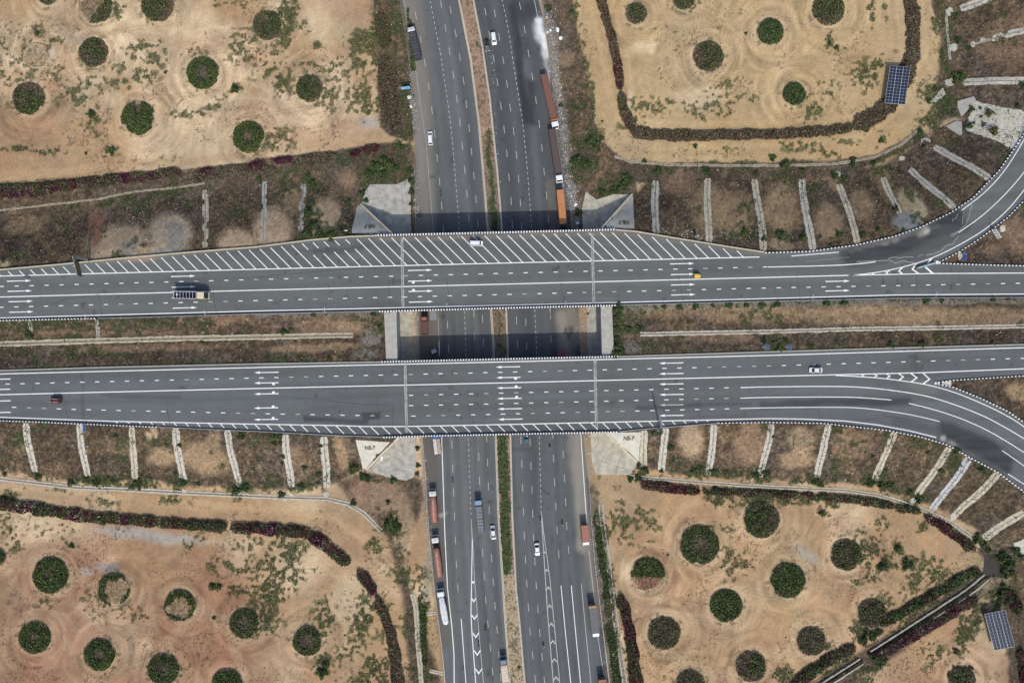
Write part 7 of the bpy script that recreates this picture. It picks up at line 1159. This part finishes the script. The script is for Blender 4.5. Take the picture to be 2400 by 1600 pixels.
    if board:
        g = MB(); g.box(b0 - .05, b0 + .62, -w - .04, w + .04, h + .06, h + .16); bo = g.obj('tail_board', car_paint(board, .7, .12), root)
        g = MB()
        for i in range(5): y = -.75 + i * .36; g.box(b0 + .08, b0 + .50, y - .05, y + .05, h + .161, h + .168); g.box(b0 + .08 + .14 * (i % 3), b0 + .18 + .14 * (i % 3), y - .02, y + .14, h + .161, h + .168)
        g.obj('painted_marks', M['black'], bo)
    if fr: g = MB(); g.box(b1 - .55, b1 + .02, -w - .02, w + .02, h, h + .07); g.obj('headboard', car_paint(fr, .6, .1), root)
    n_ax = 2 if L < 9 else 3 if L < 13.5 else 5; rear_x = [-H2 + 1.1 + 1.3 * i for i in range(n_ax - 1)] if n_ax < 5 else [-H2 + 1.2, -H2 + 2.5, -H2 + 3.8, c0 - 1.3]
    wheels(root, 'truck', .5, [H2 - 1.15] + rear_x, w - .18); root['b0'] = b0; root['b1'] = b1; return root
truck((961.5, 60), (979.5, 135), 'truck with white cab and charcoal covered body parked beside the verge scrub', cargo='tarp', ccol=(.030, .032, .038), h=3.5, cabl=1.6, gap=.02, fr=(.5, .51, .52))
truck((1303, 299), (1275, 175), 'long brown trailer truck with white cab, parked next to the white powder spill', cargo='open', ccol=(.135, .060, .042), h=3.1, low=2.6, fr=(.30, .10, .04))
truck((1312, 425), (1294, 303), 'long dark rusty trailer truck with white cab, parked in front of the brown one', cargo='open', ccol=(.062, .044, .040), h=3.0, low=2.4)
truck((1323, 556), (1312.5, 445), 'orange container truck nosing under the bridge shadow', cargo='box', ccol=(.36, .145, .050), h=3.7, cab=(.40, .43, .46), gap=2.2, cabl=2.4)
truck((994.5, 737), (995.5, 785), 'dark red flatbed truck with black cab parked between the bridges', cargo='open', ccol=(.085, .030, .026), h=1.7, low=1.25, cab=(.015, .015, .016), cabh=2.5, roofmat=(.30, .085, .04))
truck((1012, 690), (1016, 750), 'grey ribbed truck standing half under the hatched bridge', cargo='ribbed', ccol=(.20, .205, .20), h=2.3, cab=(.25, .25, .25))
truck((1014, 817), (1031, 853), 'small white-framed open truck turning in the bridge shadow', cargo='open', ccol=(.045, .05, .052), h=1.7, low=1.0, cab=(.36, .38, .40), wid=1.9, cabl=1.7, cabh=2.0)
truck((1318, 890), (1314, 821), 'red container truck almost hidden under the bridge of left arrows', cargo='box', ccol=(.20, .045, .030), h=3.1)
sk = truck((1021, 1012), (1026.5, 1063), 'truck with blue cab heaped with white sacks at the bridge edge', cargo='sacks', cab=(.025, .10, .38), h=2.9, cabh=2.6)
truck((1013, 1148), (1018, 1225), 'orange tanker truck with cream roofed cab, parked first behind the sack truck', cargo='tank', ccol=(.27, .085, .050), h=3.2, roofmat=(.42, .39, .30), gap=.15)
truck((1018.5, 1257), (1030, 1353), 'articulated orange tanker with open gap behind its white cab', cargo='tank', ccol=(.255, .095, .055), h=3.3, roofmat=(.42, .40, .31), gap=2.0, cabl=2.2)
truck((1031, 1384), (1045, 1464), 'white tanker truck parked last in the row of tankers', cargo='tank', ccol=(.55, .56, .57), h=3.3, gap=.3, bonnet=False)
truck((1120, 1169), (1127.5, 1248), 'truck with light blue cab roof and grey tarpaulin driving up the lower road', cargo='tarp', ccol=(.085, .098, .108), h=3.2, cab=(.16, .24, .36))
truck((1374.5, 1281), (1370, 1230), 'short red container truck parked on the dusty shoulder', cargo='box', ccol=(.225, .085, .055), h=3.3, cabl=1.5, cabh=2.4, gap=.25)
truck((1398, 1495), (1388, 1418), 'truck with ribbed grey load space and yellow tail board by the green verge', cargo='ribbed', ccol=(.105, .11, .12), h=3.4, cabl=1.7, gap=.05, board=(.40, .18, .012))
truck((1420, 1672), (1411, 1591), 'truck with orange tail board just entering below the yellow boarded one', cargo='ribbed', ccol=(.09, .07, .06), h=3.3, board=(.30, .12, .02))
truck((1179, 1542), (1185.5, 1598), 'blue cabbed truck with tan cargo driving beside the median', cargo='box', ccol=(.40, .345, .27), h=3.0, cab=(.07, .13, .19), wid=2.3, fr=(.27, .165, .10), gap=.15)
truck((484, 692), (402, 690.5), 'cream cabbed truck with bare roof hoops over an empty bed, on the upper carriageway', cargo='cage', cab=(.46, .40, .29), zbase=ZD, h=3.3, cabl=3.2, cabh=3.25, gap=.05, bonnet=True)
# sacks on the blue truck: two rows
SK = []
for c_ in ((.42, .42, .415), (.29, .245, .185)):
    mb = MB(); R = []
    for t, f in ((-1, .35), (-.85, .8), (-.4, 1), (.4, 1), (.85, .8), (1, .35)): R.append([(f * .50 * math.cos(a), t * .62, .28 + f * .30 * math.sin(a)) for a in np.linspace(0, 2 * math.pi, 8, endpoint=False)])
    mb.loft(R); SK.append(mb.mesh('sack', car_paint(c_, .9, .15)))
ca, sa = math.cos(sk.rotation_euler.z), math.sin(sk.rotation_euler.z)
for lvl in range(3):
    for i in range(8):
        for s in (0, 1):
            lx = sk['b0'] + .4 + (sk['b1'] - sk['b0'] - .7) * i / 7 + random.uniform(-.1, .1); ly = (-.62 if s else .62) + random.uniform(-.06, .06); X = sk.location.x + lx * ca - ly * sa; Y = sk.location.y + lx * sa + ly * ca
            o = inst('sack', SK[s], None, (X, Y, 1.22 + lvl * .55 + random.uniform(0, .05)), sk.rotation_euler.z + random.uniform(-.12, .12)); tag(o, 'white sack heaped on the blue cabbed truck, white row' if not s else 'beige sack heaped on the blue cabbed truck, beige row', 'sack', 'sacks on the blue truck')
# teal pickup with mixed load
loc, an, L = place((1234.5, 1036), (1232, 1010), 1.2, 0); tp = empty('pickup', loc, an, label='teal pickup with a mixed load emerging from under the bridge', cat='pickup'); P = car_paint((.02, .085, .13))
mb = MB(); mb.box(-2.1, 2.0, -.82, .82, .35, .85, b=.08); mb.box(-2.1, .5, -.82, -.74, .85, 1.25); mb.box(-2.1, .5, .74, .82, .85, 1.25); mb.box(-2.12, -2.04, -.82, .82, .85, 1.25); mb.obj('body', P, tp)
mb = MB(); mb.box(.5, 1.6, -.78, .78, .85, 1.65, tx=.22, ty=.1, b=.06); cb = mb.obj('cab', P, tp); mb = MB(); mb.add([(1.62, -.66, .92), (1.62, .66, .92), (1.43, .58, 1.52), (1.43, -.58, 1.52)], [(0, 1, 2, 3)]); mb.obj('windshield', M['glass'], cb)
for s in (-1, 1): mb = MB(); mb.box(1.9, 2.03, s * .55 - .15, s * .55 + .15, .6, .78, b=.02); mb.obj('headlight', M['lamp'], tp)
wheels(tp, 'car', .33, (1.25, -1.25), .74)
for i, (x, y, s, c_, lab) in enumerate([(-.2, .3, .3, (.5, .5, .5), 'white bundle behind the cab of the teal pickup'), (-.8, -.3, .34, (.3, .04, .03), 'red bundle in the bed of the teal pickup'), (-1.4, .35, .32, (.45, .46, .46), 'pale crate at the tail of the teal pickup'), (-1.5, -.35, .28, (.10, .22, .3), 'blue bundle at the tail of the teal pickup')]):
    g = MB(); g.box(-s, s, -s * .8, s * .8, 0, .55, tx=.06, ty=.05, b=.08); o = g.obj('bundle', car_paint(c_, .8, .2)); o.location = (loc[0] + x * math.cos(an) - y * math.sin(an), loc[1] + x * math.sin(an) + y * math.cos(an), .86); o.rotation_euler.z = an; tag(o, lab, 'bundle')
# yellow three wheeler
loc, an, L = place((1644.5, 646.5), (1628, 646.5), ZD + 1.5, ZD); ar = empty('auto_rickshaw', loc, an, label='yellow roofed auto rickshaw on the upper carriageway', cat='auto rickshaw'); Yl = car_paint((.50, .345, .045), .55)
mb = MB(); mb.loft([[(x, -w_, .35), (x, w_, .35), (x, w_ * .96, .95), (x, -w_ * .96, .95)] for x, w_ in ((-1.2, .66), (-.4, .68), (.5, .60), (1.05, .42), (1.3, .22))]); mb.obj('body', car_paint((.03, .09, .04)), ar)
mb = MB(); mb.loft([[(x, -w_, z_ - .35), (x, w_, z_ - .35), (x, w_ * .97, z_), (x, w_ * .6, z_ + .1), (x, -w_ * .6, z_ + .1), (x, -w_ * .97, z_)] for x, w_, z_ in ((-1.25, .68, 1.58), (-.6, .68, 1.72), (.2, .62, 1.72), (.75, .52, 1.6))]); mb.obj('canopy', Yl, ar)
for s in (-1, 1): mb = MB(); mb.tube([(.75, s * .48, .9), (.72, s * .5, 1.6)], .03, 5); mb.tube([(-1.2, s * .62, .9), (-1.2, s * .64, 1.6)], .03, 5); mb.obj('pillar', M['chassis'], ar)
mb = MB(); mb.add([(.98, -.40, .95), (.98, .40, .95), (.76, .46, 1.5), (.76, -.46, 1.5)], [(0, 1, 2, 3)]); mb.obj('windshield', M['glass'], ar)
mb = MB(); mb.cyl((1.28, 0, .75), (1, 0, 0), .1, .06, 10); mb.obj('headlight', M['lamp'], ar)
for x, y in ((-.8, .58), (-.8, -.58), (1.0, 0)): inst('wheel', WH['bike'], ar, (x, y, .3))
# ---------------------------------------------------------------- motorcycles and riders
def rider_mesh(shirt):
    J = {'pel': (-.18, 0, .86, .15), 'wai': (-.14, 0, 1.02, .14), 'che': (-.04, 0, 1.26, .17), 'nec': (.02, 0, 1.43, .065), 'hea': (.05, 0, 1.57, .115), 'top': (.05, 0, 1.70, .085)}
    E = [('pel', 'wai'), ('wai', 'che'), ('che', 'nec'), ('nec', 'hea'), ('hea', 'top')]
    for s, n in ((-1, 'r'), (1, 'l')):
        J.update({'sh' + n: (-.01, s * .19, 1.33, .075), 'el' + n: (.17, s * .30, 1.13, .055), 'ha' + n: (.42, s * .28, 1.08, .045), 'hi' + n: (-.16, s * .12, .84, .11), 'kn' + n: (.22, s * .20, .72, .08), 'an' + n: (.08, s * .18, .34, .055), 'fo' + n: (.24, s * .18, .28, .05)})
        E += [('che', 'sh' + n), ('sh' + n, 'el' + n), ('el' + n, 'ha' + n), ('pel', 'hi' + n), ('hi' + n, 'kn' + n), ('kn' + n, 'an' + n), ('an' + n, 'fo' + n)]
    ks = list(J); me = bpy.data.meshes.new('rider'); me.from_pydata([J[k][:3] for k in ks], [(ks.index(a), ks.index(b)) for a, b in E], []); o = bpy.data.objects.new('rider', me); COL.objects.link(o)
    o.modifiers.new('skin', 'SKIN'); o.modifiers.new('sub', 'SUBSURF').levels = 1
    for i, k in enumerate(ks): r = J[k][3]; me.skin_vertices[0].data[i].radius = (r, r); me.skin_vertices[0].data[i].use_root = (k == 'pel')
    dg = bpy.context.evaluated_depsgraph_get(); dg.update(); m2 = bpy.data.meshes.new_from_object(o.evaluated_get(dg)); bpy.data.objects.remove(o)
    m2.materials.clear(); SKIN = car_paint((.16, .085, .055), .7)
    for m in (car_paint(shirt, .9, .15), car_paint((.02, .022, .03), .9, .15), SKIN, M['black']): m2.materials.append(m)
    for p in m2.polygons:
        c = p.center; p.material_index = 3 if c.z > 1.50 else 2 if (c.z > 1.40 or (c.x > .34 and c.z > .95)) else 1 if c.z < .95 else 0; p.use_smooth = True
    return m2
def bike_parts():
    d = {}; g = MB(); g.tube([(-.62, 0, .32), (-.1, 0, .45), (.35, 0, .80), (.62, 0, .32)], .045, 6); g.tube([(-.1, 0, .45), (-.2, 0, .72)], .04, 6); g.box(-.15, .2, -.13, .13, .30, .58, b=.04); d['frame'] = g.mesh('frame', M['chassis'])
    g = MB(); g.box(-.02, .42, -.15, .15, .66, .90, tx=.06, ty=.04, b=.05); d['tank'] = g.mesh('fuel_tank', car_paint((.03, .03, .04))); g = MB(); g.box(-.75, .02, -.14, .14, .68, .80, b=.04); d['seat'] = g.mesh('seat', M['black'])
    g = MB(); g.tube([(.32, -.34, 1.05), (.42, -.2, 1.04), (.45, 0, .98), (.42, .2, 1.04), (.32, .34, 1.05)], .022, 5); d['bar'] = g.mesh('handlebar', M['steel']); g = MB(); g.cyl((.52, 0, .90), (1, 0, 0), .1, .08, 10); d['lamp'] = g.mesh('headlight', M['lamp']); return d
BP = bike_parts(); RM = {}
for px, py, hx, hy, zb, sh, lab, rl in [(1033, 455, 0, -1, 0, (.03, .03, .035), 'motorcycle on the lower road just before the bridge shadow', 'rider in black on the motorcycle just before the bridge shadow'), (60, 650, 1, 0, ZD, (.30, .32, .31), 'motorcycle on the upper carriageway under the hatched stripes', 'rider in a pale shirt on the upper carriageway motorcycle'), (1289, 1048, .02, 1, 0, (.26, .22, .23), 'motorcycle just past the bridge near the teal pickup', 'rider in a pinkish shirt near the teal pickup'), (1267, 1217, .03, 1, 0, (.10, .03, .03), 'motorcycle at the tip of the lower road gore', 'rider in maroon at the tip of the gore'), (1318, 1226, .05, 1, 0, (.02, .022, .03), 'motorcycle between the gore and the short red container truck', 'rider in dark clothes between the gore and the red container truck'), (1274, 1513, .08, 1, 0, (.25, .30, .30), 'motorcycle riding beside the lower chevrons', 'rider in a light grey shirt beside the lower chevrons'), (1137, 1474, 0, -1, 0, (.12, .02, .02), 'motorcycle next to the dark seam, red rear seat bag', 'rider in dark red next to the dark seam'), (1122, 1511, 0, -1, 0, (.02, .025, .03), 'motorcycle riding over the gore chevrons', 'rider in black over the gore chevrons'), (1061, 1127, 0, -1, 0, (.035, .035, .04), 'motorcycle beside the orange tankers', 'rider in charcoal beside the orange tankers')]:
    x, y = W(px, py, zb + .8); a = math.atan2(-hy if abs(hy) else 0, hx) if True else 0; a = math.atan2(-hy, hx)
    r = empty('motorcycle', (x, y, zb + (.02 if zb == 0 else 0)), a, label=lab, cat='motorcycle')
    for k, nm in (('frame', 'frame'), ('tank', 'fuel_tank'), ('seat', 'seat'), ('bar', 'handlebar'), ('lamp', 'headlight')): inst(nm, BP[k], r)
    for wx in (-.62, .64): inst('wheel', WH['bike'], r, (wx, 0, .30))
    if sh not in RM: RM[sh] = rider_mesh(sh)
    o = inst('person', RM[sh], None, (x, y, zb + (.02 if zb == 0 else 0)), a); tag(o, rl, 'person')
# ---------------------------------------------------------------- sign gantries, signs, poles
GAL = mat('gantry_steel', (.20, .235, .24), .5, .3, var=.2); RUST = mat('rusty_panel', (.13, .10, .06), .8, var=.4, scale=1.2)
def gantry(base, arm_end, h, label, pan):
    bx, by = W(*base, ZD); r = empty('sign_gantry', (bx, by, ZD - .1), label=label, cat='gantry'); ax, ay = W(*arm_end, ZD + h); d = Vector((ax - bx, ay - by, 0))
    g = MB(); g.cyl((0, 0, 0), (0, 0, 1), .26, h, 12, r2=.22); g.box(-.45, .45, -.45, .45, 0, .12); g.obj('column', GAL, r)
    g = MB(); g.tube([(0, 0, h - .15), (d.x, d.y, h - .05)], .17, 8); g.tube([(0, 0, h - 1.1), (d.x, d.y, h - 1.0)], .13, 8); g.obj('arm', GAL, r)
    dn = d.normalized(); s = Vector((-dn.y, dn.x, 0)) * .3; a = dn * (d.length * .25); b = dn * (d.length * .99)
    g = MB(); g.add([tuple(a + s + Vector((0, 0, h - 2.2))), tuple(b + s + Vector((0, 0, h - 2.2))), tuple(b + s + Vector((0, 0, h + .35))), tuple(a + s + Vector((0, 0, h + .35))), tuple(a + s * 1.25 + Vector((0, 0, h - 2.2))), tuple(b + s * 1.25 + Vector((0, 0, h - 2.2))), tuple(b + s * 1.25 + Vector((0, 0, h + .35))), tuple(a + s * 1.25 + Vector((0, 0, h + .35)))], [(3, 2, 1, 0), (4, 5, 6, 7), (0, 1, 5, 4), (1, 2, 6, 5), (2, 3, 7, 6), (3, 0, 4, 7)]); g.obj('sign_panel', pan, r); return r
gantry((203, 608), (181, 648), 7.6, 'steel sign gantry with a rust stained panel edge over the hatched shoulder', RUST)
gantry((1544, 1008), (1546.5, 971), 7.4, 'steel sign gantry reaching over the narrow hatched shoulder', GAL)
x0, y0 = W(2149, 627.5, ZD); x1, y1 = W(2190, 616, ZD); r = empty('lying_pole', (x0, y0, ZD), label='thick blue-grey steel pole lying across the gore chevrons', cat='pole')
g = MB(); g.tube([(0, 0, .5), (x1 - x0, y1 - y0, .5)], .36, 12); g.obj('shaft', mat('blue_grey_steel', (.24, .30, .35), .5, .2, var=.1), r); g = MB(); d = Vector((x1 - x0, y1 - y0, 0)).normalized(); g.cyl((-d.x * .5, -d.y * .5, .5), d, .5, .5, 8); g.obj('base_plate', mat('rust', (.16, .13, .10), .9, var=.4), r)
g = MB(); g.box(-.5, .5, -.6, .6, 0, .5, tx=.15, ty=.15, b=.08); o = g.obj('kerb_nose', M['white']); o.location = (*W(2195, 614, ZD), ZD); tag(o, 'white painted concrete nose where the two kerbs of the exit meet', 'kerb')
g = MB(); g.box(-.7, .9, -.5, .5, 0, .35, tx=.15, ty=.15, b=.08); o = g.obj('kerb_nose', M['white']); o.location = (*W(2195, 897, ZD), ZD); tag(o, 'white painted concrete nose where the two kerbs of the merge meet', 'kerb')
g = MB(); g.box(-1.6, 1.6, -.8, .8, 0, .28, b=.05); o = g.obj('gore_slab', M['pale_concrete']); o.location = (*W(2218, 898, ZD), ZD - .1); tag(o, 'pale concrete slab behind the nose of the merge', 'slab')
def sign(px, py, z, w, h, face, m, label, arrow=0, frame=True, grid=False, lines=True):
    """upright board; face: direction (deg) it looks towards"""
    x, y = W(px, py, z + 1.2); zb = zg1(x, y); r = empty('road_sign', (x, y, zb), math.radians(face), label=label, cat='sign'); hz = z + 1.9 - zb if z > zb else 1.9
    for s in (-.32, .32): g = MB(); g.cyl((-.05, s * w, -.2), (0, 0, 1), .05, .3 + h + .9, 6); g.obj('post', M['steel'], r)
    g = MB(); g.box(0, .05, -w / 2, w / 2, .9, .9 + h); bd = g.obj('board', m, r)
    if frame and not grid:
        g = MB(); e = .09; g.box(.051, .058, -w / 2 + .03, w / 2 - .03, .93, .93 + e); g.box(.051, .058, -w / 2 + .03, w / 2 - .03, .87 + h - e, .87 + h); g.box(.051, .058, -w / 2 + .03, -w / 2 + .03 + e, .93 + e, .87 + h - e); g.box(.051, .058, w / 2 - .03 - e, w / 2 - .03, .93 + e, .87 + h - e); g.obj('border', M['white'], bd)
    if arrow:
        g = MB(); y0 = arrow * w * .44; y1 = arrow * w * .22; c = .9 + h / 2; g.add([(.06, y0, c), (.06, y1, c + h * .44), (.06, y1 - arrow * .28, c + h * .44), (.06, y0 - arrow * .28, c), (.06, y1 - arrow * .28, c - h * .44), (.06, y1, c - h * .44)], [(0, 1, 2, 3), (0, 3, 4, 5)]); g.obj('arrow', M['white'], bd)
    if lines:
        g = MB()
        for i in range(3): g.box(.06, .066, -w * .34 if arrow >= 0 else -w * .05, w * .05 if arrow >= 0 else w * .34, .9 + h * (.25 + .2 * i), .9 + h * (.31 + .2 * i))
        g.obj('lettering', mat('sign_text', (.25, .35, .6), .6), bd)
    if grid:
        g = MB()
        for t in (.33, .66): g.box(.052, .07, -w / 2, w / 2, .9 + h * t - .05, .9 + h * t + .05)
        for t in (.2, .5, .8): g.box(.053, .071, -w / 2 + w * t - .05, -w / 2 + w * t + .05, .9, .9 + h)
        g.obj('lattice', M['black'], bd)
    return r
sign(2257, 602, 7.5, 2.7, 2.0, 180, M['blue_sign'], 'blue direction sign with white arrow head in the exit gore', arrow=-1)
sign(202, 1003, 7.0, 3.2, 1.5, 0, M['blue_sign'], 'slim blue direction sign with white arrow head above the chutes', arrow=-1)
sign(951, 208, 0, 3.0, 2.1, -82, M['pale_blue'], 'light blue sign board standing in the roadside scrub', arrow=0)
sign(1630, 556, 6.5, 1.2, 1.6, -90, M['blue_sign'], 'narrow blue sign at the edge of the tapering hatched shoulder', lines=False)
sign(2331, 549, 7.5, 3.4, 2.3, 212, M['white'], 'white lattice sign board leaning behind the ramp kerb', grid=True, lines=False)
# solar arrays
SFR = mat('array_frame', (.36, .385, .43), .5, .2)
def solar(corners, z, h, label, rows, cols, tilt=.12):
    p = [np.array(W(*c, z + h)) for c in corners]; o = (p[0] + p[1] + p[2] + p[3]) / 4; zb = zg1(o[0], o[1]); u = ((p[1] - p[0]) + (p[2] - p[3])) / 2; v = ((p[3] - p[0]) + (p[2] - p[1])) / 2
    an = math.atan2(u[1], u[0]); Lu, Lv = np.hypot(*u), np.hypot(*v); r = empty('solar_array', (o[0], o[1], zb), an, label=label, cat='solar array')
    nu, nv = cols, rows; pw, ph = Lu / nu, Lv / nv; T = lambda x, y: h + tilt * x
    me = MB(); me.box(-pw / 2 + .045, pw / 2 - .045, -ph / 2 + .06, ph / 2 - .06, -.02, .03, 0); pm = me.mesh('solar_panel', M['solar'])
    ct = math.atan(tilt)
    for i in range(nu):
        for j in range(nv):
            x = -Lu / 2 + pw * (i + .5); y = Lv / 2 - ph * (j + .5); q = bpy.data.objects.new('solar_panel', pm); link(q, r); q.location = (x, y, T(x, y) + .04); q.rotation_euler = (0, -ct, 0)
    g = MB(); g.add([(-Lu / 2 - .06, -Lv / 2 - .06, T(-Lu / 2, 0)), (Lu / 2 + .06, -Lv / 2 - .06, T(Lu / 2, 0)), (Lu / 2 + .06, Lv / 2 + .06, T(Lu / 2, 0)), (-Lu / 2 - .06, Lv / 2 + .06, T(-Lu / 2, 0))] + [(-Lu / 2 - .06, -Lv / 2 - .06, T(-Lu / 2, 0) - .06), (Lu / 2 + .06, -Lv / 2 - .06, T(Lu / 2, 0) - .06), (Lu / 2 + .06, Lv / 2 + .06, T(Lu / 2, 0) - .06), (-Lu / 2 - .06, Lv / 2 + .06, T(-Lu / 2, 0) - .06)], [(0, 1, 2, 3), (7, 6, 5, 4), (0, 4, 5, 1), (1, 5, 6, 2), (2, 6, 7, 3), (3, 7, 4, 0)]); fr = g.obj('frame', SFR, r)
    for k in range(1, 3):
        x = -Lu / 2 + Lu * k / 3; g = MB(); g.box(x - .05, x + .05, -Lv / 2, Lv / 2, T(x, 0) + .02, T(x, 0) + .09); g.obj('divider', M['alu'], fr)
    for x in (-Lu * .3, Lu * .3):
        for y in np.linspace(-Lv * .46, Lv * .46, 4): g = MB(); g.cyl((x, y, -.3), (0, 0, 1), .09, T(x, y) + .22, 8); g.obj('post', M['steel'], r)
    return r
solar([(2092, 153.5), (2138, 161), (2113, 245), (2071.5, 240)], 0, 2.6, 'large dark solar array standing over the dry hedge of the upper field', 12, 6)
solar([(2306, 1440.5), (2351, 1429), (2379, 1512), (2337, 1523.5)], 0, 2.6, 'large blue-grey solar array near the pond ditch', 12, 6)
for i, (px, py, lab) in enumerate([(1797.5, 813, 'small two-panel solar post nearer the bridge in the median'), (1850.5, 813, 'small two-panel solar post farther from the bridge in the median')]):
    x, y = W(px, py, ZD + 2); zb = zg1(x, y); r = empty('solar_post', (x, y, zb), label=lab, cat='solar post'); g = MB(); g.cyl((0, 0, -.3), (0, 0, 1), .07, 2.6, 8); g.obj('post', M['steel'], r)
    for s in (-1, 1): g = MB(); g.box(-.8, .8, s * .42 - .38, s * .42 + .38, 2.28, 2.34); g.obj('solar_panel', car_paint((.03, .06, .12), .25), r)
    g = MB(); g.box(-.84, .84, -.84, .84, 2.24, 2.275); g.obj('frame', M['alu'], r); g = MB(); g.tube([(-.1, 0, 1.6), (-1.3, 0, 1.6)], .06, 6); g.obj('lamp_arm', M['alu'], r)
# guard rails of the lower road
POST = MB().box(-.06, .06, -.06, .06, 0, .75).mesh('post', M['steel'])
def guard(pts, label, h=.75):
    q = Wl(pts); c = cum(q); o = (*q[0], 0); r = empty('guard_rail', o, label=label, cat='guard rail'); d = dens(q, 1.5); rel = [(a - o[0], b - o[1], 0.0) for a, b in d]
    profile('rail', rel, [(-.05, h - .3), (.05, h - .3), (.09, h - .15), (.05, h), (-.05, h)], [M['steel']], r)
    for s in np.arange(1, c[-1], 4.0): a = at_len(q, np.array([s]))[0]; inst('post', POST, r, (a[0] - o[0], a[1] - o[1], 0))
guard([(925, -60), (938, 0), (948, 60), (957, 120), (966, 200), (970, 270), (970.5, 322)], 'steel guard rail in front of the roadside scrub blocks')
guard([(973, 400), (974.5, 480), (976, 560)], 'short steel guard rail beside the oil stained apron'); guard([(978, 725), (981, 800), (986, 860)], 'steel guard rail beside the dark red flatbed between the bridges')
guard([(990, 1015), (997, 1100), (1002, 1200), (1010, 1290), (1018, 1370), (1024, 1420), (1034, 1500), (1042, 1575), (1045, 1640)], 'long steel guard rail behind the row of tankers')
guard([(1262, -60), (1270, 0), (1280, 60), (1293, 160), (1313, 290), (1328, 400), (1342, 545)], 'long steel guard rail between the trailers and the littered verge'); guard([(1357, 720), (1363, 840)], 'steel guard rail by the rubble footway between the bridges')
guard([(1369, 1015), (1380, 1110), (1384, 1200), (1394, 1320), (1406, 1420), (1420, 1535), (1428, 1600), (1434, 1640)], 'long steel guard rail in front of the green verge')
# white boards dumped on the verge, manhole, fallen tree tie
for px, py, w_, l_, a, lab in [(1307, 70, 1.3, 2.0, .3, 'white board dumped on the brown verge, the upper one'), (1314, 90, 1.5, 1.6, .9, 'white board dumped on the brown verge, the lower one'), (1283, 76, 1.0, 1.2, .2, 'white plaster board beside the powder spill'), (1290, 72, .9, 1.1, 1.0, 'second white plaster board beside the powder spill'), (1349, 480, 1.6, 1.2, .5, 'pale plaster heap sheet near the rubble apron'), (1353, 523, 1.5, 1.2, .4, 'pale tarpaulin sheet on the rusty rubble'), (959, 228, 1.8, 1.5, .4, 'white plaster heap sheet by the light blue sign board'), (963, 250, 1.2, 1.4, .2, 'second white plaster heap below the light blue sign board'), (1437, 1533, .8, .7, 0, 'white box dumped in the green verge'), (811, 541, 1.8, .4, 0, 'white board lying at the hatched shoulder edge')]:
    x, y, z = G(px, py); g = MB(); n = 9; pts = [(math.cos(t) * w_ * random.uniform(.35, .55), math.sin(t) * l_ * random.uniform(.35, .55)) for t in np.linspace(0, 2 * math.pi, n, endpoint=False)]
    g.add([(p[0], p[1], -.1) for p in pts] + [(p[0] * .9, p[1] * .9, .10 + .08 * random.random()) for p in pts], [tuple(range(n, 2 * n))] + [(i, (i + 1) % n, n + (i + 1) % n, n + i) for i in range(n)]); o = g.obj('dumped_board', M['white']); o.location = (x, y, z + .02); o.rotation_euler.z = a; tag(o, lab, 'rubbish')
x, y, z = G(667.5, 1170); g = MB(); g.cyl((0, 0, -.2), (0, 0, 1), .55, .5, 18); r = g.obj('manhole', M['pale_concrete']); r.location = (x, y, z); tag(r, 'round concrete manhole on the drain by the purple hedge field', 'manhole')
x, y, z = G(983, 1388); g = MB(); g.cyl((0, 0, -.2), (0, 0, 1), .48, .4, 18); r = g.obj('manhole', M['pale_concrete']); r.location = (x, y, z); tag(r, 'round pale manhole cover at the head of the broken roadside drain', 'manhole')
# thin lamp brackets on the bridge parapets
for px, py, d, lab in [(1048, 721, 1, 'thin marker pole on the parapet above the dark red flatbed'), (1325, 716, 1, 'thin marker pole on the parapet by the rubble footway'), (2188, 696, 1, 'thin marker pole on the steel rail opposite the exit gore'), (1901, 702, 1, 'thin marker pole on the steel rail by the median bushes'), (1075, 547, -1, 'thin marker pole on the parapet near the white van'), (1304, 542, -1, 'thin marker pole on the parapet above the orange truck'), (207, 747, 1, 'thin marker pole above the weedy median'), (485, 739, 1, 'thin marker pole past the hooped truck'), (764, 731, 1, 'thin marker pole on the steel rail before the bridge')]:
    x, y = W(px, py, ZD); r = empty('marker_pole', (x, y, ZD - .1), label=lab, cat='pole'); g = MB(); g.cyl((0, 0, 0), (0, 0, 1), .05, 1.6, 6); g.obj('pole', M['alu'], r); g = MB(); g.tube([(0, 0, 1.6), (0, d * 1.3, 1.9)], .04, 6); g.box(-.1, .1, d * 1.3 - .14, d * 1.3 + .14, 1.84, 1.98); g.obj('bracket', M['alu'], r)
